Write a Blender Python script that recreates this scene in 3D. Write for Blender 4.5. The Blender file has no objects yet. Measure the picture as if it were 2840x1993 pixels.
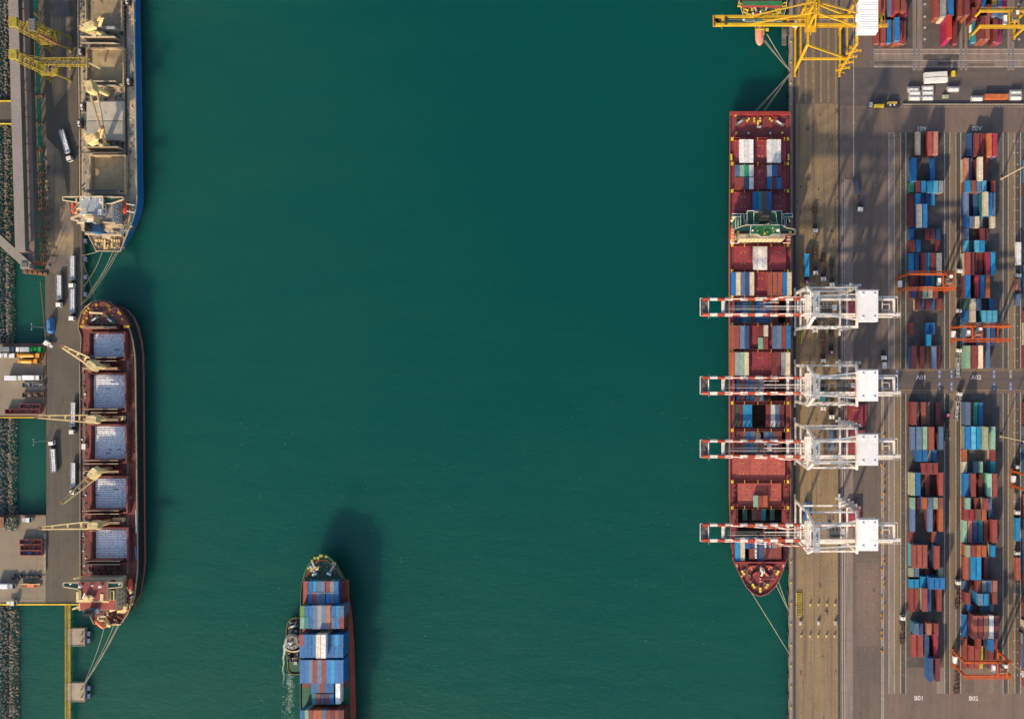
import bpy, math, random
from mathutils import Vector

random.seed(11)
SC = bpy.context.scene
COL = SC.collection

# ---------------------------------------------------------------- camera, sky, sun, exposure
# the place is measured from the ground under the drone: 5.15 photo pixels per metre on the quay,
# drone 480 m above the quay, straight down; origin = the point under the drone, +Y = up the photo
S, H, CX, CY = 5.15, 480.0, 1820.0, 1005.0
cam_d = bpy.data.cameras.new('drone_camera')
cam = bpy.data.objects.new('drone_camera', cam_d)
COL.objects.link(cam)
cam.location = (0, 0, H)
cam_d.sensor_width = 36.0
cam_d.lens = S * H / 2840.0 * 36.0
cam_d.shift_x = -400.0 / 2840.0
cam_d.shift_y = 8.5 / 2840.0
cam_d.clip_start = 1.0
cam_d.clip_end = 12000.0
SC.camera = cam

SUN_EL, SUN_AZ = math.radians(24.0), math.radians(201.0)   # sun low in the south-south-west
world = bpy.data.worlds.new('World')
SC.world = world
world.use_nodes = True
wn, wl = world.node_tree.nodes, world.node_tree.links
wn.clear()
sky_t = wn.new('ShaderNodeTexSky')
sky_t.sky_type = 'NISHITA'
sky_t.sun_disc = False
sky_t.sun_elevation = SUN_EL
sky_t.sun_rotation = SUN_AZ
sky_t.air_density = 1.0
sky_t.dust_density = 2.0
bg = wn.new('ShaderNodeBackground')
bg.inputs['Strength'].default_value = 0.15
wo = wn.new('ShaderNodeOutputWorld')
wl.new(sky_t.outputs[0], bg.inputs[0])
wl.new(bg.outputs[0], wo.inputs[0])

sun_d = bpy.data.lights.new('sun', 'SUN')
sun_d.energy = 4.0
sun_d.angle = math.radians(1.4)
sun_d.color = (1.0, 0.78, 0.52)
sun = bpy.data.objects.new('sun', sun_d)
COL.objects.link(sun)
dvec = Vector((-math.sin(SUN_AZ) * math.cos(SUN_EL), -math.cos(SUN_AZ) * math.cos(SUN_EL), -math.sin(SUN_EL)))
sun.rotation_euler = dvec.to_track_quat('-Z', 'Y').to_euler()
sun.location = (-200, -400, 300)

SC.view_settings.view_transform = 'Standard'
SC.view_settings.look = 'None'
SC.view_settings.exposure = 0.48
SC.view_settings.gamma = 1.0
SC.view_settings.use_curve_mapping = False

# ---------------------------------------------------------------- helpers
def at(px, py, z=0.0):
    k = (H - z) / H / S
    return ((px - CX) * k, (CY - py) * k)

def P(px, py, z=0.0):
    x, y = at(px, py, z)
    return Vector((x, y, z))

class MB:
    def __init__(s):
        s.v, s.f, s.m = [], [], []
    def add(s, vs, fs, mi=0):
        o = len(s.v)
        s.v.extend([tuple(v) for v in vs])
        for f in fs:
            s.f.append([i + o for i in f])
            s.m.append(mi)
        return s
    def boxz(s, x0, x1, y0, y1, z0, z1, mi=0):
        vs = [(x0, y0, z0), (x1, y0, z0), (x1, y1, z0), (x0, y1, z0), (x0, y0, z1), (x1, y0, z1), (x1, y1, z1), (x0, y1, z1)]
        return s.add(vs, [(3, 2, 1, 0), (4, 5, 6, 7), (0, 1, 5, 4), (1, 2, 6, 5), (2, 3, 7, 6), (3, 0, 4, 7)], mi)
    def box(s, c, d, mi=0, rz=0.0):
        cs, sn = math.cos(rz), math.sin(rz)
        vs = []
        for z in (-.5, .5):
            for x, y in ((-.5, -.5), (.5, -.5), (.5, .5), (-.5, .5)):
                X, Y = x * d[0], y * d[1]
                vs.append((c[0] + X * cs - Y * sn, c[1] + X * sn + Y * cs, c[2] + z * d[2]))
        return s.add(vs, [(3, 2, 1, 0), (4, 5, 6, 7), (0, 1, 5, 4), (1, 2, 6, 5), (2, 3, 7, 6), (3, 0, 4, 7)], mi)
    def bar(s, a, b, w, h=None, mi=0):
        h = h or w
        a, b = Vector(a), Vector(b)
        d = (b - a).normalized()
        up = Vector((0, 0, 1)) if abs(d.z) < .98 else Vector((0, 1, 0))
        sd = d.cross(up).normalized()
        u = sd.cross(d)
        vs = []
        for p in (a, b):
            for i, j in ((-1, -1), (1, -1), (1, 1), (-1, 1)):
                vs.append(p + sd * (i * w / 2) + u * (j * h / 2))
        return s.add(vs, [(0, 1, 2, 3), (7, 6, 5, 4), (1, 0, 4, 5), (2, 1, 5, 6), (3, 2, 6, 7), (0, 3, 7, 4)], mi)
    def cyl(s, a, b, r, n=8, mi=0, r2=None):
        r2 = r if r2 is None else r2
        a, b = Vector(a), Vector(b)
        d = (b - a).normalized()
        up = Vector((0, 0, 1)) if abs(d.z) < .98 else Vector((0, 1, 0))
        sd = d.cross(up).normalized()
        u = sd.cross(d)
        vs = []
        for p, q in ((a, r), (b, r2)):
            for i in range(n):
                t = 2 * math.pi * i / n
                vs.append(p + sd * (math.cos(t) * q) + u * (math.sin(t) * q))
        fs = [(i, (i + 1) % n, n + (i + 1) % n, n + i) for i in range(n)]
        fs.append(tuple(range(n - 1, -1, -1)))
        fs.append(tuple(range(n, 2 * n)))
        return s.add(vs, fs, mi)
    def tube(s, pts, r, n=5, mi=0):
        for a, b in zip(pts[:-1], pts[1:]):
            s.cyl(a, b, r, n, mi)
        return s
    def prism(s, pts, z0, z1, mi=0, top=None, mt=None):
        n = len(pts)
        top = top or pts
        vs = [(p[0], p[1], z0) for p in pts] + [(p[0], p[1], z1) for p in top]
        s.add(vs, [(i, (i + 1) % n, n + (i + 1) % n, n + i) for i in range(n)], mi)
        s.add(vs, [tuple(range(n, 2 * n))], mi if mt is None else mt)
        s.add(vs, [tuple(range(n - 1, -1, -1))], mi)
        return s
    def sheet(s, pts, z, mi=0):
        vs = [(p[0], p[1], z) for p in pts]
        return s.add(vs, [tuple(range(len(vs)))], mi)
    def rect(s, x0, x1, y0, y1, z, mi=0):
        return s.sheet([(x0, y0), (x1, y0), (x1, y1), (x0, y1)], z, mi)
    def railing(s, pts, z, h=1.1, w=.12, mi=0, step=2.5):
        for a, b in zip(pts[:-1], pts[1:]):
            a3, b3 = Vector((a[0], a[1], z + h)), Vector((b[0], b[1], z + h))
            s.bar(a3, b3, w, w, mi)
            L = (b3 - a3).length
            k = max(1, int(L / step))
            for i in range(k + 1):
                p = a3.lerp(b3, i / k)
                s.bar((p.x, p.y, z), (p.x, p.y, z + h), w * .8, w * .8, mi)
        return s
    def build(s, name, mats, parent=None, smooth=False):
        mats = mats if isinstance(mats, (list, tuple)) else [mats]
        me = bpy.data.meshes.new(name)
        o = ORIG.get(parent.name, Vector((0, 0, 0))) if parent else Vector((0, 0, 0))
        me.from_pydata([(v[0] - o.x, v[1] - o.y, v[2] - o.z) for v in s.v], [], s.f)
        for m in mats:
            me.materials.append(m)
        if len(mats) > 1:
            me.polygons.foreach_set('material_index', s.m)
        if smooth:
            me.polygons.foreach_set('use_smooth', [True] * len(me.polygons))
        me.update()
        ob = bpy.data.objects.new(name, me)
        COL.objects.link(ob)
        if parent:
            ob.parent = parent
            ORIG[ob.name] = o
        return ob

ORIG = {}

def thing(name, label, cat, loc=(0, 0, 0), group=None):
    o = bpy.data.objects.new(name, None)
    o.empty_display_size = 1.0
    COL.objects.link(o)
    o.location = loc
    ORIG[o.name] = Vector(loc)
    o['label'] = label
    o['category'] = cat
    if group:
        o['group'] = group
    return o

def tag(o, label, cat, group=None):
    o['label'] = label
    o['category'] = cat
    if group:
        o['group'] = group
    return o

def kind(o, k, label=None):
    o['kind'] = k
    if label:
        o['label'] = label
    return o

def copy_tree(o, parent=None):
    c = o.copy()
    COL.objects.link(c)
    if parent:
        c.parent = parent
    for ch in list(o.children):
        copy_tree(ch, c)
    return c

def setlabel(o, label, group=None):
    o['label'] = label
    if group:
        o['group'] = group

def one(name, label, cat, mb, mats, loc, group=None):
    """a thing that is a single mesh with its origin at loc"""
    mb.v = [(v[0] - loc[0], v[1] - loc[1], v[2] - loc[2]) for v in mb.v]
    ob = mb.build(name, mats)
    ob.location = loc
    return tag(ob, label, cat, group)

# ---------------------------------------------------------------- materials
MATS = {}
def mat(name, col, rough=.6, metal=0.0, var=.18, scale=.35, dirt=None, dirt_amt=.0, stretch=None, rnd=.12, fine=.10):
    """painted or weathered surface: broad and fine value noise, optional dirt blotches of another colour"""
    m = bpy.data.materials.new(name)
    m.use_nodes = True
    n, l = m.node_tree.nodes, m.node_tree.links
    b = n['Principled BSDF']
    b.inputs['Roughness'].default_value = rough
    b.inputs['Metallic'].default_value = metal
    geo = n.new('ShaderNodeNewGeometry')
    mp = n.new('ShaderNodeMapping')
    l.new(geo.outputs['Position'], mp.inputs[0])
    if stretch:
        mp.inputs['Scale'].default_value = stretch
    nz = n.new('ShaderNodeTexNoise')
    nz.inputs['Scale'].default_value = scale
    nz.inputs['Detail'].default_value = 5
    l.new(mp.outputs[0], nz.inputs['Vector'])
    nf = n.new('ShaderNodeTexNoise')
    nf.inputs['Scale'].default_value = scale * 9
    nf.inputs['Detail'].default_value = 3
    l.new(mp.outputs[0], nf.inputs['Vector'])
    oi = n.new('ShaderNodeObjectInfo')
    def rng(src, lo, hi):
        r = n.new('ShaderNodeMapRange')
        r.inputs[1].default_value, r.inputs[2].default_value = .3, .7
        r.inputs[3].default_value, r.inputs[4].default_value = lo, hi
        l.new(src, r.inputs[0])
        return r.outputs[0]
    a = rng(nz.outputs['Fac'], 1 - var, 1 + var)
    f = rng(nf.outputs['Fac'], 1 - fine, 1 + fine)
    mu = n.new('ShaderNodeMath'); mu.operation = 'MULTIPLY'
    l.new(a, mu.inputs[0]); l.new(f, mu.inputs[1])
    rr = n.new('ShaderNodeMapRange')
    rr.inputs[3].default_value, rr.inputs[4].default_value = 1 - rnd, 1 + rnd
    l.new(oi.outputs['Random'], rr.inputs[0])
    mu2 = n.new('ShaderNodeMath'); mu2.operation = 'MULTIPLY'
    l.new(mu.outputs[0], mu2.inputs[0]); l.new(rr.outputs[0], mu2.inputs[1])
    base = n.new('ShaderNodeRGB')
    base.outputs[0].default_value = (*col, 1)
    src = base.outputs[0]
    if dirt:
        nd = n.new('ShaderNodeTexNoise')
        nd.inputs['Scale'].default_value = scale * 2.3
        nd.inputs['Detail'].default_value = 6
        nd.inputs['Roughness'].default_value = .65
        l.new(mp.outputs[0], nd.inputs['Vector'])
        rd = n.new('ShaderNodeMapRange')
        rd.inputs[1].default_value, rd.inputs[2].default_value = .45, .68
        rd.inputs[4].default_value = dirt_amt
        l.new(nd.outputs['Fac'], rd.inputs[0])
        mx = n.new('ShaderNodeMix'); mx.data_type = 'RGBA'
        l.new(rd.outputs[0], mx.inputs['Factor'])
        l.new(src, mx.inputs['A'])
        mx.inputs['B'].default_value = (*dirt, 1)
        src = mx.outputs['Result']
    sc = n.new('ShaderNodeVectorMath'); sc.operation = 'SCALE'
    l.new(src, sc.inputs[0]); l.new(mu2.outputs[0], sc.inputs['Scale'])
    l.new(sc.outputs[0], b.inputs['Base Color'])
    MATS[name] = m
    return m

def M(n):
    return MATS[n]

RUSTD = (.16, .07, .035)
CCOL = dict(red=(.275, .055, .045), rust=(.29, .078, .05), maroon=(.17, .03, .032), crimson=(.34, .028, .05), orange=(.46, .12, .04),
            salmon=(.42, .17, .12), blue=(.006, .15, .40), azure=(.008, .26, .53), sky=(.09, .42, .62), navy=(.025, .075, .19),
            slate=(.10, .17, .29), teal=(.015, .22, .26), green=(.02, .30, .18), mint=(.26, .47, .35), olive=(.33, .38, .24),
            grey=(.28, .29, .30), cream=(.68, .58, .42), white=(.76, .76, .74), brown=(.16, .09, .065), yellow=(.55, .33, .03),
            magenta=(.40, .015, .11), forest=(.03, .12, .09), lime=(.12, .26, .03), tank=(.6, .6, .6), scarlet=(.55, .03, .02))
CWORD = dict(red='red', rust='rust red', maroon='dark maroon', crimson='crimson', orange='orange', salmon='faded salmon', blue='blue',
             azure='bright blue', sky='light blue', navy='navy blue', slate='slate blue', teal='teal', green='green', mint='mint green',
             olive='pale green', grey='grey', cream='cream', white='white', brown='brown', yellow='yellow', magenta='magenta', forest='dark green',
             lime='lime green', tank='white tank', scarlet='bright scarlet')
for k_, c_ in CCOL.items():
    mat('paint_' + k_, c_, rough=.5, var=.16, scale=.45, dirt=tuple(x * .45 + y * .35 for x, y in zip(c_, (.20, .13, .09))), dirt_amt=.62, rnd=.2)
mat('casting', (.42, .42, .42), var=.1)
mat('white_paint', (.82, .78, .73), rough=.45, var=.10, scale=.3, dirt=(.40, .29, .19), dirt_amt=.6, fine=.06)
mat('house_white', (.86, .85, .85), rough=.5, var=.04, scale=.15, fine=.04, dirt=(.6, .56, .52), dirt_amt=.3)
mat('boom_red', (.46, .07, .03), rough=.5, dirt=(.3, .05, .03), dirt_amt=.4)
mat('crane_yellow', (.58, .34, .015), rough=.45, var=.1, dirt=(.35, .22, .03), dirt_amt=.4)
mat('loader_yellow', (.36, .28, .035), rough=.6, var=.2, dirt=(.12, .09, .03), dirt_amt=.7)
mat('rtg_orange', (.50, .095, .015), rough=.45, dirt=(.35, .07, .015), dirt_amt=.4)
mat('dark_steel', (.045, .045, .05), rough=.6, var=.3)
mat('machinery', (.12, .115, .11), rough=.6, var=.4, scale=1.2, dirt=(.25, .2, .14), dirt_amt=.5)
mat('galvanised', (.38, .39, .40), rough=.5, var=.15)
mat('rubber', (.02, .02, .022), rough=.9)
mat('glass_dark', (.02, .03, .035), rough=.12, var=.05)
mat('chassis_brown', (.10, .05, .04), rough=.7, var=.35, scale=1.5, dirt=(.2, .1, .07), dirt_amt=.5)
mat('chassis_black', (.035, .035, .04), rough=.7, var=.3)
mat('deck_red', (.21, .034, .036), rough=.65, var=.16, scale=.12, dirt=(.10, .03, .025), dirt_amt=.5)
mat('hatch_red', (.26, .036, .050), rough=.6, var=.12, scale=.2, dirt=(.15, .035, .035), dirt_amt=.5)
mat('bright_red', (.31, .036, .03), rough=.6, var=.2, dirt=(.2, .03, .02), dirt_amt=.4)
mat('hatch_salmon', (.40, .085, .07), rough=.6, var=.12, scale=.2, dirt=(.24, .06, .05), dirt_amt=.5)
mat('hull_red', (.30, .10, .09), rough=.6, var=.15, scale=.15, dirt=(.14, .05, .04), dirt_amt=.4)
mat('hull_boot', (.32, .06, .04), rough=.7, var=.2, scale=.2)
mat('hull_black', (.02, .02, .022), rough=.5, var=.2)
mat('hull_blue', (.006, .13, .36), rough=.45, var=.1)
mat('hull_green', (.02, .10, .05), rough=.55, var=.2)
mat('deck_green', (.02, .11, .06), rough=.6, var=.22, scale=.3, dirt=(.06, .08, .04), dirt_amt=.5)
mat('bridge_green', (.02, .16, .06), rough=.55, var=.2, scale=.3, dirt=(.1, .14, .05), dirt_amt=.35)
mat('teal_deck', (.03, .13, .10), rough=.6, var=.2)
mat('bulk_deck', (.37, .325, .25), rough=.8, var=.2, scale=.12, dirt=(.10, .07, .05), dirt_amt=.8, stretch=(2.2, .6, 1))
mat('bulk_red_deck', (.20, .048, .040), rough=.75, var=.2, scale=.12, dirt=(.08, .05, .02), dirt_amt=.6)
mat('super_cream', (.62, .50, .33), rough=.55, var=.1, scale=.4, dirt=(.42, .28, .14), dirt_amt=.5)
mat('super_white', (.68, .68, .68), rough=.55, var=.08, scale=.4, dirt=(.45, .35, .24), dirt_amt=.4)
mat('crane_cream', (.70, .55, .27), rough=.5, var=.12, dirt=(.38, .26, .1), dirt_amt=.5)
mat('hatch_grey', (.38, .35, .295), rough=.7, var=.12, scale=.2, dirt=(.28, .25, .19), dirt_amt=.4)
mat('hatch_tan', (.42, .34, .22), rough=.7, var=.15, scale=.3, dirt=(.25, .15, .08), dirt_amt=.5)
mat('grain', (.36, .275, .155), rough=.95, var=.12, scale=.12, dirt=(.22, .155, .075), dirt_amt=.6)
mat('bag_white', (.78, .80, .84), rough=.85, var=.07, scale=.3, dirt=(.58, .61, .66), dirt_amt=.4, rnd=.05, fine=.06)
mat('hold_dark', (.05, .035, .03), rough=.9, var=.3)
mat('funnel_blue', (.012, .12, .30), rough=.5, var=.12)
mat('lifeboat_orange', (.72, .17, .07), rough=.4, var=.08)
mat('lifeboat_red', (.62, .07, .03), rough=.4, var=.08)
mat('boat_pink', (.72, .27, .19), rough=.45, var=.08)
mat('ropes', (.34, .33, .24), rough=.9, var=.2)
mat('yellow_paint', (.62, .44, .03), rough=.6, var=.2)
mat('bollard_yellow', (.62, .50, .08), rough=.55)
mat('concrete', (.24, .205, .165), rough=.9, var=.14, scale=.15, dirt=(.17, .14, .11), dirt_amt=.5)
mat('concrete_pale', (.36, .295, .22), rough=.9, var=.12, scale=.2, dirt=(.2, .17, .13), dirt_amt=.5)
mat('gallery_roof', (.27, .235, .21), rough=.8, var=.08, scale=.2, stretch=(1, .3, 1), dirt=(.2, .17, .15), dirt_amt=.4)
mat('gallery_dark', (.10, .095, .09), rough=.85, var=.2, scale=.2, stretch=(2, .2, 1))
mat('steel_green', (.05, .12, .09), rough=.7, var=.2)
mat('steel_rust', (.20, .10, .06), rough=.8, var=.25)
mat('rock', (.15, .14, .128), rough=.95, var=.3, scale=.15, dirt=(.085, .075, .065), dirt_amt=.5)
mat('rock_tan', (.215, .175, .12), rough=.95, var=.3, scale=.2, dirt=(.10, .08, .05), dirt_amt=.5)
mat('tarp_blue', (.05, .17, .40), rough=.6, var=.15)
mat('truck_white', (.76, .75, .70), rough=.35, var=.05, dirt=(.5, .45, .36), dirt_amt=.2)
mat('truck_grey', (.45, .46, .47), rough=.45)
mat('truck_green', (.01, .30, .05), rough=.4)
mat('truck_orange', (.72, .32, .02), rough=.4, var=.1)
mat('truck_purple', (.16, .03, .12), rough=.4)
mat('truck_yellow', (.62, .43, .03), rough=.4)
mat('truck_navy', (.05, .06, .11), rough=.4)
mat('tarp_grey', (.20, .21, .22), rough=.8, var=.25)
mat('tug_black', (.022, .022, .022), rough=.6, var=.4)
mat('foam', (.42, .55, .50), rough=.8, var=.2)
mat('paint_line', (.52, .49, .43), rough=.8, var=.35, scale=.6, rnd=0)
mat('line_yellow', (.36, .26, .06), rough=.8, var=.4, scale=.6, rnd=0)
mat('paint_text', (.62, .59, .55), rough=.8, var=.25, scale=1.2, rnd=0)
mat('paint_text_faint', (.12, .115, .11), rough=.8, var=.25, scale=1.2, rnd=0)
mat('plate_blue', (.10, .13, .22), rough=.7, var=.25, rnd=0)
mat('paint_pale', (.34, .38, .46), rough=.7, var=.2, rnd=0)
mat('lane_pale', (.225, .175, .15), rough=.9, var=.16, scale=.15, dirt=(.15, .125, .105), dirt_amt=.6, stretch=(2.2, .25, 1), rnd=0)
mat('lane_dark', (.075, .066, .06), rough=.9, var=.2, scale=.15, dirt=(.13, .10, .075), dirt_amt=.4, stretch=(2.5, .2, 1), rnd=0)
mat('lane_ochre', (.19, .138, .085), rough=.9, var=.2, scale=.15, dirt=(.12, .10, .075), dirt_amt=.5, stretch=(2.5, .15, 1), rnd=0)
mat('stack_ground', (.075, .069, .066), rough=.9, var=.25, scale=.08, dirt=(.16, .125, .095), dirt_amt=.5, rnd=0)
mat('groove', (.05, .048, .052), rough=.8, var=.2, rnd=0)

def ground_mat(name, cols, tracks=.5, tscale=.4, axis='y', patch=.02, rnd_lo=.38):
    """asphalt or concrete: three tones mixed by broad patches, with rubber tracks running along one axis"""
    m = bpy.data.materials.new(name)
    m.use_nodes = True
    n, l = m.node_tree.nodes, m.node_tree.links
    b = n['Principled BSDF']
    b.inputs['Roughness'].default_value = .9
    geo = n.new('ShaderNodeNewGeometry')
    def noise(sc, det, st=(1, 1, 1), rough=.55):
        mp = n.new('ShaderNodeMapping')
        mp.inputs['Scale'].default_value = st
        l.new(geo.outputs['Position'], mp.inputs[0])
        t = n.new('ShaderNodeTexNoise')
        t.inputs['Scale'].default_value = sc
        t.inputs['Detail'].default_value = det
        t.inputs['Roughness'].default_value = rough
        l.new(mp.outputs[0], t.inputs['Vector'])
        return t.outputs['Fac']
    def rng(src, a, c, lo, hi):
        r = n.new('ShaderNodeMapRange')
        for i, v in ((1, a), (2, c), (3, lo), (4, hi)):
            r.inputs[i].default_value = v
        l.new(src, r.inputs[0])
        return r.outputs[0]
    def mix(f, A, B):
        x = n.new('ShaderNodeMix'); x.data_type = 'RGBA'
        l.new(f, x.inputs['Factor'])
        for k, v in (('A', A), ('B', B)):
            if isinstance(v, tuple):
                x.inputs[k].default_value = (*v, 1)
            else:
                l.new(v, x.inputs[k])
        return x.outputs['Result']
    c = mix(rng(noise(patch, 4), rnd_lo, .62, 0, 1), cols[0], cols[1])
    st = (1, .035, 1) if axis == 'y' else (.035, 1, 1)
    c = mix(rng(noise(tscale, 4, st), .45, .68, 0, tracks), c, cols[2])
    c = mix(rng(noise(.25, 7, (1, .6, 1), .7), .52, .75, 0, .5), c, tuple(x * .5 for x in cols[0]))
    v = rng(noise(2.2, 4), .25, .75, .82, 1.18)
    sc = n.new('ShaderNodeVectorMath'); sc.operation = 'SCALE'
    l.new(c, sc.inputs[0]); l.new(v, sc.inputs['Scale'])
    l.new(sc.outputs[0], b.inputs['Base Color'])
    MATS[name] = m
    return m

ground_mat('yard_asphalt', ((.148, .108, .092), (.185, .132, .105), (.105, .084, .078)), .5, .35)
ground_mat('apron_asphalt', ((.215, .155, .098), (.262, .186, .106), (.11, .086, .070)), .8, .42)
ground_mat('apron_dark', ((.120, .094, .084), (.152, .115, .09), (.085, .073, .070)), .65, .35)
ground_mat('road_asphalt', ((.088, .077, .078), (.125, .098, .086), (.068, .062, .064)), .55, .3, 'x')
ground_mat('left_quay', ((0.072, 0.068, 0.061), (0.115, 0.097, 0.072), (0.158, 0.122, 0.079)), .35, .25)
ground_mat('left_dusty', ((.14, .118, .10), (.38, .28, .165), (.105, .10, .10)), .75, .3, patch=.05, rnd_lo=.42)
ground_mat('jetty_concrete', ((0.225, 0.189, 0.140), (0.270, 0.221, 0.153), (0.180, 0.153, 0.122)), .4, .1, 'x')

def water_mat():
    m = bpy.data.materials.new('sea_water')
    m.use_nodes = True
    n, l = m.node_tree.nodes, m.node_tree.links
    b = n['Principled BSDF']
    geo = n.new('ShaderNodeNewGeometry')
    nz = n.new('ShaderNodeTexNoise'); nz.inputs['Scale'].default_value = .0035; nz.inputs['Detail'].default_value = 4
    l.new(geo.outputs['Position'], nz.inputs['Vector'])
    # silt stirred up along the western berths and towards the harbour mouth in the south
    sep = n.new('ShaderNodeSeparateXYZ')
    l.new(geo.outputs['Position'], sep.inputs[0])
    def rng(src, a, c, lo, hi):
        r = n.new('ShaderNodeMapRange')
        for i, v in ((1, a), (2, c), (3, lo), (4, hi)):
            r.inputs[i].default_value = v
        l.new(src, r.inputs[0])
        return r.outputs[0]
    west = rng(sep.outputs['X'], -60, -340, 0, .5)
    south = rng(sep.outputs['Y'], 60, -210, 0, .38)
    def math_(op, a, c):
        x = n.new('ShaderNodeMath'); x.operation = op
        for i, v in enumerate((a, c)):
            if isinstance(v, float):
                x.inputs[i].default_value = v
            else:
                l.new(v, x.inputs[i])
        return x.outputs[0]
    ns = n.new('ShaderNodeTexNoise'); ns.inputs['Scale'].default_value = .03; ns.inputs['Detail'].default_value = 6; ns.inputs['Roughness'].default_value = .7
    ms = n.new('ShaderNodeMapping'); ms.inputs['Rotation'].default_value = (0, 0, .5); ms.inputs['Scale'].default_value = (.35, 1.6, 1)
    l.new(geo.outputs['Position'], ms.inputs[0]); l.new(ms.outputs[0], ns.inputs['Vector'])
    f = math_('ADD', math_('ADD', math_('ADD', west, south), rng(nz.outputs['Fac'], .35, .65, -.12, .16)), rng(ns.outputs['Fac'], .3, .7, -.13, .13))
    cr = n.new('ShaderNodeValToRGB')
    e = cr.color_ramp.elements
    e[0].position, e[0].color = 0.0, (.0006, .075, .067, 1)
    e[1].position, e[1].color = 1.0, (.020, .099, .066, 1)
    mid = e.new(.45); mid.color = (.005, .086, .067, 1)
    l.new(f, cr.inputs[0])
    # wind ripples catch a little more light
    n2 = n.new('ShaderNodeTexNoise'); n2.inputs['Scale'].default_value = .45; n2.inputs['Detail'].default_value = 6; n2.inputs['Roughness'].default_value = .65
    mp = n.new('ShaderNodeMapping'); mp.inputs['Rotation'].default_value = (0, 0, .6); mp.inputs['Scale'].default_value = (.55, 1.5, 1)
    l.new(geo.outputs['Position'], mp.inputs[0]); l.new(mp.outputs[0], n2.inputs['Vector'])
    l.new(cr.outputs[0], b.inputs['Base Color'])
    b.inputs['Roughness'].default_value = .22
    b.inputs['IOR'].default_value = 1.33
    # silty water scatters light sideways for many metres, which softens shadows falling on it
    b.inputs['Subsurface Weight'].default_value = 1.0
    b.inputs['Subsurface Radius'].default_value = (.5, 1.0, 1.0)
    b.inputs['Subsurface Scale'].default_value = 75.0
    n3 = n.new('ShaderNodeTexNoise'); n3.inputs['Scale'].default_value = .06; n3.inputs['Detail'].default_value = 3
    l.new(mp.outputs[0], n3.inputs['Vector'])
    ad = math_('ADD', n2.outputs['Fac'], math_('MULTIPLY', n3.outputs['Fac'], 2.0))
    bp = n.new('ShaderNodeBump'); bp.inputs['Strength'].default_value = .6; bp.inputs['Distance'].default_value = .4
    l.new(ad, bp.inputs['Height'])
    l.new(bp.outputs[0], b.inputs['Normal'])
    MATS['sea_water'] = m
water_mat()

def foam_mat():
    m = bpy.data.materials.new('churned_foam')
    m.use_nodes = True
    n, l = m.node_tree.nodes, m.node_tree.links
    b = n['Principled BSDF']
    b.inputs['Base Color'].default_value = (.50, .62, .57, 1)
    b.inputs['Roughness'].default_value = .8
    at_ = n.new('ShaderNodeAttribute'); at_.attribute_name = 'foam_amount'
    geo = n.new('ShaderNodeNewGeometry')
    nz = n.new('ShaderNodeTexNoise'); nz.inputs['Scale'].default_value = .55; nz.inputs['Detail'].default_value = 8; nz.inputs['Roughness'].default_value = .75
    l.new(geo.outputs['Position'], nz.inputs['Vector'])
    ad = n.new('ShaderNodeMath'); ad.operation = 'ADD'
    l.new(at_.outputs['Fac'], ad.inputs[0]); l.new(nz.outputs['Fac'], ad.inputs[1])
    mr = n.new('ShaderNodeMapRange'); mr.inputs[1].default_value = .70; mr.inputs[2].default_value = 1.25; mr.inputs[4].default_value = .9
    l.new(ad.outputs[0], mr.inputs[0])
    l.new(mr.outputs[0], b.inputs['Alpha'])
    MATS['churned_foam'] = m
foam_mat()
# ---------------------------------------------------------------- setting: sea, quays, roads
WZ = -2.6
mb = MB()
mb.rect(-4000, 4000, -4000, 4000, WZ)
kind(mb.build('sea_water', M('sea_water')), 'structure')

def poly(pts, z=0.0):
    return [at(x, y, z) for x, y in pts]

def ccw(pts):
    a = sum(p[0] * q[1] - q[0] * p[1] for p, q in zip(pts, pts[1:] + pts[:1]))
    return pts if a > 0 else pts[::-1]

def slab(name, pts, m, z0, z1, side='concrete'):
    mb = MB()
    mb.prism(ccw(poly(pts, 0)), z0, z1, 1, mt=0)
    return kind(mb.build(name, [M(m), M(side)]), 'structure')

def patch(name, x0, x1, y0, y1, m, lv):
    mb = MB()
    a, b = at(x0, y1), at(x1, y0)
    mb.rect(a[0], b[0], a[1], b[1], lv * .004)
    return kind(mb.build(name, M(m)), 'structure')

slab('container_quay', [(2188.5, -4000), (9000, -4000), (9000, 7000), (2188.5, 7000)], 'yard_asphalt', -9, 0)
patch('quay_edge', 2189.5, 2198, -600, 2600, 'concrete', 1)
patch('quay_apron', 2208, 2324, -600, 2600, 'apron_asphalt', 1)
patch('quay_apron', 2208, 2324, -600, 288, 'apron_dark', 2)
patch('rail_strip', 2198, 2208, -600, 2600, 'apron_dark', 1)
patch('quay_road', 2366, 2446, 300, 2600, 'apron_dark', 1)
patch('cross_road', 2330, 3400, 188, 294, 'road_asphalt', 2)
patch('yard_ground', 2420, 3400, -700, 134, 'stack_ground', 1)
patch('turning_strip', 2423, 3400, 136, 188, 'lane_pale', 1)
patch('yard_ground', 2514, 2618, 368, 1020, 'stack_ground', 1)
patch('yard_ground', 2666, 2780, 368, 1020, 'stack_ground', 1)
patch('yard_ground', 2832, 3000, 368, 1020, 'stack_ground', 1)
patch('yard_ground', 2514, 2618, 1092, 1850, 'stack_ground', 1)
patch('yard_ground', 2666, 2780, 1092, 1850, 'stack_ground', 1)
patch('yard_ground', 2832, 3000, 1092, 1850, 'stack_ground', 1)
patch('quay_road', 2448, 3400, 1026, 1082, 'road_asphalt', 1)

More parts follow.
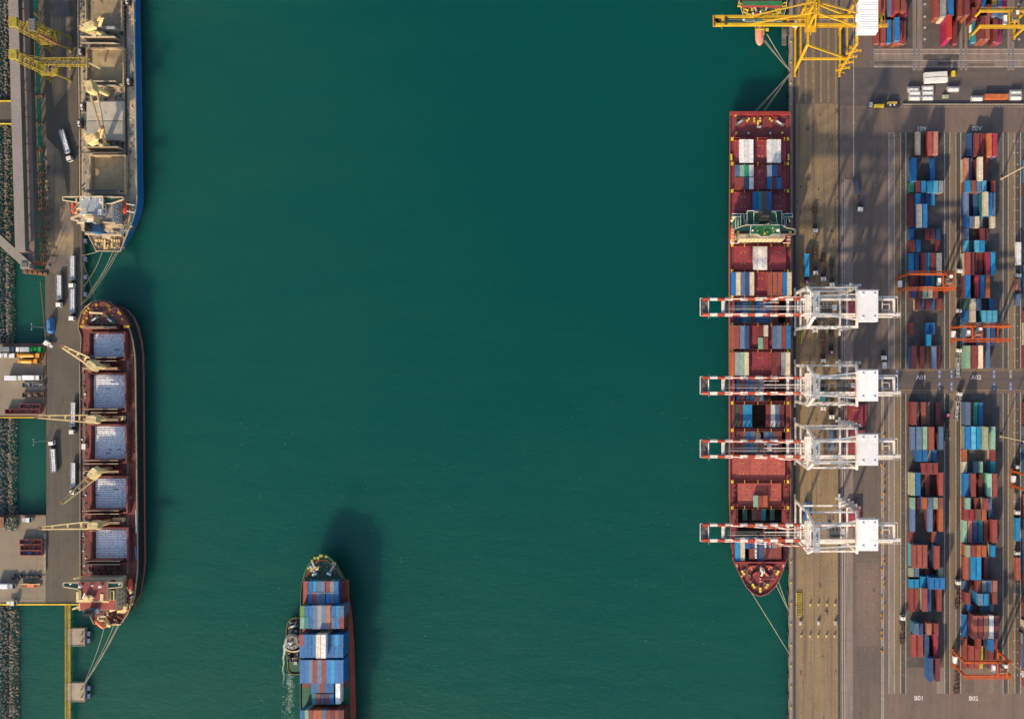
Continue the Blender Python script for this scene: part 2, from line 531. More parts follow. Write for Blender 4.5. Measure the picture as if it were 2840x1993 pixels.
# runway and truck lane strips between the stack blocks
def lanes(y0, y1):
    for x0, x1, m in ((2466, 2479.5, 'lane_pale'), (2482, 2497.5, 'lane_ochre'), (2499, 2511.5, 'lane_dark'),
                      (2621, 2633.5, 'lane_dark'), (2635, 2650.5, 'lane_ochre'), (2652, 2663.5, 'lane_dark'),
                      (2783, 2795.5, 'lane_dark'), (2797, 2813.5, 'lane_ochre'), (2816, 2829, 'lane_dark')):
        patch('runway_strip', x0, x1, y0, y1, m, 2)
lanes(368, 1022)
lanes(1090, 1922)
for x0, x1 in ((2531, 2541), (2544, 2558), (2661, 2669), (2675, 2683), (2794, 2803), (2805, 2813)):
    patch('runway_strip', x0, x1, -300, 196, 'lane_pale', 3)

mb = MB()      # painted lines on the container quay
my = MB()      # yellow paint
def ln(x0, y0, x1, y1, w=.22, lv=3.5, b=None):
    b = b or mb
    a, c = Vector(at(x0, y0)), Vector(at(x1, y1))
    d = (c - a).normalized()
    n = Vector((-d.y, d.x)) * w / 2
    b.sheet([a - n, c - n, c + n, a + n], lv * .004)
for y0, y1 in ((368, 1022), (1090, 1922)):
    for x in (2465.3, 2480.5, 2498.2, 2512.2, 2620.2, 2634.2, 2651.2, 2664.5, 2782, 2796, 2814.8, 2830.3):
        ln(x, y0, x, y1)
for x in (2336, 2342.5):
    ln(x, 495, x, 2600, .2)
for x in (2367.5,):
    ln(x, -300, x, 490, .25)
ln(2212, 190, 2328, 285, .2) if False else None
for x in (2216, 2235, 2256, 2277, 2298, 2319):
    ln(x - 1.6, -300, x - 1.6, 285, .26, b=my); ln(x + 1.6, -300, x + 1.6, 285, .16, b=my)
for y in (1027, 1081):
    ln(2490, y, 2830, y, .2, b=my)
for y in (138, 150, 168, 186):
    ln(2424, y, 3000, y, .18)
for i in range(60):
    ln(2500 + i * 9, 296.5, 2503.5 + i * 9, 296.5, .3)
# diagonal yellow hatching between the apron lanes, worn away in places
rl = random.Random(5)
for x in (2226, 2249, 2272, 2294, 2315):
    ln(x - 4, 296, x - 4, 2600, .13, b=my)
    for k in range(135):
        y = 305 + k * 13.2
        if rl.random() < .82:
            ln(x - 3, y + 8, x + 4.5, y - 2, .17, b=my)
for k in range(26):
    y = 1520 + k * 31
    for x in (2398, 2410, 2422):
        if rl.random() < .8 and y < 1800:
            ln(x - 2, y, x + 2.5, y, .25, b=my)
for y in [392 + k * 32 for k in range(20)] + [1135 + k * 32 for k in range(24)]:
    for x in (2504.5, 2506.8):
        ln(x - .6, y, x + .6, y, .35, b=my)
    for x in (2812, 2822):
        ln(x - 1, y, x + 1.2, y, .5)
# hatched no-go strip along the quay road
ln(2444.5, 1050, 2444.5, 2600, .13); ln(2450.5, 1050, 2450.5, 2600, .13)
for k in range(330):
    y = 1052 + k * 4.6
    ln(2445, y + 2.2, 2450, y - 1.6, .2)
kind(mb.build('road_marking', M('paint_line')), 'structure')
kind(my.build('road_marking', M('line_yellow')), 'structure')

# painted block names
def text(s, px, py, size, m, flip=False):
    c = bpy.data.curves.new('block_name', 'FONT')
    c.body = s
    c.size = size
    c.align_x, c.align_y = 'CENTER', 'CENTER'
    c.offset = .06
    c.materials.append(M(m))
    o = bpy.data.objects.new('painted_block_name', c)
    COL.objects.link(o)
    x, y = at(px, py)
    o.location = (x, y, .02)
    if flip:
        o.rotation_euler = (0, 0, math.pi)
    kind(o, 'structure')
for s_, x_, y_, f_, m_ in (('A01', 2556.5, 356, True, 'paint_text'), ('A02', 2709.5, 355.5, True, 'paint_text'),
                           ('A01', 2555, 1046.5, False, 'paint_text'), ('A02', 2707.5, 1046.5, False, 'paint_text'),
                           ('B01', 2556, 1100.5, True, 'paint_text_faint'), ('B02', 2708, 1100.5, True, 'paint_text_faint'),
                           ('B01', 2548.5, 1935, False, 'paint_text'), ('B02', 2700, 1936, False, 'paint_text')):
    text(s_, x_, y_, 3.3, m_, f_)
for s_, y_ in (('07', 13), ('05', 47.5), ('03', 78), ('01', 110)):
    text(s_, 2565, y_, 1.3, 'paint_text')
    text(s_, 2565 + 262, y_, 1.3, 'paint_text')

# rubber-tyred crane turning plates set into the cross road
for x in (2488, 2605.5, 2639, 2757, 2803):
    for y in (1036.5, 1071.5):
        patch('turning_plate', x - 4.2, x + 4.2, y - 13, y + 13, 'plate_blue' if (x, y) != (2803, 1036.5) else 'lane_pale', 4)
        for dy in (-6.5, 6.5):
            c = at(x, y + dy)
            mb = MB()
            mb.sheet([(c[0] + .42 * math.cos(t * .7854), c[1] + .75 * math.sin(t * .7854)) for t in range(8)], .021)
            kind(mb.build('turning_plate', M('paint_pale')), 'structure')
for x in (2416.5, 2536, 2548, 2665, 2679, 2798, 2809):
    for y in (140, 152, 172, 184):
        patch('turning_plate', x - 2.4, x + 2.4, y - 2.6, y + 2.6, 'plate_blue', 4)

# crane rails
mb = MB()
for x in (2203, 2327):
    X = at(x, 0)[0]
    mb.boxz(X - .06, X + .06, -700, 700, .03, .14, 1)
    mb.rect(X - .55, X + .55, -700, 700, .018, 0)
kind(mb.build('crane_rails', [M('groove'), M('dark_steel')]), 'structure')

# trench cover slabs beside the landside rail
mb = MB()
a, b = at(2343.5, 2300), at(2366, 495)
mb.rect(a[0], b[0], a[1], b[1], .006)
tr = kind(mb.build('cable_trench', M('groove')), 'structure')
sm = MB(); sm.boxz(-2.13, 2.13, -2.85, 2.85, 0, .05)
first = None
for k in range(52):
    y = 512 + k * 29.7
    if first is None:
        first = sm.build('slab', M('lane_pale'), tr); o = first
    else:
        o = first.copy(); COL.objects.link(o)
    x_, y_ = at(2354.7, y)
    o.location = (x_, y_, .008)

# fenders along the container quay face
fm = MB()
fm.boxz(-.9, 0, -1.3, 1.3, -2.3, -.3)
fend = None
for k in range(40):
    y = 30 + k * 57.6
    x_, y_ = at(2188.5, y)
    if fend is None:
        fend = one('quay_fender', 'black rubber fender on the face of the container quay', 'fender', fm, M('rubber'), (0, 0, 0), 'fenders along the container quay'); o = fend
    else:
        o = fend.copy(); COL.objects.link(o)
    o.location = (x_ - .01, y_, 0)
bm_ = MB()
bm_.cyl((0, 0, 0), (0, 0, .55), .28, 8); bm_.cyl((0, 0, .55), (0, 0, .8), .45, 8)
bol = None
for k in range(38):
    x_, y_ = at(2192.5, 60 + k * 57.6)
    if bol is None:
        bol = one('mooring_bollard', 'small steel mooring bollard on the edge of the container quay', 'bollard', bm_, M('bollard_yellow'), (0, 0, 0), 'bollards on the container quay edge'); o = bol
    else:
        o = bol.copy(); COL.objects.link(o)
    o.location = (x_, y_, .004)

# low barrier wall beside the cross road
mb = MB()
a, b = at(2503, 291.5), at(3000, 288.8)
mb.boxz(a[0], b[0], a[1], b[1], 0, 1.0)
one('barrier_wall', 'long low concrete barrier wall along the yard cross road', 'wall', mb, M('concrete'), ((a[0] + b[0]) / 2, (a[1] + b[1]) / 2, 0))

# ---------------------------------------------------------------- western berths
slab('bulk_quay', [(100, -900), (212, -900), (213.5, 0), (221, 300), (227.5, 640), (229, 760), (225.5, 1000), (224.5, 1500), (224.5, 1676), (126, 1676),
                   (128.5, 1430), (128.5, 1158), (126, 955), (124.5, 700), (121, 500), (113, 250), (106, 0)], 'left_quay', -9, 0)
slab('jetty', [(126.5, 953), (126.5, 1158.5), (-900, 1158.5), (-900, 953)], 'jetty_concrete', -2, -.02)
slab('jetty', [(127.5, 1428), (127.5, 1676.5), (-900, 1676.5), (-900, 1428)], 'jetty_concrete', -2, -.02)
mb = MB()
mb.sheet(ccw(poly([(127, 380), (166, 420), (190, 560), (205, 640), (200, 730), (150, 760), (126, 740), (122.5, 560)])), .004)
mb.sheet(ccw(poly([(140, 0), (190, 0), (200, 120), (195, 240), (150, 300), (140, 200)])), .004)
kind(mb.build('spilled_dust', M('left_dusty')), 'structure')
mb = MB()
for x0, y0, x1, y1, w in ((125, 960, 125, 1158, 1.2), (0, 955, 126, 955, 1.0), (0, 1429.5, 128, 1429.5, .8), (0, 1156.5, 127, 1156.5, .9)):
    a, b = Vector(at(x0, y0)), Vector(at(x1, y1))
    mb.bar((a.x, a.y, .12), (b.x, b.y, .12), w, .24)
kind(mb.build('jetty_kerb', M('steel_rust')), 'structure')
mb = MB()
for x0, y0, x1, y1, w in ((0, 1675, 225, 1675, .8), (0, 1157.5, 105, 1157.5, .5)):
    a, b = Vector(at(x0, y0)), Vector(at(x1, y1))
    mb.bar((a.x, a.y, .2), (b.x, b.y, .2), w, .35)
kind(mb.build('jetty_kerb', M('yellow_paint')), 'structure')
mb = MB()
for y0, y1, x0, x1 in ((1471, 1471.6, 0, 127), (1472, 1662, 102, 102.6), (1659, 1659.6, 0, 127)):
    a, b = at(x0, y1), at(x1, y0)
    mb.rect(a[0], b[0], a[1], b[1], .004)
kind(mb.build('joint_line', M('groove')), 'structure')
mb = MB()
for x, w in ((216, .5), (150, .12), (172, .12)):
    a, b = at(x, 720), at(x + 8, -200)
    mb.sheet([(a[0], a[1]), (a[0] + w, a[1]), (b[0] - 2 + w, b[1]), (b[0] - 2, b[1])], .012)
kind(mb.build('quay_rail', M('groove')), 'structure')

# fenders on the bulk quay
ff = None
fm = MB(); fm.boxz(0, 1.9, -1.15, 1.15, -2.0, -.4)
for y in (668, 718, 768, 816, 872, 940):
    x_, y_ = at(229 if y > 640 else 225, y)
    if ff is None:
        ff = one('quay_fender', 'blue grey rubber fender on the open face of the bulk quay', 'fender', fm, M('plate_blue'), (0, 0, 0), 'fenders on the bulk quay'); o = ff
    else:
        o = ff.copy(); COL.objects.link(o)
    o.location = (x_ + .05, y_, 0)

# rock breakwaters: tens of thousands of stones too small to pick apart
def rocks(name, spans, seed, dens=1.0):
    r = random.Random(seed)
    mb = MB()
    ico = [(0, 0, -1), (.72, -.53, -.45), (-.28, -.85, -.45), (-.89, 0, -.45), (-.28, .85, -.45), (.72, .53, -.45),
           (.28, -.85, .45), (-.72, -.53, .45), (-.72, .53, .45), (.28, .85, .45), (.89, 0, .45), (0, 0, 1)]
    fc = [(0, 1, 2), (1, 0, 5), (0, 2, 3), (0, 3, 4), (0, 4, 5), (1, 5, 10), (2, 1, 6), (3, 2, 7), (4, 3, 8), (5, 4, 9),
          (1, 10, 6), (2, 6, 7), (3, 7, 8), (4, 8, 9), (5, 9, 10), (6, 10, 11), (7, 6, 11), (8, 7, 11), (9, 8, 11), (10, 9, 11)]
    for x0, x1, y0, y1, zc in spans:
        tan = x0 > 0
        A, B = at(x0, y1), at(x1, y0)
        area = (B[0] - A[0]) * (B[1] - A[1])
        for _ in range(int(area * 2.7 * dens)):
            x = r.uniform(A[0], B[0]); y = r.uniform(A[1], B[1])
            t = (x - A[0]) / (B[0] - A[0])
            z = zc * math.sin(math.pi * min(1, max(0, t * .8 + .25))) + r.uniform(-.4, .3) - 2.2
            s = .24 + .5 * r.random() ** 2
            sx, sy, sz = s * r.uniform(.7, 1.3), s * r.uniform(.7, 1.3), s * r.uniform(.5, 1)
            c, d = math.cos(r.random() * 6.3), 0
            d = math.sqrt(max(0, 1 - c * c))
            vs = [(x + (p[0] * c - p[1] * d) * sx * r.uniform(.8, 1.2), y + (p[0] * d + p[1] * c) * sy * r.uniform(.8, 1.2), z + p[2] * sz) for p in ico]
            mb.add(vs, fc, 1 if tan and r.random() < .75 else 0)
    o = mb.build(name, [M('rock'), M('rock_tan')])
    o['kind'] = 'stuff'
    o['label'] = 'rubble breakwater of loose grey and tan rocks'
    return o
rocks('breakwater_rocks', ((-25, 14, -60, 275, 2.6), (8, 21, -60, 275, 1.2), (-25, 12, 340, 640, 2.6), (10, 30, 340, 640, 1.6),
                           (-25, 11, 640, 952, 2.6), (16, 33, 640, 952, 2.0)), 3)
rocks('breakwater_rocks', ((-25, 15, 1160, 1427, 2.6), (22, 39, 1160, 1427, 2.0)), 4)
rocks('breakwater_rocks', ((-25, 22, 1680, 2040, 2.6), (25, 45, 1690, 2040, 1.8)), 6)

# yellow catwalk with two mooring dolphins
wk = thing('catwalk', 'narrow yellow walkway bridge running south over the water to the dolphins', 'walkway', (*at(189, 1840), 0))
mb = MB()
a, b = at(184.5, 2100), at(195.5, 1677)
mb.boxz(a[0], b[0], a[1], b[1], -.5, 0)
mb.build('deck', M('loader_yellow'), wk)
for x in (184.5, 195.3):
    r_ = MB()
    X = at(x, 0)[0]
    r_.bar((X, a[1], 1.05), (X, b[1], 1.05), .18)
    r_.bar((X, a[1], .5), (X, b[1], .5), .1)
    for k in range(42):
        y = a[1] + (b[1] - a[1]) * k / 41
        r_.bar((X, y, 0), (X, y, 1.05), .12)
    r_.build('railing', M('yellow_paint'), wk)
pl_ = MB()
for y in (1720, 1830, 1870, 1970):
    x_, y_ = at(190, y)
    pl_.cyl((x_, y_, -8), (x_, y_, -.5), .45, 8)
pl_.build('piles', M('dark_steel'), wk)
for n_, (y0, y1) in enumerate(((1741, 1791), (1892, 1945))):
    t = thing('mooring_dolphin', ('square concrete mooring dolphin nearer the stern of the red bulk ship' if n_ == 0 else 'square concrete mooring dolphin at the lower end of the yellow walkway'), 'dolphin', (*at(211, (y0 + y1) / 2), 0), 'mooring dolphins')
    mb = MB()
    a, b = at(185.5, y1), at(236, y0)
    mb.boxz(a[0], b[0], a[1], b[1], -2.0, .08)
    mb.build('platform', M('concrete_pale'), t)
    mb = MB()
    for q in ((a[0], a[1], b[0], a[1] + .35), (a[0], b[1] - .35, b[0], b[1]), (b[0] - .5, a[1] + .35, b[0], b[1] - .35)):
        mb.boxz(q[0], q[2], q[1], q[3], .083, .3)
    mb.build('kerb', M('concrete'), t)
    for py in (y0 + 17, y1 - 14):
        x_, y_ = at(228, py)
        f = MB(); f.cyl((x_, y_, .08), (x_, y_, .7), .3, 8); f.cyl((x_, y_, .7), (x_, y_, .95), .5, 8)
        f.build('bollard', M('steel_rust'), t)
        x_, y_ = at(236, py)
        f = MB(); f.boxz(x_ + .003, x_ + 2.2, y_ - 1.2, y_ + 1.2, -2.2, -.7)
        f.build('fender', M('plate_blue'), t)
    mb = MB()
    for i in (.2, .5, .8):
        for j in (.2, .8):
            x_, y_ = a[0] + (b[0] - a[0]) * i, a[1] + (b[1] - a[1]) * j
            mb.cyl((x_, y_, -9), (x_, y_, -2.0), .5, 8)
    mb.build('piles', M('dark_steel'), t)

# curved tyre marks where tractors swing between the lanes
mb = MB()
r = random.Random(31)
def arc(px, py, R, a0, a1, w=.32, gap=1.9):
    cx, cy = at(px, py)
    n = 14
    for off in (0, gap):
        q = []
        for i in range(n + 1):
            a = a0 + (a1 - a0) * i / n
            q.append((cx + (R + off) * math.cos(a), cy + (R + off) * math.sin(a), cx + (R + off + w) * math.cos(a), cy + (R + off + w) * math.sin(a)))
        for s, e in zip(q[:-1], q[1:]):
            mb.add([(s[0], s[1], .0135), (s[2], s[3], .0135), (e[2], e[3], .0135), (e[0], e[1], .0135)], [(0, 1, 2, 3)] if a1 > a0 else [(3, 2, 1, 0)])
for k in range(16):
    px, py = r.choice(((r.uniform(2380, 2460), r.uniform(300, 500)), (r.uniform(2470, 2830), r.uniform(1030, 1080)), (r.uniform(2450, 2830), r.uniform(300, 350)), (r.uniform(2460, 2830), r.uniform(1930, 1990)), (r.uniform(2370, 2440), r.uniform(1300, 1950)), (r.uniform(2420, 2830), r.uniform(195, 285))))
    a = r.uniform(0, 6.28)
    arc(px, py, r.uniform(8, 17), a, a + r.uniform(.6, 1.5), r.uniform(.2, .4))
mat('tyre_dark', (.095, .085, .078), rough=.9, var=.3, rnd=0)
kind(mb.build('tyre_marks', M('tyre_dark')), 'structure')

# resurfaced patches and oil stains
for x0, x1, y0, y1, m in ((2424, 2531, 166, 180, 'apron_dark'), (2560, 2660, 150, 168, 'stack_ground'), (2600, 2650, 172, 180, 'stack_ground'), (2770, 2792, 150, 168, 'lane_pale'), (2684, 2760, 176, 186, 'apron_dark'),
                          (2332, 2364, 300, 494, 'apron_dark'), (2370, 2440, 380, 470, 'apron_dark'), (2215, 2250, 1420, 1470, 'apron_dark'), (2255, 2318, 496, 640, 'apron_asphalt'), (2376, 2436, 1560, 1790, 'yard_asphalt'),
                          (2540, 2596, 1860, 1918, 'yard_asphalt'), (2676, 2700, 1870, 1920, 'apron_dark'), (2744, 2756, 1870, 1922, 'lane_pale'), (2598, 2618, 1850, 1922, 'lane_pale')):
    patch('asphalt_patch', x0, x1, y0, y1, m, 2.5)
mat('oil_dark', (.10, .082, .07), rough=.7, var=.3, rnd=0)
mb = MB()
r = random.Random(51)
for k in range(150):
    if k < 110:
        px, py = r.uniform(2210, 2445), r.uniform(300, 1990)
    elif k < 130:
        px, py = r.uniform(2450, 2830), r.uniform(1030, 1080)
    else:
        px, py = r.uniform(140, 215), r.uniform(700, 1650)
    x, y = at(px, py)
    s = r.uniform(.25, .9); e = r.uniform(1, 3.2)
    n_ = 9
    mb.sheet([(x + s * r.uniform(.6, 1.1) * math.cos(6.2832 * i / n_), y + s * e * r.uniform(.6, 1.1) * math.sin(6.2832 * i / n_)) for i in range(n_)], .0145)
kind(mb.build('oil_stains', M('oil_dark')), 'structure')
# ---------------------------------------------------------------- vehicles
def wheel_mesh():
    mb = MB()
    mb.cyl((-.16, 0, 0), (.16, 0, 0), .5, 10, 0)
    mb.cyl((-.17, 0, 0), (.17, 0, 0), .25, 8, 1)
    return mb
def add_wheels(root, ys, half=1.05, r=.5):
    first = None
    for y in ys:
        for s in (-1, 1):
            if first is None:
                o = first = wheel_mesh().build('wheel', [M('rubber'), M('galvanised')], root)
            else:
                o = first.copy(); COL.objects.link(o)
            o.location = (s * half, y, r)
def cab_mesh(y0, y1, w, z0, z1, slope=.45):
    """cab with raked windscreen and chamfered roof edge"""
    mb = MB()
    prof = [(y0, z0), (y1, z0), (y1, z0 + (z1 - z0) * .5), (y1 - slope, z1 - .12), (y1 - slope - .2, z1), (y0 + .1, z1), (y0, z1 - .12)]
    n = len(prof)
    vs = [(-w / 2, p[0], p[1]) for p in prof] + [(w / 2, p[0], p[1]) for p in prof]
    mb.add(vs, [(i, (i + 1) % n, n + (i + 1) % n, n + i) for i in range(n)])
    mb.add(vs, [tuple(range(n - 1, -1, -1)), tuple(range(n, 2 * n))])
    return mb
def windscreen(y1, w, z0, z1, slope=.45):
    mb = MB()
    zb, zt = z0 + (z1 - z0) * .52, z1 - .16
    e = .03
    mb.add([(-w / 2 + .15, y1 + e, zb), (w / 2 - .15, y1 + e, zb), (w / 2 - .15, y1 - slope + e, zt), (-w / 2 + .15, y1 - slope + e, zt)], [(0, 1, 2, 3)])
    for s in (-1, 1):
        X = s * (w / 2 + .012)
        f = [(X, y1 - slope - .2, zt), (X, y1 - .1, zb), (X, y1 - 1.3, zb), (X, y1 - 1.3, zt)]
        mb.add(f, [(0, 1, 2, 3)])
    return mb

def place(root, px, py, rz, dy=0.0, z=1.6):
    """put root so that its local point (0, dy) stands where the photo shows (px, py)"""
    x, y = at(px, py, z)
    root.location = (x + math.sin(rz) * dy, y - math.cos(rz) * dy, .02)
    root.rotation_euler = (0, 0, rz)

def skeletal(root, mat_, L=13.0, back=-7.6):
    mb = MB()
    for s in (-.55, .55):
        mb.boxz(s - .12, s + .12, back, back + L, 1.0, 1.32)
    for k in range(6):
        y = back + .3 + k * (L - .6) / 5
        mb.boxz(-1.22, 1.22, y - .16, y + .16, 1.06, 1.42)
    mb.boxz(-.9, .9, back + .6, back + 4.6, .8, .98)
    mb.boxz(-.43, .43, back + 5.2, back + 8.2, 1.06, 1.2)
    return mb.build('chassis', M(mat_), root)

def terminal_tractor(label, px, py, rz, cab='truck_white', trailer='chassis_brown', L=13.0, group='terminal tractors on the container quay', name='terminal_tractor'):
    t = thing(name, label, 'truck', (0, 0, 0), group)
    c = cab_mesh(5.9, 8.2, 2.45, 1.0, 3.3).build('cab', M(cab), t)
    w = windscreen(8.2, 2.45, 1.0, 3.3).build('windscreen', M('glass_dark'), c)
    h = MB(); h.boxz(-.35, .45, 6.6, 7.6, 3.302, 3.5); h.build('roof_hatch', M('galvanised'), c)
    mb = MB()
    mb.boxz(-1.1, 1.1, 3.2, 8.4, .55, .98); mb.boxz(-1.0, -.2, 5.0, 5.85, .99, 2.6); mb.boxz(-.6, .6, 3.4, 4.8, .99, 1.25)
    mb.build('tractor_frame', M('chassis_black'), t)
    if trailer:
        skeletal(t, trailer, L)
        add_wheels(t, (7.2, 4.0, -3.6, -4.9, -6.2))
    else:
        add_wheels(t, (7.2, 4.0))
    place(t, px, py, rz, 7.0)
    return t

PI = math.pi
terminal_tractor('white cabbed tractor with empty chassis nearest the wing of the ship bridge', 2260.7, 641, PI)
terminal_tractor('purple cabbed tractor carrying the lone bright blue container on the quay', 2236.5, 782, PI, 'truck_purple', 'chassis_black')
terminal_tractor('white cabbed tractor with rusty empty chassis beside the bright blue container', 2261, 757.6, PI)
terminal_tractor('white cabbed tractor in the middle of the three queued above the top white crane', 2283, 774.7, PI)
terminal_tractor('white cabbed tractor furthest from the ship, queued above the top white crane', 2306.6, 790, PI, trailer='chassis_black')
terminal_tractor('white cabbed tractor half hidden under the top white crane', 2260, 917, PI, trailer='chassis_black')
terminal_tractor('white cabbed tractor with rusty chassis waiting above the second white crane', 2282.6, 1001, PI)
terminal_tractor('dark purple cabbed tractor waiting between the first and second white cranes', 2305.5, 977, PI, 'truck_purple', 'chassis_black')
terminal_tractor('white cabbed tractor just below the second white crane, nearer the ship', 2282, 1133, PI, trailer='chassis_black')
terminal_tractor('white cabbed tractor just below the second white crane, further from the ship', 2305.8, 1156, PI, trailer='chassis_black')
terminal_tractor('white cabbed tractor driving down the open quay road with a navy tank trailer', 2385, 581.6, PI - .12, trailer=None)
tw = terminal_tractor('white truck parked against the hatched strip beside the quay road', 2450.7, 992, PI, trailer=None)
g2 = 'yard tractors in the truck lanes'
terminal_tractor('white cabbed tractor facing up beside the long maroon row in block A02', 2660, 751, 0, trailer='chassis_black', group=g2)
terminal_tractor('white cabbed tractor facing up beside the blue and cream short row, block A02', 2658, 861, 0, trailer='chassis_black', group=g2)
terminal_tractor('white cabbed tractor with pale frame beside the mint green container', 2658, 971, 0, trailer='galvanised', group=g2)
terminal_tractor('white cabbed tractor with slewed pale chassis entering the lane from the cross road', 2659.5, 1091, -.09, trailer='galvanised', group=g2)
terminal_tractor('magenta cabbed tractor with black chassis in the lane between B01 and B02', 2627, 1150, 0, 'paint_magenta', 'chassis_black', group=g2)
terminal_tractor('white cabbed tractor with dark red chassis at the left edge of block B02', 2656, 1613, 0, group=g2)
terminal_tractor('white cabbed tractor with brown chassis left of block B01', 2502.5, 1711, 0, group=g2)
terminal_tractor('white cabbed tractor at the right edge beside orange and slate short containers', 2823, 764, 0, group=g2)
terminal_tractor('white cabbed tractor above the orange crane at the right edge', 2821, 1293, 0, trailer='chassis_black', group=g2)
terminal_tractor('white cabbed tractor hauling a bright blue long container at the right edge', 2820, 1419, 0, trailer='chassis_black', group=g2)
terminal_tractor('white cabbed tractor hauling a rust red long container at the right edge', 2820, 1532, 0, trailer='chassis_black', group=g2)
t = thing('trailer_chassis', 'dark red empty trailer chassis parked below the left leg of the lowest orange crane', 'trailer')
skeletal(t, 'chassis_brown', 12.2, -6.1); add_wheels(t, (-3.2, -4.5)); place(t, 2652, 1893, 0)
# navy tank trailer behind the bobtail tractor
t = thing('tank_trailer', 'dark navy covered trailer slewed on the quay road behind a white cab', 'trailer')
mb = MB()
mb.prism([(-1.1, -4.2), (1.1, -4.2), (1.35, -3.2), (1.35, 3.2), (1.0, 4.4), (-1.0, 4.4), (-1.35, 3.2), (-1.35, -3.2)], 1.1, 2.6, 0,
         top=[(-.8, -4), (.8, -4), (1.05, -3.2), (1.05, 3.2), (.8, 4), (-.8, 4), (-1.05, 3.2), (-1.05, -3.2)])
mb.build('body', M('truck_navy'), t)
mb = MB(); mb.boxz(-.5, .5, -8.5, 4.0, .7, 1.09); mb.build('frame', M('chassis_brown'), t)
add_wheels(t, (3.3, 2.0, -2.5)); place(t, 2375.5, 518, .12)
# grey box trailer by the hatched strip
t = thing('box_trailer', 'small grey box trailer directly below the white truck by the hatched strip', 'trailer')
mb = MB(); mb.boxz(-1.2, 1.2, -1.8, 1.8, .9, 2.6); mb.boxz(-1.05, 1.05, -1.65, 1.65, 2.603, 2.68); mb.build('body', M('truck_grey'), t)
add_wheels(t, (-1.0, 1.0)); place(t, 2453, 1013, 0)

# ---- bag trucks on the western quay
def bag_load(label, L, W, z0, root, seed):
    """rows of stacked white bags: a load of its own on the trailer"""
    r = random.Random(seed)
    mb = MB()
    n = int(L / .86)
    for k in range(n):
        y = -L / 2 + (k + .5) * L / n
        for x, w in ((-W / 4, W / 2), (W / 4, W / 2)):
            zz = z0 + .62 + r.uniform(-.1, .1)
            a, h = L / n * .46, w * .47
            ox, oy = r.uniform(-.05, .05), r.uniform(-.04, .04)
            vs = [(x + ox - h, y + oy - a, z0), (x + ox + h, y + oy - a, z0), (x + ox + h, y + oy + a, z0), (x + ox - h, y + oy + a, z0),
                  (x + ox - h * .8, y + oy - a * .7, zz), (x + ox + h * .8, y + oy - a * .7, zz), (x + ox + h * .8, y + oy + a * .7, zz), (x + ox - h * .8, y + oy + a * .7, zz)]
            mb.add(vs, [(4, 5, 6, 7), (0, 1, 5, 4), (1, 2, 6, 5), (2, 3, 7, 6), (3, 0, 4, 7)])
    o = mb.build('bag_load', M('bag_white'))
    tag(o, label, 'cargo', 'white bag loads on the trucks')
    return o

def bag_truck(where, px, py, rz, seed, gap=0.0):
    t = thing('bag_truck', 'white cabbed flatbed truck ' + where, 'truck', (0, 0, 0), 'bag trucks on the western quay')
    c = cab_mesh(7.7, 10.2, 2.4, .9, 3.1, .5).build('cab', M('truck_white'), t)
    windscreen(10.2, 2.4, .9, 3.1, .5).build('windscreen', M('glass_dark'), c)
    mb = MB(); mb.boxz(-1.0, 1.0, 4.6, 9.9, .5, .88); mb.boxz(-.9, -.3, 6.6, 7.5, .89, 2.4); mb.boxz(.3, .9, 6.4, 7.2, .89, 1.7)
    mb.build('tractor_frame', M('chassis_black'), t)
    mb = MB()
    mb.boxz(-1.25, 1.25, -7.2, 5.6, 1.1, 1.35)
    for s in (-1, 1):
        mb.boxz(s * 1.25 - .06, s * 1.25 + .06, -7.2, 5.6, 1.353, 2.3)
    mb.boxz(-1.18, 1.18, 5.5, 5.62, 1.353, 2.9); mb.boxz(-1.18, 1.18, -7.2, -7.1, 1.353, 2.3)
    mb.build('flatbed', M('galvanised'), t)
    add_wheels(t, (9.0, 5.4, -3.4, -4.7, -6.0))
    place(t, px, py, rz, -.8, 3.0)
    b = bag_load('white sacks stacked on the flatbed ' + where, 12.3, 2.3, 1.36, t, seed)
    b.location = t.location + Vector((-math.sin(rz) * -.8, math.cos(rz) * -.8, 0))
    b.rotation_euler = (0, 0, rz)
    return t
bag_truck('slewed beside the blue hulled ship', 175.5, 391, PI + .29, 1)
bag_truck('just below the spilled dust, nearer the water', 196.6, 741.5, PI, 2)
bag_truck('left of the pair, near the brown pier stub', 160, 795, PI + .02, 3)
bag_truck('right beside the bow of the red ship', 197, 833, PI, 4)
bag_truck('under the long level crane jib', 198.5, 1148, PI - .02, 5)
bag_truck('at the inner edge of the quay, facing up', 143.5, 1278, .06, 6)
bag_truck('with a slanting crane jib over its cab', 199, 1316, PI, 7)

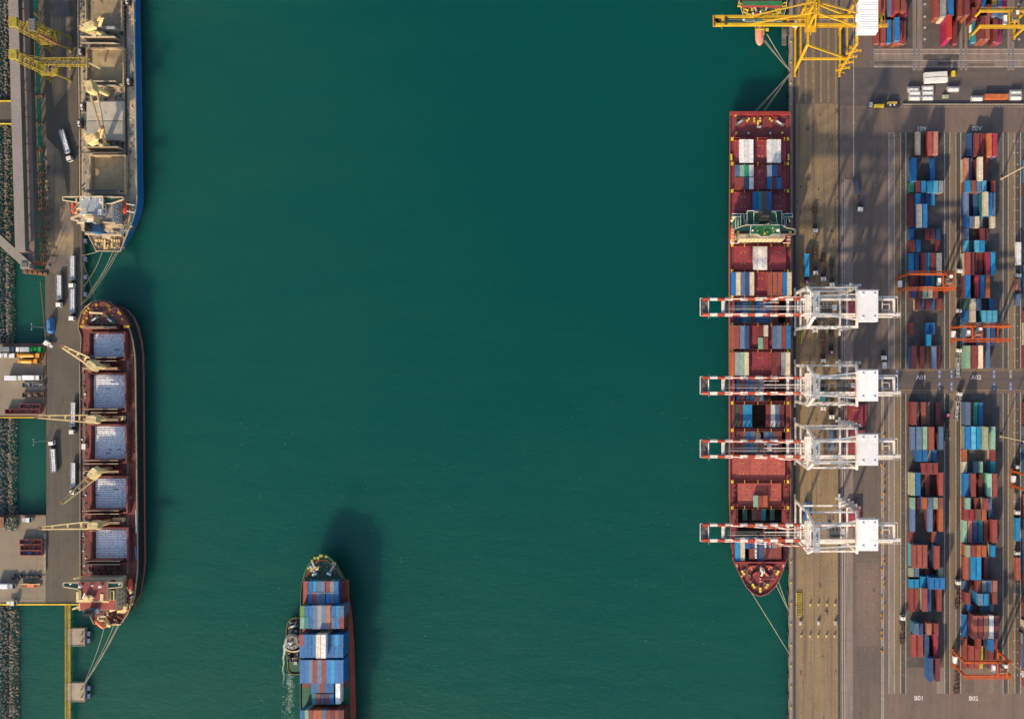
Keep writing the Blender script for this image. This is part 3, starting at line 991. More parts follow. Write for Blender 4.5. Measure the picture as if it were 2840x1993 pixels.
# ---- trucks and trailers on the two jetties (heading +X unless noted)
gj = 'trucks parked on the upper jetty'
def jetty_truck(label, px, py, L, cab, body, rz=-PI / 2, style='box', grp=gj):
    t = thing('parked_truck', label, 'truck', (0, 0, 0), grp)
    h = L / 2
    c = cab_mesh(h - 2.1, h, 2.4, .8, 2.9, .4).build('cab', M(cab), t)
    windscreen(h, 2.4, .8, 2.9, .4).build('windscreen', M('glass_dark'), c)
    mb = MB(); mb.boxz(-.5, .5, -h, h - .2, .5, .78); mb.build('frame', M('chassis_black'), t)
    mb = MB()
    if style == 'box':
        mb.boxz(-1.22, 1.22, -h, h - 2.9, .95, 3.3); mb.boxz(-.04, .04, -h + .1, h - 3.0, 3.303, 3.36)
    elif style == 'mixer':
        mb.cyl((0, -h + .6, 1.9), (0, -h + 1.8, 2.0), .75, 10, 0, 1.15); mb.cyl((0, -h + 1.8, 2.0), (0, h - 3.6, 2.2), 1.15, 10, 0, .9)
        mb.boxz(-1.2, 1.2, -h, -h + .5, 1.0, 2.6); mb.boxz(-1.1, 1.1, h - 3.2, h - 2.4, .9, 1.9)
    else:
        mb.boxz(-1.22, 1.22, -h, h - 2.6, .95, 1.2)
        mb.boxz(-1.22, -1.1, -h, h - 2.6, 1.2, 1.9); mb.boxz(1.1, 1.22, -h, h - 2.6, 1.2, 1.9)
        mb.boxz(-1.0, 1.0, -h + .6, -h + 2.6, 1.21, 2.2); mb.boxz(-.8, .6, h - 5.0, h - 3.4, 1.21, 1.9)
    mb.build('body', M(body), t)
    add_wheels(t, (h - 1.1, -h + 1.2, -h + 2.4))
    place(t, px, py, rz)
    return t
jetty_truck('small flatbed truck with bright green cab at the top corner of the jetty', 99, 968.5, 8.0, 'truck_green', 'truck_green', style='flat')
jetty_truck('white box van directly left of the green cabbed truck', 66, 969, 7.6, 'truck_white', 'truck_grey', PI / 2)
jetty_truck('long dark truck with black tarpaulin at the top left of the jetty', 22, 968.5, 9.5, 'truck_navy', 'tarp_grey')
jetty_truck('white open truck at the left end of the second row on the jetty', 10, 985.5, 6.5, 'truck_white', 'truck_white', style='flat')
jetty_truck('white stub truck between the open truck and the orange trucks', 35, 986, 4.6, 'truck_white', 'truck_white', style='flat')
jetty_truck('upper orange truck with brown flatbed and white tail on the jetty', 83.5, 985.5, 12.4, 'truck_orange', 'truck_orange', style='mixer')
jetty_truck('lower orange truck with a long rounded orange body on the jetty', 82, 1001.5, 10.8, 'truck_orange', 'truck_orange', style='mixer')
jetty_truck('white box truck left in the pair on the sunny concrete of the jetty', 42, 1048, 9.2, 'truck_white', 'bag_white')
jetty_truck('white box truck right in the pair on the sunny concrete of the jetty', 91, 1047, 9.2, 'truck_white', 'bag_white')
gl = 'vehicles on the lower jetty'
jetty_truck('white box truck cut by the left picture edge on the lower jetty', 16, 1624, 10.0, 'truck_grey', 'bag_white', grp=gl)
jetty_truck('small white pickup truck parked by the plants on the lower jetty', 75, 1440.5, 5.0, 'truck_white', 'truck_grey', grp=gl, style='flat')
jetty_truck('small white van by the yellow edge of the lower jetty', 37, 1671, 3.2, 'truck_white', 'truck_white', grp=gl, style='flat')
jetty_truck('tiny white van at the inner corner of the bulk quay and jetty', 131, 951.5, 3.2, 'truck_white', 'truck_white', PI * .3, style='flat', grp=gl)

def flat_trailer(label, px, py, L, m, load=None, grp='old trailers and open boxes on the jetties'):
    t = thing('open_container', label, 'open container', (0, 0, 0), grp)
    mb = MB()
    h = L / 2
    mb.boxz(-h, h, -1.22, 1.22, .25, .5)
    for s in (-1, 1):
        mb.boxz(-h, h, s * 1.22 - .07, s * 1.22 + .07, .503, 2.5 if load else 1.4)
        mb.boxz(s * h - .07, s * h + .07, -1.12, 1.12, .503, 2.5 if load else 1.4)
    mb.build('body', M(m), t)
    mb = MB()
    r = random.Random(int(px * 7 + py))
    for k in range(7):
        x = -h + .8 + r.random() * (L - 1.6)
        mb.box((x, r.uniform(-.6, .6), .75 + r.random() * .4), (r.uniform(.6, 2), r.uniform(.4, 1.1), .5 + r.random() * .6), r.randrange(2), r.uniform(-.3, .3))
    mb.build('load', [M(load or 'tarp_grey'), M('machinery')], t)['kind'] = 'stuff'
    place(t, px, py, 0)
flat_trailer('grey open trailer with a blue patch, upper of two under the white trucks', 90.5, 1067.5, 11.6, 'tarp_grey')
flat_trailer('brown grey open trailer, lower of two under the white trucks', 90, 1095, 11.4, 'steel_rust')
flat_trailer('shorter rust red open box in the lower corner of the upper jetty', 85.5, 1126, 11.0, 'hull_red', 'steel_rust')
flat_trailer('longest rust red open box along the lower edge of the upper jetty', 65, 1140.5, 18.6, 'hull_red', 'boom_red')
flat_trailer('topmost of three rust red open boxes on the lower jetty', 88, 1501, 11.8, 'hull_red', 'steel_rust')
flat_trailer('middle of three rust red open boxes on the lower jetty', 89, 1517.5, 11.6, 'hull_red', 'steel_rust')
flat_trailer('lowest open box with royal blue cargo on the lower jetty', 89, 1532, 11.6, 'hull_red', 'tarp_blue')
# spare black pallets, tarp shed, red hut
t = thing('scrap_row', 'long dark row of black tyres and drums on the lower jetty', 'scrap')
mb = MB(); r = random.Random(2)
for k in range(26):
    x_, y_ = at(36 + k * 3.0, 1600 + r.uniform(-5, 5), .5)
    mb.cyl((x_, y_, 0), (x_, y_, .5 + r.random() * .9), .55 + r.random() * .4, 8)
mb.build('tyres', M('chassis_black'), t)['kind'] = 'stuff'
t = thing('fuel_trailer', 'low trailer with orange load and pale pipe right of the white truck', 'trailer')
mb = MB(); x_, y_ = at(85, 1622, 1)
mb.boxz(x_ - 5.2, x_ + 5.2, y_ - 1.1, y_ + 1.1, .5, .9); mb.build('bed', M('steel_rust'), t)
mb = MB(); mb.boxz(x_ - 1.2, x_ + 2.4, y_ - .9, y_ + .6, .903, 2.0); mb.build('load', M('lifeboat_orange'), t)
mb = MB(); mb.bar((x_ - 5, y_ + .8, 2.2), (x_ + 6, y_ + .8, 2.2), .3); mb.build('pipe', M('crane_cream'), t)
t = thing('tarp_shed', 'small shed covered with a crumpled blue tarpaulin on the quay edge', 'shed', (*at(136, 903), 0))
mb = MB()
a, b = at(128.5, 925, 2), at(146, 880, 2)
g = []
r = random.Random(8)
for j in range(7):
    for i in range(5):
        u, v = i / 4, j / 6
        x = a[0] + (b[0] - a[0]) * u; y = a[1] + (b[1] - a[1]) * v
        e = min(u, 1 - u, v, 1 - v)
        z = .3 if e == 0 else 2.5 + .7 * math.sin(math.pi * u) + r.uniform(-.25, .25)
        if (i in (0, 4)) and (j in (0, 6)):
            x += .6 * (1 if i == 0 else -1)
        g.append((x, y, z))
mb.add(g, [(j * 5 + i, j * 5 + i + 1, (j + 1) * 5 + i + 1, (j + 1) * 5 + i) for j in range(6) for i in range(4)])
mb.build('tarpaulin', M('tarp_blue'), t)
mb = MB(); mb.boxz(a[0] + 1, b[0] - 1, a[1] + 1, b[1] - 1, 0, 2.0); mb.build('stored_goods', M('machinery'), t)
t = thing('red_hut', 'small orange brown roofed hut at the left picture edge', 'hut', (*at(4, 1449), 0))
mb = MB(); a, b = at(-25, 1460, 2), at(12, 1434, 2)
mb.boxz(a[0], b[0], a[1], b[1], 0, 2.6); mb.build('wall', M('steel_rust'), t)
mb = MB(); mb.boxz(a[0] - .3, b[0] + .3, a[1] - .3, b[1] + .3, 2.603, 2.85); mb.build('roof', M('steel_rust'), t)
# plants and scrap beside the hut: a tangle
r = random.Random(9)
mb = MB()
for k in range(900):
    x_, y_ = at(r.uniform(17, 51), r.uniform(1432, 1468))
    z = r.uniform(.1, 2.2); s = r.uniform(.2, .5); t_ = r.random() * 6.28
    d1 = Vector((math.cos(t_), math.sin(t_), r.uniform(-.5, .5))) * s
    d2 = Vector((-math.sin(t_), math.cos(t_), r.uniform(-.5, .5))) * s * .6
    c = Vector((x_, y_, z))
    mb.add([c - d1, c + d2, c + d1, c - d2], [(0, 1, 2, 3)], r.choice((0, 0, 0, 1, 2)))
mat('leaf', (.06, .075, .03), rough=.9, var=.4)
o = mb.build('undergrowth', [M('leaf'), M('machinery'), M('galvanised')])
kind(o, 'stuff', 'tangle of plants and scrap beside the hut on the lower jetty')
# low concrete blocks along the jetty end
bl = MB(); bl.boxz(-.55, .55, -1.7, 1.7, 0, .8)
b0 = None
for k, y in enumerate((1487, 1507, 1524, 1540, 1556, 1572)):
    if b0 is None:
        b0 = one('concrete_block', 'pale concrete block in the row where the lower jetty meets the quay', 'block', bl, M('concrete_pale'), (0, 0, 0), 'blocks closing off the lower jetty'); o = b0
    else:
        o = b0.copy(); COL.objects.link(o)
    o.location = (*at(126.5, y), 0)
# lamp posts over the water
for lb, x0, y0, hgt in (('two armed lamp post beside the blue tarpaulin shed', 126, 908, 10.5), ('two armed lamp post above the truck that faces up', 131, 1221, 10.5)):
    t = thing('lamp_post', lb, 'lamp post', (*at(x0, y0), 0), 'lamp posts on the western quay')
    x_, y_ = at(x0, y0)
    mb = MB(); mb.cyl((x_, y_, 0), (x_, y_, hgt), .14, 6, 0, .09); mb.build('post', M('galvanised'), t)
    mb = MB(); mb.bar((x_, y_ - 1.5, hgt + .06), (x_, y_ + 1.5, hgt + .06), .1)
    mb.build('arm', M('galvanised'), t)
    for s in (-1, 1):
        mb = MB(); mb.boxz(x_ - .2, x_ + .2, y_ + s * 1.5 - .35, y_ + s * 1.5 + .35, hgt + .12, hgt + .3); mb.build('lamp_head', M('galvanised'), t)

# ---- vehicles by the cross road, top right
t = thing('container_trailer', 'two long white boxes side by side on trailers behind a yellow truck', 'trailer', (0, 0, 0))
for k, (yy, nm) in enumerate(((1.45, 'box_body'), (-1.45, 'box_body'))):
    mb = MB(); mb.boxz(-6.1, 6.1, yy - 1.22, yy + 1.22, 1.2, 3.9)
    for i in range(9):
        x = -5.6 + i * 1.4
        mb.boxz(x - .06, x + .06, yy - 1.1, yy + 1.1, 3.903, 3.95)
    mb.build(nm, M('truck_white'), t)
    mb = MB(); mb.boxz(-6.3, 6.6, yy - .5, yy + .5, .7, 1.19); mb.build('frame', M('chassis_black'), t)
add_wheels(t, (0,)) if False else None
place(t, 2595, 215, .055, 0, 3)
t = thing('yard_truck', 'yellow cabbed truck coupled in front of the upper white box', 'truck')
c = cab_mesh(-1.2, 1.0, 2.4, .9, 3.0).build('cab', M('truck_yellow'), t)
windscreen(1.0, 2.4, .9, 3.0).build('windscreen', M('glass_dark'), c)
mb = MB(); mb.boxz(-.9, .9, -3.4, 1.0, .5, .88); mb.build('frame', M('chassis_black'), t)
add_wheels(t, (.2, -2.4)); place(t, 2645, 205, -PI / 2 + .05)
gt = 'silver tank containers by the cross road'
def tank(label, px, py, z=0.0):
    t = thing('tank_container', label, 'tank container', (0, 0, 0), gt)
    mb = MB()
    for sx in (-1, 1):
        for sy in (-1, 1):
            mb.bar((sx * 2.95, sy * 1.14, 0), (sx * 2.95, sy * 1.14, 2.5), .14)
        mb.bar((sx * 2.95, -1.14, 2.45), (sx * 2.95, 1.14, 2.45), .14); mb.bar((sx * 2.95, -1.14, .1), (sx * 2.95, 1.14, .1), .14)
    for sy in (-1, 1):
        mb.bar((-2.95, sy * 1.14, .1), (2.95, sy * 1.14, .1), .14)
        mb.bar((-2.95, sy * 1.14, 2.45), (2.95, sy * 1.14, 2.45), .1)
    mb.build('frame', M('casting'), t)
    mb = MB(); mb.cyl((-2.75, 0, 1.28), (2.75, 0, 1.28), 1.12, 14); mb.build('tank', M('super_white'), t)
    mb = MB(); mb.boxz(-1.6, -.6, -.35, .35, 2.35, 2.55); mb.boxz(.9, 1.9, -.35, .35, 2.35, 2.55); mb.build('walkway', M('house_white'), t)
    x, y = at(px, py, 2.5)
    t.location = (x, y, z)
for lb, x_, y_ in (('silver tank container, top left in the cluster beside the cross road barrier', 2534, 247), ('silver tank container, middle left in the cluster', 2538, 257.5),
                   ('silver tank container, bottom left in the cluster', 2537.5, 271), ('silver tank container, top right in the cluster', 2573.5, 243.5),
                   ('silver tank container, middle right in the cluster', 2574, 256.5), ('silver tank container, bottom right in the cluster', 2573.5, 270.5),
                   ('white tank container standing apart right of the cluster', 2645, 246.5), ('white tank container left of the long orange box', 2711, 272.5),
                   ('white tank container, upper one at the right of the orange box', 2818.5, 255.5), ('white tank container, lower one at the right of the orange box', 2818.5, 269.5)):
    tank(lb, x_, y_)
t = thing('yellow_sweeper', 'long black and yellow yard vehicle at the end of the barrier wall', 'vehicle')
mb = MB(); mb.boxz(-8.3, 8.0, -1.2, 1.2, .6, 1.0); mb.boxz(-5.4, .2, .3, 1.5, 1.003, 2.4); mb.boxz(2.0, 7.4, -.9, .4, 1.003, 1.9)
mb.build('frame', M('chassis_black'), t)
mb = MB(); mb.boxz(-5.8, -.6, -1.4, -.02, 1.02, 2.9); mb.build('tank', M('truck_yellow'), t)
mb = MB(); mb.boxz(1.5, 6.6, .5, 1.5, 1.02, 2.3); mb.build('engine', M('truck_yellow'), t)
mb = MB(); mb.boxz(-8.2, -6.6, -1.1, 1.1, 1.02, 2.8); mb.build('cab', M('truck_grey'), t)
mb = MB(); mb.boxz(2.6, 3.4, -.7, .3, 1.92, 2.5); mb.boxz(4.8, 5.5, -.6, .3, 1.92, 2.4); mb.build('pump', M('truck_white'), t)
place(t, 2453, 291, 0)
add_wheels(t, (0,)) if False else None
t = thing('small_generator', 'pale green two part generator box beside the tank containers', 'generator')
mb = MB(); mb.boxz(-1.6, -.05, -.75, .75, .1, 1.5); mb.boxz(.05, 1.6, -.75, .75, .1, 1.5); mb.build('body', M('paint_olive'), t)
place(t, 2623, 267, 0)

# ---- quay furniture on the lower apron
def cage(label, px, y0, y1):
    t = thing('lashing_cage', label, 'cage', (*at(px, (y0 + y1) / 2), 0), 'yellow lashing cages')
    a, b = at(px - 6.2, y1), at(px + 6.2, y0)
    mb = MB()
    for x in (a[0], b[0]):
        mb.bar((x, a[1], .9), (x, b[1], .9), .22); mb.bar((x, a[1], .12), (x, b[1], .12), .22)
    for k in range(5):
        y = a[1] + (b[1] - a[1]) * k / 4
        mb.bar((a[0], y, .9), (b[0], y, .9), .2)
        for x in (a[0], b[0]):
            mb.bar((x, y, .02), (x, y, .9), .2)
    mb.bar(((a[0] + b[0]) / 2, a[1], .95), ((a[0] + b[0]) / 2, b[1], .95), .2)
    mb.build('frame', M('yellow_paint'), t)
    mb = MB(); mb.boxz(a[0] + .2, b[0] - .2, a[1] + .2, b[1] - .2, .02, .5); mb.build('lashing_gear', M('machinery'), t)
cage('upper of two yellow lashing cages on the open apron below the bow', 2215, 1643, 1672)
cage('lower of two yellow lashing cages on the open apron below the bow', 2215, 1677, 1707)
cage('yellow lashing cage between the first and second white cranes', 2217, 922, 950)
bx = MB(); bx.boxz(-.55, .55, -1.0, 1.0, 0, 1.5); bx.boxz(-.35, .35, -.7, .7, 1.503, 1.6)
pm = MB(); pm.boxz(-.25, .25, -.6, .6, 0, 1.3)
for k, (x_, y_, lb) in enumerate(((2219, 1725, 'white grey box nearest the ship in the row of three on the apron'), (2269, 1725, 'white grey box in the middle of the row of three on the apron'), (2316, 1725, 'white grey box beside the rail in the row of three on the apron'))):
    if k == 0:
        b0 = one('reefer_box', lb, 'box', bx, M('truck_grey'), (0, 0, 0), 'boxes on the lower apron'); o = b0
    else:
        o = b0.copy(); COL.objects.link(o); o['label'] = lb
    o.location = (*at(x_, y_), .02)
b0 = None
for k, (x_, y_) in enumerate(((2246, 1675), (2269, 1675), (2292, 1675), (2314.5, 1675), (2221.5, 1762), (2245.5, 1762), (2268.5, 1762), (2291.5, 1762), (2313.5, 1762))):
    if b0 is None:
        b0 = one('lane_post', 'short cream post marking a lane on the lower apron', 'post', pm, M('crane_cream'), (0, 0, 0), 'lane posts on the lower apron'); o = b0
    else:
        o = b0.copy(); COL.objects.link(o)
    o.location = (*at(x_, y_), .02)
# orange safety barriers along the hatched strip
br = MB(); br.boxz(-.22, .22, -.8, .8, .1, .9); br.boxz(-.35, .35, -.9, .9, 0, .1); mat('barrier_orange', (.42, .22, .04), rough=.6)
r = random.Random(12); b0 = None
for k in range(28):
    y = 1165 + k * 23.4 + r.uniform(-9, 9)
    if b0 is None:
        b0 = one('safety_barrier', 'orange safety barrier standing along the hatched strip', 'barrier', br, M('barrier_orange'), (0, 0, 0), 'orange barriers along the hatched strip'); o = b0
    else:
        o = b0.copy(); COL.objects.link(o)
    o.location = (*at(2444.0 if r.random() < .5 else 2451.2, y), .02)
    o.rotation_euler = (0, 0, r.uniform(-.3, .3))

# light masts in the container yard
for lb, x0, y0 in (('tall thin light mast beside the upper part of block A02', 2777, 496), ('tall thin light mast right of block B02, near its top', 2775, 1209), ('tall thin light mast beside the lowest orange crane', 2768, 1805)):
    t = thing('light_mast', lb, 'light mast', (*at(x0, y0), 0), 'light masts in the container yard')
    x_, y_ = at(x0, y0)
    mb = MB(); mb.cyl((x_, y_, 0), (x_, y_, 35), .38, 8, 0, .16); mb.build('mast', M('super_cream'), t)
    mb = MB(); mb.cyl((x_, y_, 35), (x_, y_, 35.3), 1.4, 12)
    mb.build('crown', M('galvanised'), t)
    l0 = None
    for k in range(8):
        a = k * PI / 4
        if l0 is None:
            mb = MB(); mb.boxz(-.25, .25, -.35, .35, 34.6, 35.1)
            l0 = mb.build('lamp', M('house_white')); l0.parent = t; o = l0
        else:
            o = l0.copy(); COL.objects.link(o)
        o.location = (1.7 * math.cos(a), 1.7 * math.sin(a), 0)
        o.rotation_euler = (0, 0, a)
    mb = MB(); mb.boxz(x_ - .7, x_ + .7, y_ - .7, y_ + .7, .02, .8); mb.build('footing', M('concrete_pale'), t)

# pontoon hatch covers set down on the quay
def hatch_cover(label, px0, px1, py0, py1, z0, z1, seed=0):
    t = thing('hatch_cover', label, 'hatch cover', (0, 0, 0), 'red hatch covers set down on the quay')
    a, b = at(px0, py1, z1), at(px1, py0, z1)
    mb = MB(); mb.boxz(a[0], b[0], a[1], b[1], z0, z1); mb.build('panel', M('hatch_red'), t)
    mb = MB()
    for i in (.25, .75):
        for j in (.28, .4, .6, .72):
            x, y = a[0] + (b[0] - a[0]) * j, a[1] + (b[1] - a[1]) * i
            mb.boxz(x - .3, x + .3, y - .14, y + .14, z1 + .003, z1 + .12)
    mb.build('lug', M('yellow_paint'), t)
hatch_cover('lower cover of the red stack between the second and third white cranes', 2350, 2404, 1120, 1181, .02, 1.0)
hatch_cover('top cover of the red stack between the second and third white cranes', 2356, 2393, 1121, 1183, 1.01, 3.2)
hatch_cover('red cover under the house of the third white crane', 2345, 2402, 1192, 1258, .02, 1.6)
hatch_cover('red cover under the house of the lowest white crane', 2346, 2385, 1402, 1462, .02, 3.0)
hatch_cover('dark red cover under the house of the top white crane', 2344, 2390, 828, 886, .02, 1.2)
hatch_cover('dark red cover under the house of the second white crane', 2344, 2390, 1040, 1100, .02, 1.2)
# ---------------------------------------------------------------- cranes
def lattice(mb, a, b, w, h, n, t=.25, mi=0, tb=None):
    """four chords with zigzag bracing from a to b"""
    a, b = Vector(a), Vector(b)
    d = (b - a).normalized()
    up = Vector((0, 0, 1)) if abs(d.z) < .9 else Vector((0, 1, 0))
    sd = d.cross(up).normalized() * w / 2
    u = sd.cross(d).normalized() * h / 2
    tb = tb or t * .7
    cs = [(i, j) for i, j in ((-1, -1), (1, -1), (1, 1), (-1, 1))]
    def pt(k, i, j):
        return a.lerp(b, k / n) + sd * i + u * j
    for i, j in cs:
        mb.bar(pt(0, i, j), pt(n, i, j), t, t, mi)
    for k in range(n + 1):
        for q in range(4):
            p, r = cs[q], cs[(q + 1) % 4]
            mb.bar(pt(k, *p), pt(k, *r), tb, tb, mi)
            if k < n:
                mb.bar(pt(k, *(p if k % 2 else r)), pt(k + 1, *(r if k % 2 else p)), tb, tb, mi)

WX, LX = 74.4, 98.4

def sts_crane(label, y, main, boomA, boomB, house, half=9.6, gh=3.65, tip=21.6, back=118.3, yellow=False, name='quay_crane', group=None):
    R = Vector((86.4, 0, 0))
    t = thing(name, label, 'crane', R, group)
    ZG = 42.0
    # travelling gear
    for X in (WX, LX):
        mb = MB()
        mb.bar((X, -half - .9, 2.6), (X, half + .9, 2.6), .95, 1.3)
        for s in (-1, 1):
            mb.boxz(X - .55, X + .55, s * half - 3.2, s * half + 3.2, .95, 1.8)
        mb.build('sill_beam', M(main), t)
        w0 = None
        for s in (-1, 1):
            for k in (-2.6, -.9, .9, 2.6):
                if w0 is None:
                    mb = MB(); mb.cyl((-.3, 0, 0), (.3, 0, 0), .42, 10)
                    w0 = mb.build('wheel', M('dark_steel'), None); w0.parent = t; o = w0
                else:
                    o = w0.copy(); COL.objects.link(o)
                o.location = (X - R.x, s * half + k, .56)
    # legs
    for X in (WX, LX):
        for s in (-1, 1):
            mb = MB(); mb.bar((X, s * half, 2.6), (X, s * half, ZG - .2), 1.05, 1.25); mb.build('leg', M(main), t)
    mb = MB()
    zp = 20.5
    for s in (-1, 1):
        mb.bar((WX, s * half, zp), (LX, s * half, zp), .85, 1.3)
        if yellow:
            mb.bar((WX, s * half, ZG - 1), (LX, s * half, zp + .5), .85, .85)
        else:
            mb.bar((WX, s * half, ZG - 1.2), (LX, s * half, ZG - 1.2), .75, 1.1)
            mb.bar((WX + 13, s * half, ZG - 1.2), (LX, s * half, zp), .7, .7)
    for X in (WX, LX):
        mb.bar((X, -half, zp), (X, half, zp), .8, 1.3)
        mb.bar((X, -half - .8, ZG + .6), (X, half + .8, ZG + .6), 1.1, 1.6)
    mb.build('portal_frame', M(main), t)
    # mast over the waterside legs
    mb = MB()
    ax, az, ay = WX + .8, 60.0, 2.6 if yellow else 4.2
    for s in (-1, 1):
        mb.bar((WX, s * (half if not yellow else 3.4), ZG + 1), (ax, s * ay, az), (.9 if yellow else 1.2), (.9 if yellow else 1.3))
        mb.bar((WX + 3.4, s * (ay + .3), ZG + 1.5), (ax + .3, s * ay, az - 1), .6, .6)
    mb.bar((ax, -ay - .9, az), (ax, ay + .9, az), 1.3, 1.3)
    mb.bar((WX + .4, -half * .8, ZG + 6), (WX + .4, half * .8, ZG + 6), .6, .6)
    mb.build('mast', M(main), t)
    mb = MB()
    mb.railing([(ax - 1.4, -ay - 1.6), (ax - 1.4, ay + 1.6), (ax + 1.6, ay + 1.6), (ax + 1.6, -ay - 1.6), (ax - 1.4, -ay - 1.6)], az + .7, 1.1, .12)
    for s in (-1.2, 0, 1.2):
        mb.cyl((ax - .25, s, az + 1.2), (ax + .25, s, az + 1.2), .7, 10)
    mb.boxz(ax - 1.4, ax + 1.6, -ay - 1.6, ay + 1.6, az + .66, az + .7)
    mb.build('mast_platform', M(main if yellow else 'galvanised'), t)
    # stays
    for s in (-1, 1):
        mb = MB(); mb.bar((ax, s * ay, az), (LX, s * (6.2 if not yellow else 3.4), ZG + 2.2), .7, .7); mb.build('backstay', M(main), t)
        mb = MB()
        for X in (47.0, 31.0) if not yellow else (46.0,):
            p, q = Vector((ax, s * ay, az)), Vector((X, s * gh, ZG + 1.6))
            for k in range(8):
                mb.bar(p.lerp(q, k / 8), p.lerp(q, (k + 1) / 8), (.34 if not yellow else .5), (.34 if not yellow else .5), k % 2)
        mb.build('forestay', [M(boomA), M(boomB)], t)
    # boom and back girder
    for s in (-1, 1):
        mb = MB()
        n = 14
        for k in range(n):
            x0 = tip + 1 + (WX - tip - 1) * k / n; x1 = tip + 1 + (WX - tip - 1) * (k + 1) / n
            mb.boxz(x0, x1, s * gh - .5, s * gh + .5, ZG, ZG + 1.9, (k + 1) % 2)
            if not yellow:
                mb.boxz(x0, x1, s * (gh + .85) - .15, s * (gh + .85) + .15, ZG + 1.0, ZG + 1.12, (k + 1) % 2)
        mb.build('boom_girder', [M(boomA), M(boomB)], t)
        mb = MB(); mb.boxz(WX + .003, back - 1.6, s * gh - .5, s * gh + .5, ZG, ZG + 1.9)
        mb.boxz(WX + 1, LX - 1, s * (gh + 1.1) - .3, s * (gh + 1.1) + .3, ZG + .9, ZG + 1.05)
        mb.build('back_girder', M(main), t)
    mb = MB()
    mb.boxz(32.0, 33.8, -gh + .65, gh - .65, ZG + .3, ZG + 1.3, 0)
    for X, w, m_ in ((52.8, .45, 1), (58.6, .45, 1), (64.5, 1.3, 0), (69.5, .6, 0), (72.2, .6, 0)):
        mb.boxz(X - w / 2, X + w / 2, -gh + .65, gh - .65, ZG + .4, ZG + 1.2, m_)
    mb.bar((34, -1.2, ZG + 1.6), (74, -1.2, ZG + 1.6), .16, .16, 0); mb.bar((52.8, .3, ZG + 1.7), (73, .3, ZG + 1.7), .35, .3, 0)
    mb.bar((52.8, 2.2, ZG + 1.7), (60, 2.2, ZG + 1.7), .3, .3, 0)
    mb.bar((52.8, .3, ZG + 1.5), (52.8, 3.2, ZG + 1.5), .3, .3, 1); mb.bar((52.8, 3.2, ZG + 1.5), (62, 3.2, ZG + 1.5), .3, .3, 1)
    mb.build('boom_ties', [M(boomA), M(boomB)], t)
    mb = MB()
    for yy in (-2, -.9, .2, 1.3):
        mb.cyl((34.1, yy - .3, ZG + 1.5), (34.1, yy + .3, ZG + 1.5), .75, 10)
    mb.build('boom_sheaves', M('dark_steel'), t)
    mb = MB()
    for s in (-1, 1):
        mb.bar((tip, s * (gh + .6), ZG + .4), (tip + 4.2, s * (gh + .6), ZG + .4), .3, .3)
    for X in (tip, tip + 4.0):
        mb.bar((X, -gh - .7, ZG + .4), (X, gh + .7, ZG + .4), .4, .5)
    mb.railing([(tip, -gh - .7), (tip, gh + .7)], ZG + .6, 1.1, .12)
    mb.railing([(tip + 4.2, -gh - 2.0), (tip + 4.2, gh + 2.0)], ZG + .4, .6, .14)
    mb.build('boom_tip_frame', M(boomA), t)
    mb = MB()
    r = random.Random(4)
    mb.boxz(tip + .3, tip + 3.7, -gh + .2, gh - .2, ZG - .5, ZG + .1)
    for k in range(9):
        mb.box((tip + r.uniform(.9, 3.1), r.uniform(-gh + .8, gh - .8), ZG + .4), (r.uniform(.4, 1.4), r.uniform(.4, 1.6), .6), 0, r.uniform(-.8, .8))
    mb.build('tip_machinery', M('machinery'), t)
    # ropes
    mb = MB()
    for yy in (-.45, .45):
        mb.bar((34.5, yy, ZG + 1.0), (WX + 20, yy, ZG + 1.0), .12, .12)
    mb.build('hoist_ropes', M('galvanised'), t)
    # trolley, cab and spreader
    tx = 84.0 if not yellow else 65.0
    mb = MB(); mb.boxz(tx - 2.6, tx + 2.6, -gh + .4, gh - .4, ZG - 1.4, ZG - .7)
    for q in (-1.8, 0, 1.8):
        mb.cyl((tx + q, -gh + 1, ZG - .3), (tx + q, gh - 1, ZG - .3), .4, 8)
    mb.build('trolley', M('machinery'), t)
    mb = MB(); mb.boxz(tx + 2.7, tx + 5.0, -1.2, 1.2, ZG - 4.4, ZG - 1.6); mb.build('operator_cab', M('house_white'), t)
    mb = MB(); mb.boxz(tx - 1.1, tx + 1.1, -6.1, 6.1, 26, 26.8); mb.boxz(tx - 1.2, tx + 1.2, -1.5, 1.5, 26.8, 27.8)
    for q in (-.9, .9):
        for w in (-1.4, 1.4):
            mb.bar((tx + q, w, 27.8), (tx + q, w, ZG - 1.4), .09)
    mb.build('spreader', M('machinery'), t)
    # machinery house
    h = MB(); h.boxz(LX - .6, LX + 8.7, -7.5, 7.5, ZG + 2.0, ZG + 8.0)
    hb = h.build('machinery_house', M(house), t)
    h = MB()
    if yellow:
        for k in range(13):
            yy = -7.0 + k * 14 / 12
            h.boxz(LX - .2, LX + 8.3, yy - .12, yy + .12, ZG + 8.003, ZG + 8.16)
        h.boxz(LX - 1.2, LX - .62, -1.2, 1.4, ZG + 3, ZG + 6)
    else:
        for sx in (LX + 1.4, LX + 7.0):
            for sy in (-5.6, 5.6):
                h.prism([(sx - .7, sy - .6), (sx + .7, sy - .6), (sx + .7, sy + .6), (sx - .7, sy + .6)], ZG + 8.003, ZG + 8.5, 0,
                        top=[(sx - .3, sy - .2), (sx + .3, sy - .2), (sx + .3, sy + .4), (sx - .3, sy + .4)])
        h.boxz(LX + 2.8, LX + 2.86, -7.5, 7.5, ZG + 8.003, ZG + 8.05); h.boxz(LX + 5.4, LX + 8.5, 2.4, 2.5, ZG + 8.003, ZG + 8.06); h.boxz(LX + 5.4, LX + 8.5, -2.5, -2.4, ZG + 8.003, ZG + 8.06)
    h.build('roof_vents', M(house), hb)
    mb = MB()
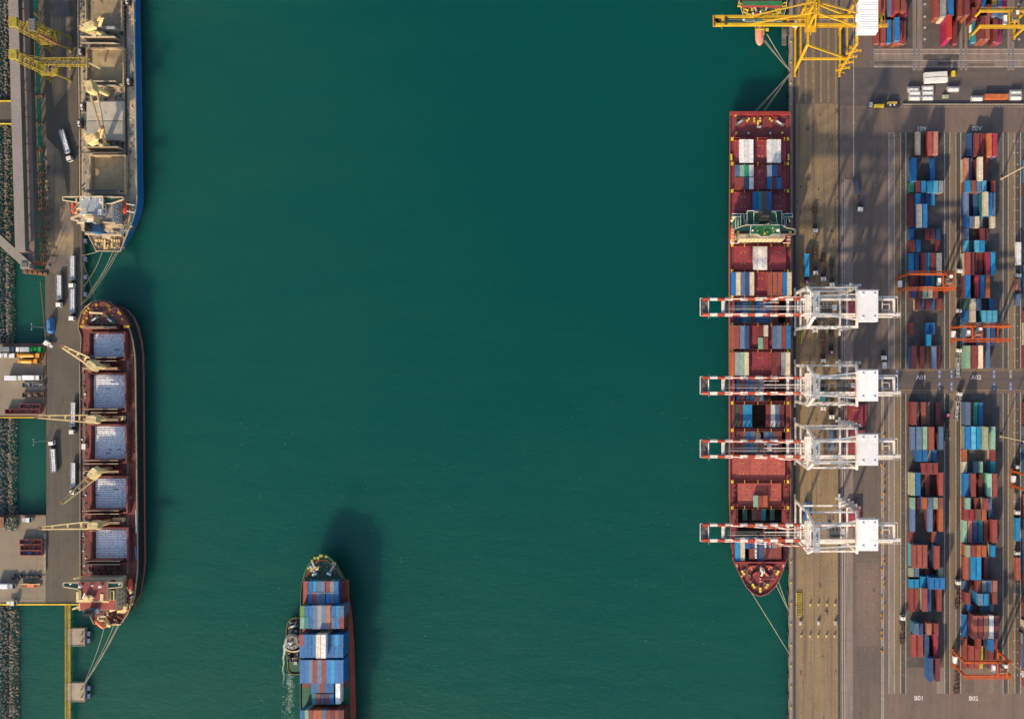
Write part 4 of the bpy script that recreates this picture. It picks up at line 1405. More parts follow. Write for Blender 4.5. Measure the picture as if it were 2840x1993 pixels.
    mb.railing([(LX - .6, 7.9), (LX + 9.2, 7.9)], ZG + 7.0, 1.1, .14)
    mb.railing([(LX - 1.2, -7.9), (LX - 1.2, 7.9)], ZG + 2, 1.1, .14)
    mb.boxz(LX - .6, LX + 9.2, 7.503, 8.1, ZG + 6.8, ZG + 6.95)
    mb.build('walkway', M('galvanised'), t)
    # back reach frame
    mb = MB()
    for X in (LX + 9.6, back - 1.8):
        mb.bar((X, -gh - .6, ZG + 1), (X, gh + .6, ZG + 1), 1.0, 1.2)
    mb.bar((LX + 12.5, -gh + 1, ZG + .6), (LX + 12.5, gh - 1, ZG + .6), .35); mb.bar((LX + 12.5, 1.3, ZG + .6), (back - 4, 1.3, ZG + .6), .3); mb.bar((LX + 12.5, -1.5, ZG + .6), (back - 4, -1.5, ZG + .6), .3)
    mb.bar((back - 3.9, -1.5, ZG + .6), (back - 3.9, 1.3, ZG + .6), .3)
    mb.boxz(back - 2.2, back + 1.4, -gh - .9, -gh + .9, ZG + .3, ZG + .9)
    mb.boxz(LX + 9, back - 2.2, -gh - 1.5, -gh - .9, ZG + .5, ZG + .6)
    mb.railing([(LX + 9, gh + 1.4), (back - .2, gh + 1.4), (back - .2, -gh - 1.6)], ZG + .9, 1.1, .14)
    mb.railing([(LX + 9, -gh - 1.6), (back + 1.4, -gh - 1.6), (back + 1.4, -gh + .9)], ZG + .9, 1.1, .14)
    mb.boxz(LX + 9, back - .2, gh + .8, gh + 1.4, ZG + .75, ZG + .82)
    mb.build('back_reach', M(main), t)
    # stairs with landings on the landside leg
    mb = MB()
    sy = half + 1.6 if not yellow else -half - 1.6
    sg = 1 if sy > 0 else -1
    for k in range(9):
        z0, z1 = 3 + k * 4.3, 3 + (k + 1) * 4.3
        xa, xb = (LX - 2.5, LX + 2.5) if k % 2 else (LX + 2.5, LX - 2.5)
        mb.bar((xa, sy, z0), (xb, sy, z1), .5, .2)
        mb.bar((xa, sy + .45 * sg, z0 + 1), (xb, sy + .45 * sg, z1 + 1), .12, .12)
        mb.boxz(min(xb, xb + (.9 if xb > LX else -.9)), max(xb, xb + (.9 if xb > LX else -.9)), sy - .7, sy + .7, z1 - .12, z1)
    mb.build('stairs', M(main if yellow else 'galvanised'), t)['kind'] = 'stuff'
    mb = MB()
    mb.railing([(LX - 9, half + 1.1), (LX + 2.6, half + 1.1)], ZG + .4, 1.1, .13)
    mb.railing([(WX - .9, half + 1.8), (WX + 3.2, half + 1.8), (WX + 3.2, half + .4)], ZG + 1.4, 1.2, .14)
    mb.railing([(WX + 3.4, half - 2), (WX + 6, half - 2), (WX + 6, half - 6)], ZG + 6, 1.2, .14)
    mb.build('platform_railing', M(main if yellow else 'galvanised'), t)['kind'] = 'stuff'
    mb = MB()
    for q in range(10):
        mb.box((WX + 1.5 + r.uniform(-1.6, 2.2), r.uniform(-5.5, 5.5), ZG + 2.6 + r.random() * 2), (r.uniform(.6, 1.6), r.uniform(.6, 1.8), r.uniform(.6, 1.6)), q % 2)
    mb.boxz(WX - 1.8, WX + 3.6, -6, 6, ZG + 1.95, ZG + 2.05, 0)
    mb.railing([(WX - 1.8, -6), (WX - 1.8, 6)], ZG + 2.05, 1.1, .12, 0); mb.railing([(WX + 3.6, -6), (WX + 3.6, 6)], ZG + 2.05, 1.1, .12, 0)
    mb.build('hinge_platform', [M(main), M('machinery')], t)
    t.location = (R.x, y, 0)
    return t

GW = 'white container cranes on the quay'
sts = sts_crane('white ship to shore crane furthest up the quay with red and white boom', 27.2, 'white_paint', 'white_paint', 'boom_red', 'house_white', group=GW)
for lb, y in (('white ship to shore crane second from the top, boom over an open hold', -11.2),
              ('white ship to shore crane third from the top, boom just above bare hatch covers', -42.2),
              ('white ship to shore crane lowest on the quay, next to the ship bow', -83.3)):
    c = copy_tree(sts)
    setlabel(c, lb, GW)
    c.location = (86.4, y, 0)
    dx = {-11.2: 9.0, -42.2: -32.0, -83.3: 4.0}[y]
    for ch in c.children:
        if ch.name.split('.')[0] in ('trolley', 'operator_cab', 'spreader'):
            ch.location.x += dx
sts_crane('big yellow ship to shore crane with a white machinery house at the top', 167.4, 'crane_yellow', 'crane_yellow', 'crane_yellow', 'house_white',
          half=11.0, gh=1.95, tip=28.0, back=112.0, yellow=True)

def rtg(label, xl, xr, yn, ys, m, beam, trolley=.75, hgt=19.0, group='rubber tyred yard cranes', side=1):
    X0, X1 = (xl - CX) / S, (xr - CX) / S
    Y1, Y0 = (CY - yn) / S, (CY - ys) / S
    t = thing('yard_crane', label, 'crane', ((X0 + X1) / 2, (Y0 + Y1) / 2, 0), group)
    for X in (X0, X1):
        mb = MB(); mb.bar((X, Y0 - 1.5, 1.9), (X, Y1 + 1.5, 1.9), 1.0, 1.1); mb.build('sill_beam', M(m), t)
        for Y in (Y0, Y1):
            mb = MB(); mb.bar((X, Y, 2.4), (X, Y, hgt - .7), .95, .95); mb.build('leg', M(m), t)
            for dy in (-1.1, 1.1):
                mb = MB(); mb.cyl((X - .3, Y + dy, .77), (X + .3, Y + dy, .77), .75, 10); mb.build('wheel', M('rubber'), t)
    for Y in (Y0, Y1):
        mb = MB(); mb.bar((X0 - .6, Y, hgt), (X1 + .6, Y, hgt), .95, 1.4); mb.build('main_girder', M(beam), t)
        mb = MB()
        mb.boxz(X0, X1, Y + (.9 if Y == Y1 else -1.5), Y + (1.5 if Y == Y1 else -.9), hgt + .1, hgt + .18)
        mb.railing([(X0, Y + (1.5 if Y == Y1 else -1.5)), (X1, Y + (1.5 if Y == Y1 else -1.5))], hgt + .2, 1.0, .1)
        mb.build('walkway', M(beam), t)
    tx = X0 + (X1 - X0) * trolley
    mb = MB()
    for q in (-2.4, 2.4):
        mb.bar((tx + q, Y0 - .3, hgt + 1.1), (tx + q, Y1 + .3, hgt + 1.1), .7, .6)
    mb.boxz(tx - 1.2, tx + 2.0, Y0 + 1.5, Y1 - 2.0, hgt + .9, hgt + 1.5)
    mb.bar((tx - 2.4, Y0 + 1.0, hgt + 1.2), (tx + 2.4, Y0 + 3.0, hgt + 1.2), .5)
    tr = mb.build('trolley', M(m), t)
    mb = MB(); mb.boxz(tx + .6, tx + 2.0, Y1 - 2.0, Y1 - .6, hgt + 1.5, hgt + 2.9); mb.build('hoist_box', M('house_white'), tr)
    mb = MB(); mb.cyl((tx - 1.0, Y0 + 2.6, hgt + 2), (tx + 1.7, Y0 + 2.6, hgt + 2), .65, 12); mb.boxz(tx - 1.2, tx + .4, Y0 + 3.4, Y1 - 2.2, hgt + 1.5, hgt + 2.6); mb.build('hoist_drum', M('machinery'), tr)
    mb = MB(); mb.boxz(tx - 4.4, tx - 2.9, Y0 + 1.6, Y1 - 1.9, hgt - 2.6, hgt - .4); mb.build('operator_cab', M('house_white'), tr)
    mb = MB(); mb.boxz(tx - 1.2, tx + 1.2, (Y0 + Y1) / 2 - 3.0, (Y0 + Y1) / 2 + 3.0, hgt - 4.0, hgt - 3.5)
    for q in (-.8, .8):
        for w in (-1, 1):
            mb.bar((tx + q, (Y0 + Y1) / 2 + w, hgt - 3.5), (tx + q, (Y0 + Y1) / 2 + w, hgt + .9), .08)
    mb.build('spreader', M('dark_steel'), tr)
    X = X0 if side > 0 else X1
    mb = MB(); mb.boxz(X - 1.0 * side if side < 0 else X - .9, X + .9, (Y0 + Y1) / 2 - 1.9, (Y0 + Y1) / 2 + 1.5, 2.5, 5.0); mb.build('power_unit', M('house_white'), t)
    mb = MB(); mb.bar((X0, Y0 + .4, 2.4), (X0 + .1, Y0 + .4, hgt - 1), .3); mb.bar((X1, Y1 - .4, 2.4), (X1, Y1 - .4, hgt - 1), .3); mb.build('ladder', M(m), t)
    return t
rtg('orange yard crane straddling block A01, trolley at its right end', 2490.7, 2614.5, 770, 806.5, 'rtg_orange', 'rtg_orange', .84)
rtg('orange yard crane straddling block A02, trolley at its left side', 2638, 2762, 909.5, 943, 'rtg_orange', 'rtg_orange', .28)
rtg('orange yard crane at the lower end of block B02', 2642, 2764, 1803, 1839, 'rtg_orange', 'rtg_orange', .80)
rtg('orange yard crane cut by the right picture edge', 2803, 2927, 1304, 1344, 'rtg_orange', 'rtg_orange', .5)
rtg('yellow yard crane at the top right corner over stacked containers', 2687, 2809, 66, 106, 'crane_yellow', 'crane_yellow', .72, 17.0)

# ---- yellow ship loaders on the bulk quay
GL = 'yellow ship loaders on the bulk quay'
def loader(label, yb, reach, twin):
    t = thing('ship_loader', label, 'ship loader', (-321, yb, 0), GL)
    X0, X1, Y0, Y1 = -326.0, -315.2, yb - 3.4, yb + 3.4
    for X in (X0, X1):
        for Y in (Y0, Y1):
            mb = MB(); mb.bar((X, Y, .5), (X + (1 if X == X0 else -1), Y, 9), .55, .7); mb.boxz(X - .5, X + .5, Y - 1.2, Y + 1.2, .02, .7); mb.build('leg', M('loader_yellow'), t)
    mb = MB()
    for Y in (Y0, Y1):
        mb.bar((X0 + 1, Y, 9), (X1 - 1, Y, 9), .5, .8)
        mb.bar((X0 + .4, Y, 4), (X1 - 1, Y, 9), .25)
    for X in (X0 + 1, X1 - 1):
        mb.bar((X, Y0, 9), (X, Y1, 9), .5, .8)
    mb.boxz(X0 + 1, X1 - 1, Y0, Y1, 9.42, 9.5)
    mb.railing([(X0 + 1, Y0), (X1 - 1, Y0), (X1 - 1, Y1), (X0 + 1, Y1), (X0 + 1, Y0)], 9.5, 1.1, .1)
    mb.build('portal', M('loader_yellow'), t)
    mb = MB(); lattice(mb, (X0 + 2.2, yb - .4, 9.5), (X0 + 2.2, yb - .4, 30.5), 3.2, 4.0, 7, .28, 0, .16)
    mb.build('tower', M('loader_yellow'), t)
    mb = MB(); mb.boxz(X0 + .4, X0 + 4.4, yb - 2.6, yb + 2.2, 30.5, 32.0); mb.build('tower_head', M('loader_yellow'), t)
    if twin:
        mb = MB(); lattice(mb, (X1 - 2.0, yb - .4, 9.5), (X1 - 2.0, yb - .4, 26), 2.6, 5.4, 6, .34, 0, .22); mb.build('tower', M('loader_yellow'), t)
        mb = MB(); mb.bar((X1 - 4.6, yb + 1.5, 10), (X1 - 4.6, yb + 1.5, 27), 1.0, 1.0); mb.build('chute', M('loader_yellow'), t)
        mb = MB(); mb.boxz(X1 - 3.6, X1 - .4, yb - 3, yb + 3, 26, 27.4); mb.build('machinery', M('machinery'), t)
        mb = MB(); mb.bar((X1 - .5, yb - 3.6, 10), (X1 - .5, yb - 3.6, 24), .9, .9); mb.build('chute', M('hull_red'), t)
    else:
        mb = MB(); lattice(mb, (X0 + 3, yb + 2.6, 11.5), (-298.5, yb + 2.6, 11.5), 3.6, 2.6, 10, .3, 0, .2); mb.build('boom', M('loader_yellow'), t)
        mb = MB(); mb.boxz(X0 + 4, -303, yb + 1.9, yb + 3.3, 11.0, 11.25); mb.build('belt', M('machinery'), t)
        mb = MB(); mb.bar((X0 + 2.2, yb - .4, 29), (-306, yb + 2.6, 13), .22); mb.bar((X0 + 2.2, yb + 1, 29), (-314, yb + 3.4, 13), .2); mb.build('stay', M('loader_yellow'), t)
        mb = MB(); mb.bar((-298.5, yb + 2.2, 11.5), (-295.5, yb + .8, 6.5), .8, .8); mb.build('spout', M('crane_cream'), t)
    r = random.Random(int(yb))
    mb = MB()
    for k in range(8):
        mb.box((r.uniform(X0 + 4.5, X1 - 1.5), r.uniform(Y0 + .6, Y1 - .6), 10.1), (r.uniform(.6, 2), r.uniform(.6, 1.6), 1.1), 0, r.uniform(-.2, .2))
    mb.build('deck_gear', M('machinery'), t)['kind'] = 'stuff'
loader('topmost yellow ship loader with two lattice towers and no boom out', 171.5, 0, True)
loader('lower yellow ship loader reaching a lattice boom over the blue ship', 155.2, 1, False)

# ---- conveyor galleries
def gallery(name, label, pts, z, w, m, ribs, hgt=3.2, wall='gallery_dark'):
    a, b = P(*pts[0], z), P(*pts[1], z)
    d = (b - a); L = d.length; d.normalize()
    n = Vector((-d.y, d.x, 0))
    t = thing(name, label, 'conveyor', ((a.x + b.x) / 2, (a.y + b.y) / 2, 0), 'covered conveyors on the western berth')
    mb = MB(); mb.bar(a - Vector((0, 0, hgt / 2)), b - Vector((0, 0, hgt / 2)), w * .94, hgt - .1); mb.build('wall', M(wall), t)
    mb = MB(); mb.bar(a + Vector((0, 0, .05)), b + Vector((0, 0, .05)), w, .18); rf = mb.build('roof', M(m), t)
    if ribs:
        mb = MB()
        k = int(L / 1.35)
        for i in range(k):
            p = a + d * ((i + .5) * L / k)
            mb.box((p.x, p.y, z + .17), (w * .98, .1, .06), 0, math.atan2(d.y, d.x) - PI / 2)
        mb.build('roof_sheets', M(m), rf)['kind'] = 'stuff'
    k = max(2, int(L / 14))
    for i in range(k + 1):
        mb = MB()
        p = a + d * (L * i / k)
        for s in (-1, 1):
            q = p + n * (s * w * .38)
            mb.bar((q.x + n.x * s * .8, q.y + n.y * s * .8, -8), (q.x, q.y, z - hgt), .45)
        mb.bar((p.x - n.x * w * .4, p.y - n.y * w * .4, z - hgt - .3), (p.x + n.x * w * .4, p.y + n.y * w * .4, z - hgt - .3), .4)
        mb.build('trestle', M('steel_rust'), t)
    return t
gallery('conveyor_gallery', 'long pale ribbed roof of a covered conveyor along the west edge', ((35, -60), (56.5, 697)), 16, 5.2, 'gallery_roof', True)
gallery('conveyor_gallery', 'low dark roofed conveyor between the pale ribbed roof and the quay', ((70, -60), (87, 722)), 9, 3.7, 'lane_pale', False)
gallery('conveyor_gallery', 'slanting short conveyor roof rising from the lower left to the transfer tower', ((-40, 630), (79, 738)), 11, 4.4, 'gallery_roof', False)
t = thing('transfer_tower', 'small steel tower where the slanting conveyor meets the others', 'tower', (*at(85, 735), 0))
mb = MB(); a, b = at(70, 745, 8), at(92, 727, 8)
for X in (a[0], b[0]):
    for Y in (a[1], b[1]):
        mb.bar((X, Y, -8), (X, Y, 11), .4)
mb.build('frame', M('steel_rust'), t)
mb = MB(); mb.boxz(a[0] - .3, b[0] + .3, a[1] - .3, b[1] + .3, 8, 11.3); mb.build('housing', M('gallery_roof'), t)
mb = MB(); mb.boxz(a[0] + .6, b[0] - .6, a[1] + .6, b[1] - .6, 11.303, 11.8); mb.build('head_drive', M('machinery'), t)
t = thing('pier_stub', 'rusty brown platform below the transfer tower joining it to the quay', 'platform', (*at(100, 755), 0))
mb = MB(); c = [P(x, y, 0) for x, y in ((62, 744), (138, 757), (138, 766), (64, 758))]
mb.prism(ccw([(p.x, p.y) for p in c]), -.8, -.05); mb.build('deck', M('lane_ochre'), t)
mb = MB()
for k in range(5):
    x_, y_ = at(72 + k * 14, 753 + k * 1.6)
    mb.boxz(x_ - 1.0, x_ + 1.0, y_ - .9, y_ + .5, -.047, .9)
    mb.cyl((x_ + .3, y_, -9), (x_ + .3, y_, -.8), .4, 8)
mb.build('girder', M('steel_rust'), t)
# pipe rack over the strip of water between conveyor and quay
t = thing('pipe_rack', 'rusty pipe rack with slender posts along the inner side of the bulk quay', 'pipe rack', (*at(120, 500), 0))
mb = MB()
for x0, y0, x1, y1, w, z in ((110, 405, 122, 735, .55, 1.0), (103, 405, 115, 735, .25, 1.4), (94, 60, 104, 400, .3, 1.2), (112, 780, 127, 950, .25, .5)):
    p, q = P(x0, y0, z), P(x1, y1, z)
    mb.bar(p, q, w, w)
mb.build('pipe', M('steel_rust'), t)['kind'] = 'stuff'
mb = MB()
ys = [455, 482, 506, 530, 554, 578, 603, 628, 653, 678, 703, 727]
for i, y in enumerate(ys):
    xo = (y - 455) * .05
    p, q = P(100 + xo, y, 2.0), P(132 + xo, y + 3, 2.0)
    mb.bar(p, q, .3)
    if i < len(ys) - 1:
        mb.bar(P(103 + xo, y, 1.6), P(116 + xo, ys[i + 1], 1.6), .2)
    mb.bar((q.x, q.y, 0), (q.x, q.y, 7.5), .22)
    mb.bar((p.x, p.y, -8), (p.x, p.y, 2), .3)
for y in (60, 95, 225, 250, 345, 352):
    p = P(118, y + 22, 0)
    mb.bar(p, p + Vector((0, 0, 9)), .16)
mb.build('post', M('steel_rust'), t)['kind'] = 'stuff'
mb = MB()
r = random.Random(21)
for k in range(16):
    x_, y_ = at(124 + r.uniform(0, 14), 440 + k * 20 + r.uniform(-6, 6))
    mb.box((x_, y_, .4), (r.uniform(.6, 1.8), r.uniform(.5, 1.5), .8), 0, r.random())
mb.build('valve_boxes', M('machinery'), t)['kind'] = 'stuff'
# trestle road at the left edge
t = thing('access_bridge', 'short grey access bridge with yellow rails at the left edge', 'bridge', (*at(10, 312), 0))
mb = MB(); a, b = at(-400, 345, 0), at(36, 280, 0)
mb.boxz(a[0], b[0], a[1], b[1], -1.2, 0); mb.build('deck', M('left_quay'), t)
for y in (281, 344):
    mb = MB(); Y = at(0, y)[1]; mb.bar((a[0], Y, .9), (b[0], Y, .9), .35); mb.bar((a[0], Y, .3), (b[0], Y, .3), .4, .6); mb.build('railing', M('yellow_paint'), t)
# ---------------------------------------------------------------- ships
mat('deckhouse_red', (.26, .055, .045), rough=.7, var=.15, scale=.3, dirt=(.16, .05, .04), dirt_amt=.5)
mat('roof_bluegrey', (.30, .34, .38), rough=.6, var=.15, scale=.4, dirt=(.22, .2, .16), dirt_amt=.5)
mat('bag_gap', (.46, .49, .54), rough=.9, var=.2)
ORD = ['first', 'second', 'third', 'fourth', 'fifth', 'sixth', 'seventh', 'eighth', 'ninth', 'tenth', 'eleventh', 'twelfth', 'thirteenth',
       'fourteenth', 'fifteenth', 'sixteenth', 'seventeenth', 'eighteenth', 'nineteenth', 'twentieth']
CONT = []     # every container: dict(x, y, z, L, col, top, where)

def stack(px, py, zb, tiers, L, col, side, where):
    zt = zb + 2.6 * tiers
    x, y = at(px, py, zt)
    for k in range(tiers):
        top = k == tiers - 1
        CONT.append(dict(x=x, y=y, z=zb + 2.6 * k, L=L, col=col if top else (side or col), top=top, where=where, px=px, tiers=tiers))

def hull(t, D, zd, up, boot, W=None, zb=-1.2, deckmat=None, name='hull', inset=0.0):
    D3 = [P(x, y, zd) for x, y in D]
    D2 = ccw([(p.x, p.y) for p in D3])
    if W is None:
        W2 = D2
    else:
        W2 = ccw([(p.x, p.y) for p in (P(x, y, zd) for x, y in W)])
    n = len(D2)
    f = (zb + 4.5) / (zd + 4.5)
    Mid = [(W2[i][0] + (D2[i][0] - W2[i][0]) * f, W2[i][1] + (D2[i][1] - W2[i][1]) * f) for i in range(n)]
    mb = MB()
    vs = [(p[0], p[1], -4.5) for p in W2] + [(p[0], p[1], zb) for p in Mid] + [(p[0], p[1], zd) for p in D2]
    mb.add(vs, [(i, (i + 1) % n, n + (i + 1) % n, n + i) for i in range(n)], 1)
    mb.add(vs, [(n + i, n + (i + 1) % n, 2 * n + (i + 1) % n, 2 * n + i) for i in range(n)], 0)
    mb.build(name, [M(up), M(boot)], t)
    if deckmat:
        mb = MB(); mb.sheet(D2, zd - .02); mb.build('deck', M(deckmat), t)
    return D2

def gunwale(t, D2, z, m, h=.9, w=.3, name='gunwale', closed=True):
    mb = MB()
    pts = D2 + D2[:1] if closed else D2
    for a, b in zip(pts[:-1], pts[1:]):
        mb.bar((a[0], a[1], z + h / 2), (b[0], b[1], z + h / 2), w, h)
    return mb.build(name, M(m), t)

def pbox(mb, x0, x1, y0, y1, z0, z1, mi=0, zr=None):
    zr = z1 if zr is None else zr
    a, b = at(x0, y1, zr), at(x1, y0, zr)
    return mb.boxz(a[0], b[0], a[1], b[1], z0, z1, mi)

def clutter(t, x0, x1, y0, y1, z, n, mats, seed, smax=1.6, hmax=1.0, name='deck_fittings'):
    r = random.Random(seed)
    mb = MB()
    for k in range(n):
        x_, y_ = at(r.uniform(x0, x1), r.uniform(y0, y1), z)
        h = r.uniform(.2, hmax)
        q = r.random()
        if q < .25:
            mb.cyl((x_, y_, z), (x_, y_, z + h), r.uniform(.15, .4), 7, r.randrange(len(mats)))
        else:
            mb.box((x_, y_, z + h / 2), (r.uniform(.25, smax), r.uniform(.25, smax), h), r.randrange(len(mats)), r.choice((0, 0, 0, r.uniform(-.7, .7))))
    o = mb.build(name, [M(m) for m in mats], t)
    o['kind'] = 'stuff'
    return o

def bollards(t, pts, z, m='bollard_yellow', r_=.45, h=.8):
    f = None
    for x, y in pts:
        if f is None:
            mb = MB(); mb.cyl((0, 0, 0), (0, 0, h), r_, 10); mb.cyl((0, 0, h), (0, 0, h + .15), r_ * 1.2, 10)
            f = mb.build('bollard', M(m)); f.parent = t; o = f
        else:
            o = f.copy(); COL.objects.link(o)
        p = P(x, y, z)
        o.location = p - ORIG[t.name]

def winch(t, px, py, z, m='machinery', rz=0.0, drum='galvanised'):
    p = P(px, py, z)
    c, s = math.cos(rz), math.sin(rz)
    def q(x, y, zz):
        return (p.x + x * c - y * s, p.y + x * s + y * c, z + zz)
    mb = MB()
    mb.cyl(q(-1.6, 0, .9), q(1.6, 0, .9), .55, 10, 1); mb.cyl(q(-1.75, 0, .9), q(-1.6, 0, .9), .9, 10, 0); mb.cyl(q(1.6, 0, .9), q(1.75, 0, .9), .9, 10, 0)
    mb.box(q(2.4, 0, .7), (1.1, 1.4, 1.4), 0, rz); mb.box(q(0, 0, .1), (4.6, 1.8, .2), 0, rz)
    return mb.build('mooring_winch', [M(m), M(drum)], t)

def rope(label, a, b, group, sag=1.0, r_=.13):
    a, b = Vector(a), Vector(b)
    mb = MB()
    pts = []
    for k in range(9):
        u = k / 8
        p = a.lerp(b, u)
        p.z -= sag * 4 * u * (1 - u)
        p.z = max(p.z, WZ + .05)
        pts.append(p)
    mb.tube(pts, r_, 5)
    one('mooring_rope', label, 'rope', mb, M('ropes'), tuple(a), group)

def deck_crane(t, px, py, zd, zc, tip, m='crane_cream', tipz=None, up=False):
    """pedestal, slewing house with cab, twin boom jib; tip given in photo pixels"""
    c = P(px, py, zd)
    mb = MB()
    mb.cyl((c.x, c.y, zd), (c.x, c.y, zc), 1.45, 14, 0, 1.25)
    cr = mb.build('deck_crane', M(m), t)
    tz = zc + 4 if tipz is None else tipz
    tp = P(tip[0], tip[1], tz)
    d = Vector((tp.x - c.x, tp.y - c.y, 0)); L = d.length; d.normalize()
    n = Vector((-d.y, d.x, 0))
    a = math.atan2(d.y, d.x)
    mb = MB()
    def pr(u, v):
        return (c.x + d.x * u + n.x * v, c.y + d.y * u + n.y * v)
    mb.prism([pr(-2.2, -2.0), pr(-.4, -2.5), pr(4.4, -2.3), pr(4.9, -1.0), pr(4.9, 1.0), pr(4.4, 2.3), pr(-.4, 2.5), pr(-2.2, 2.0)], zc, zc + 4.0, 0,
             top=[pr(-2.0, -1.5), pr(-.3, -1.9), pr(3.0, -1.7), pr(3.4, -.8), pr(3.4, .8), pr(3.0, 1.7), pr(-.3, 1.9), pr(-2.0, 1.5)])
    mb.cyl((c.x, c.y, zc - .4), (c.x, c.y, zc), 1.9, 14)
    mb.build('crane_house', M(m), cr)
    mb = MB()
    for s in (-1, 1):
        q = pr(3.6, s * 1.9)
        e = Vector((tp.x, tp.y, tz)) + n * (s * .55)
        p = Vector((q[0], q[1], zc + .9))
        mb.bar(p, e, .62, .85)
    q0 = Vector((*pr(3.6, 0), zc + .9)); e0 = Vector((tp.x, tp.y, tz))
    for u in (.18, .45, .75, .97):
        w = 1.9 + (.55 - 1.9) * u
        p = q0.lerp(e0, u)
        mb.bar(p - n * w, p + n * w, .7, .5)
    mb.build('jib', M(m), cr)
    mb = MB()
    mb.box((tp.x, tp.y, tz), (1.6, 1.7, 1.0), 0, a)
    for s in (-.4, .4):
        mb.bar((*pr(1, s), zc + 4.2), Vector((tp.x, tp.y, tz + .5)) + n * s, .08)
    mb.build('jib_head', M('steel_rust'), cr)
    mb = MB(); q = pr(4.0, -2.9); mb.box((q[0], q[1], zc + 1.6), (1.8, 1.3, 2.0), 0, a); mb.build('operator_cab', M('glass_dark'), cr)
    mb = MB()
    for k in range(4):
        mb.bar((*pr(-2.0 + k * 1.2, 2.3), zc + 4), (*pr(-2.0 + k * 1.2, 2.3), zc + 5.1), .12)
    mb.bar((*pr(-2.0, 2.3), zc + 5.1), (*pr(1.6, 2.3), zc + 5.1), .12)
    mb.build('railing', M(m), cr)

def coaming(t, x0, x1, y0, y1, zd, h, m, dark='hold_dark', w=.7):
    a, b = at(x0, y1, zd + h), at(x1, y0, zd + h)
    mb = MB()
    mb.boxz(a[0] - w, b[0] + w, a[1] - w, a[1], zd, zd + h); mb.boxz(a[0] - w, b[0] + w, b[1], b[1] + w, zd, zd + h)
    mb.boxz(a[0] - w, a[0], a[1], b[1], zd, zd + h); mb.boxz(b[0], b[0] + w, a[1], b[1], zd, zd + h)
    k = int((b[1] - a[1]) / 2.2)
    for i in range(k):
        y = a[1] + (i + .5) * (b[1] - a[1]) / k
        mb.boxz(a[0] - w - .6, a[0] - w, y - .08, y + .08, zd, zd + h * .8); mb.boxz(b[0] + w, b[0] + w + .6, y - .08, y + .08, zd, zd + h * .8)
    mb.build('hatch_coaming', M(m), t)
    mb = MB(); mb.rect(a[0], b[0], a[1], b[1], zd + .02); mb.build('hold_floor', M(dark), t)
    return a, b

def folded_cover(t, x0, x1, y, zd, h, m, lean, edge):
    """pair of steel hatch panels folded upright, their ribbed undersides showing"""
    a, b = at(x0, y, zd + h), at(x1, y, zd + h)
    Y = a[1]
    mb = MB()
    for q, yo in ((0, 0.0), (1, 1.3)):
        y0 = Y + yo
        vs = [(a[0], y0, zd + .3), (b[0], y0, zd + .3), (b[0], y0 + .7, zd + .3), (a[0], y0 + .7, zd + .3)]
        ty = y0 + lean * (1 if q == 0 else -.3)
        vs += [(a[0], ty, zd + h), (b[0], ty, zd + h), (b[0], ty + .5, zd + h), (a[0], ty + .5, zd + h)]
        mb.add(vs, [(3, 2, 1, 0), (4, 5, 6, 7), (0, 1, 5, 4), (1, 2, 6, 5), (2, 3, 7, 6), (3, 0, 4, 7)], 0)
        mb.bar((a[0], ty + .25, zd + h + .13), (b[0], ty + .25, zd + h + .13), .35, .2, 1)
    for i in range(1, 3):
        x = a[0] + (b[0] - a[0]) * i / 3
        mb.bar((x, Y - .06, zd + .4), (x, Y + lean - .06, zd + h), .3, .12, 1)
    mb.build('hatch_cover', [M(m), M(edge)], t)

def bags(label, x0, x1, y0, y1, z, seed, dip=.5):
    r = random.Random(seed)
    a, b = at(x0, y1, z), at(x1, y0, z)
    mb = MB()
    mb.rect(a[0], b[0], a[1], b[1], z - .85, 1)
    y = a[1]
    while y < b[1] - .4:
        hh = min(r.uniform(.75, 1.15), b[1] - y)
        x = a[0] + r.uniform(-.8, 0)
        while x < b[0]:
            w = r.uniform(1.2, 3.2)
            X0, X1 = max(a[0], x), min(b[0], x + w)
            if X1 - X0 > .4 and r.random() > .012:
                e = min((X0 + X1) / 2 - a[0], b[0] - (X0 + X1) / 2, y - a[1], b[1] - y)
                zt = z - dip * max(0, 1 - e / 2.5) + r.uniform(-.05, .05)
                g = .05
                j = [r.uniform(-.07, .07) for _ in range(4)]
                vs = [(X0 + g, y + g, z - .8), (X1 - g, y + g, z - .8), (X1 - g, y + hh - g, z - .8), (X0 + g, y + hh - g, z - .8),
                      (X0 + .11, y + .11 + j[0] * .5, zt), (X1 - .11, y + .11 + j[1] * .5, zt), (X1 - .11, y + hh - .11 + j[2] * .5, zt), (X0 + .11, y + hh - .11 + j[3] * .5, zt)]
                mb.add(vs, [(4, 5, 6, 7), (0, 1, 5, 4), (1, 2, 6, 5), (2, 3, 7, 6), (3, 0, 4, 7)], 0)
            x += w
        y += hh
    o = mb.build('sack_cargo', [M('bag_white'), M('bag_gap')])
    kind(o, 'stuff', label)

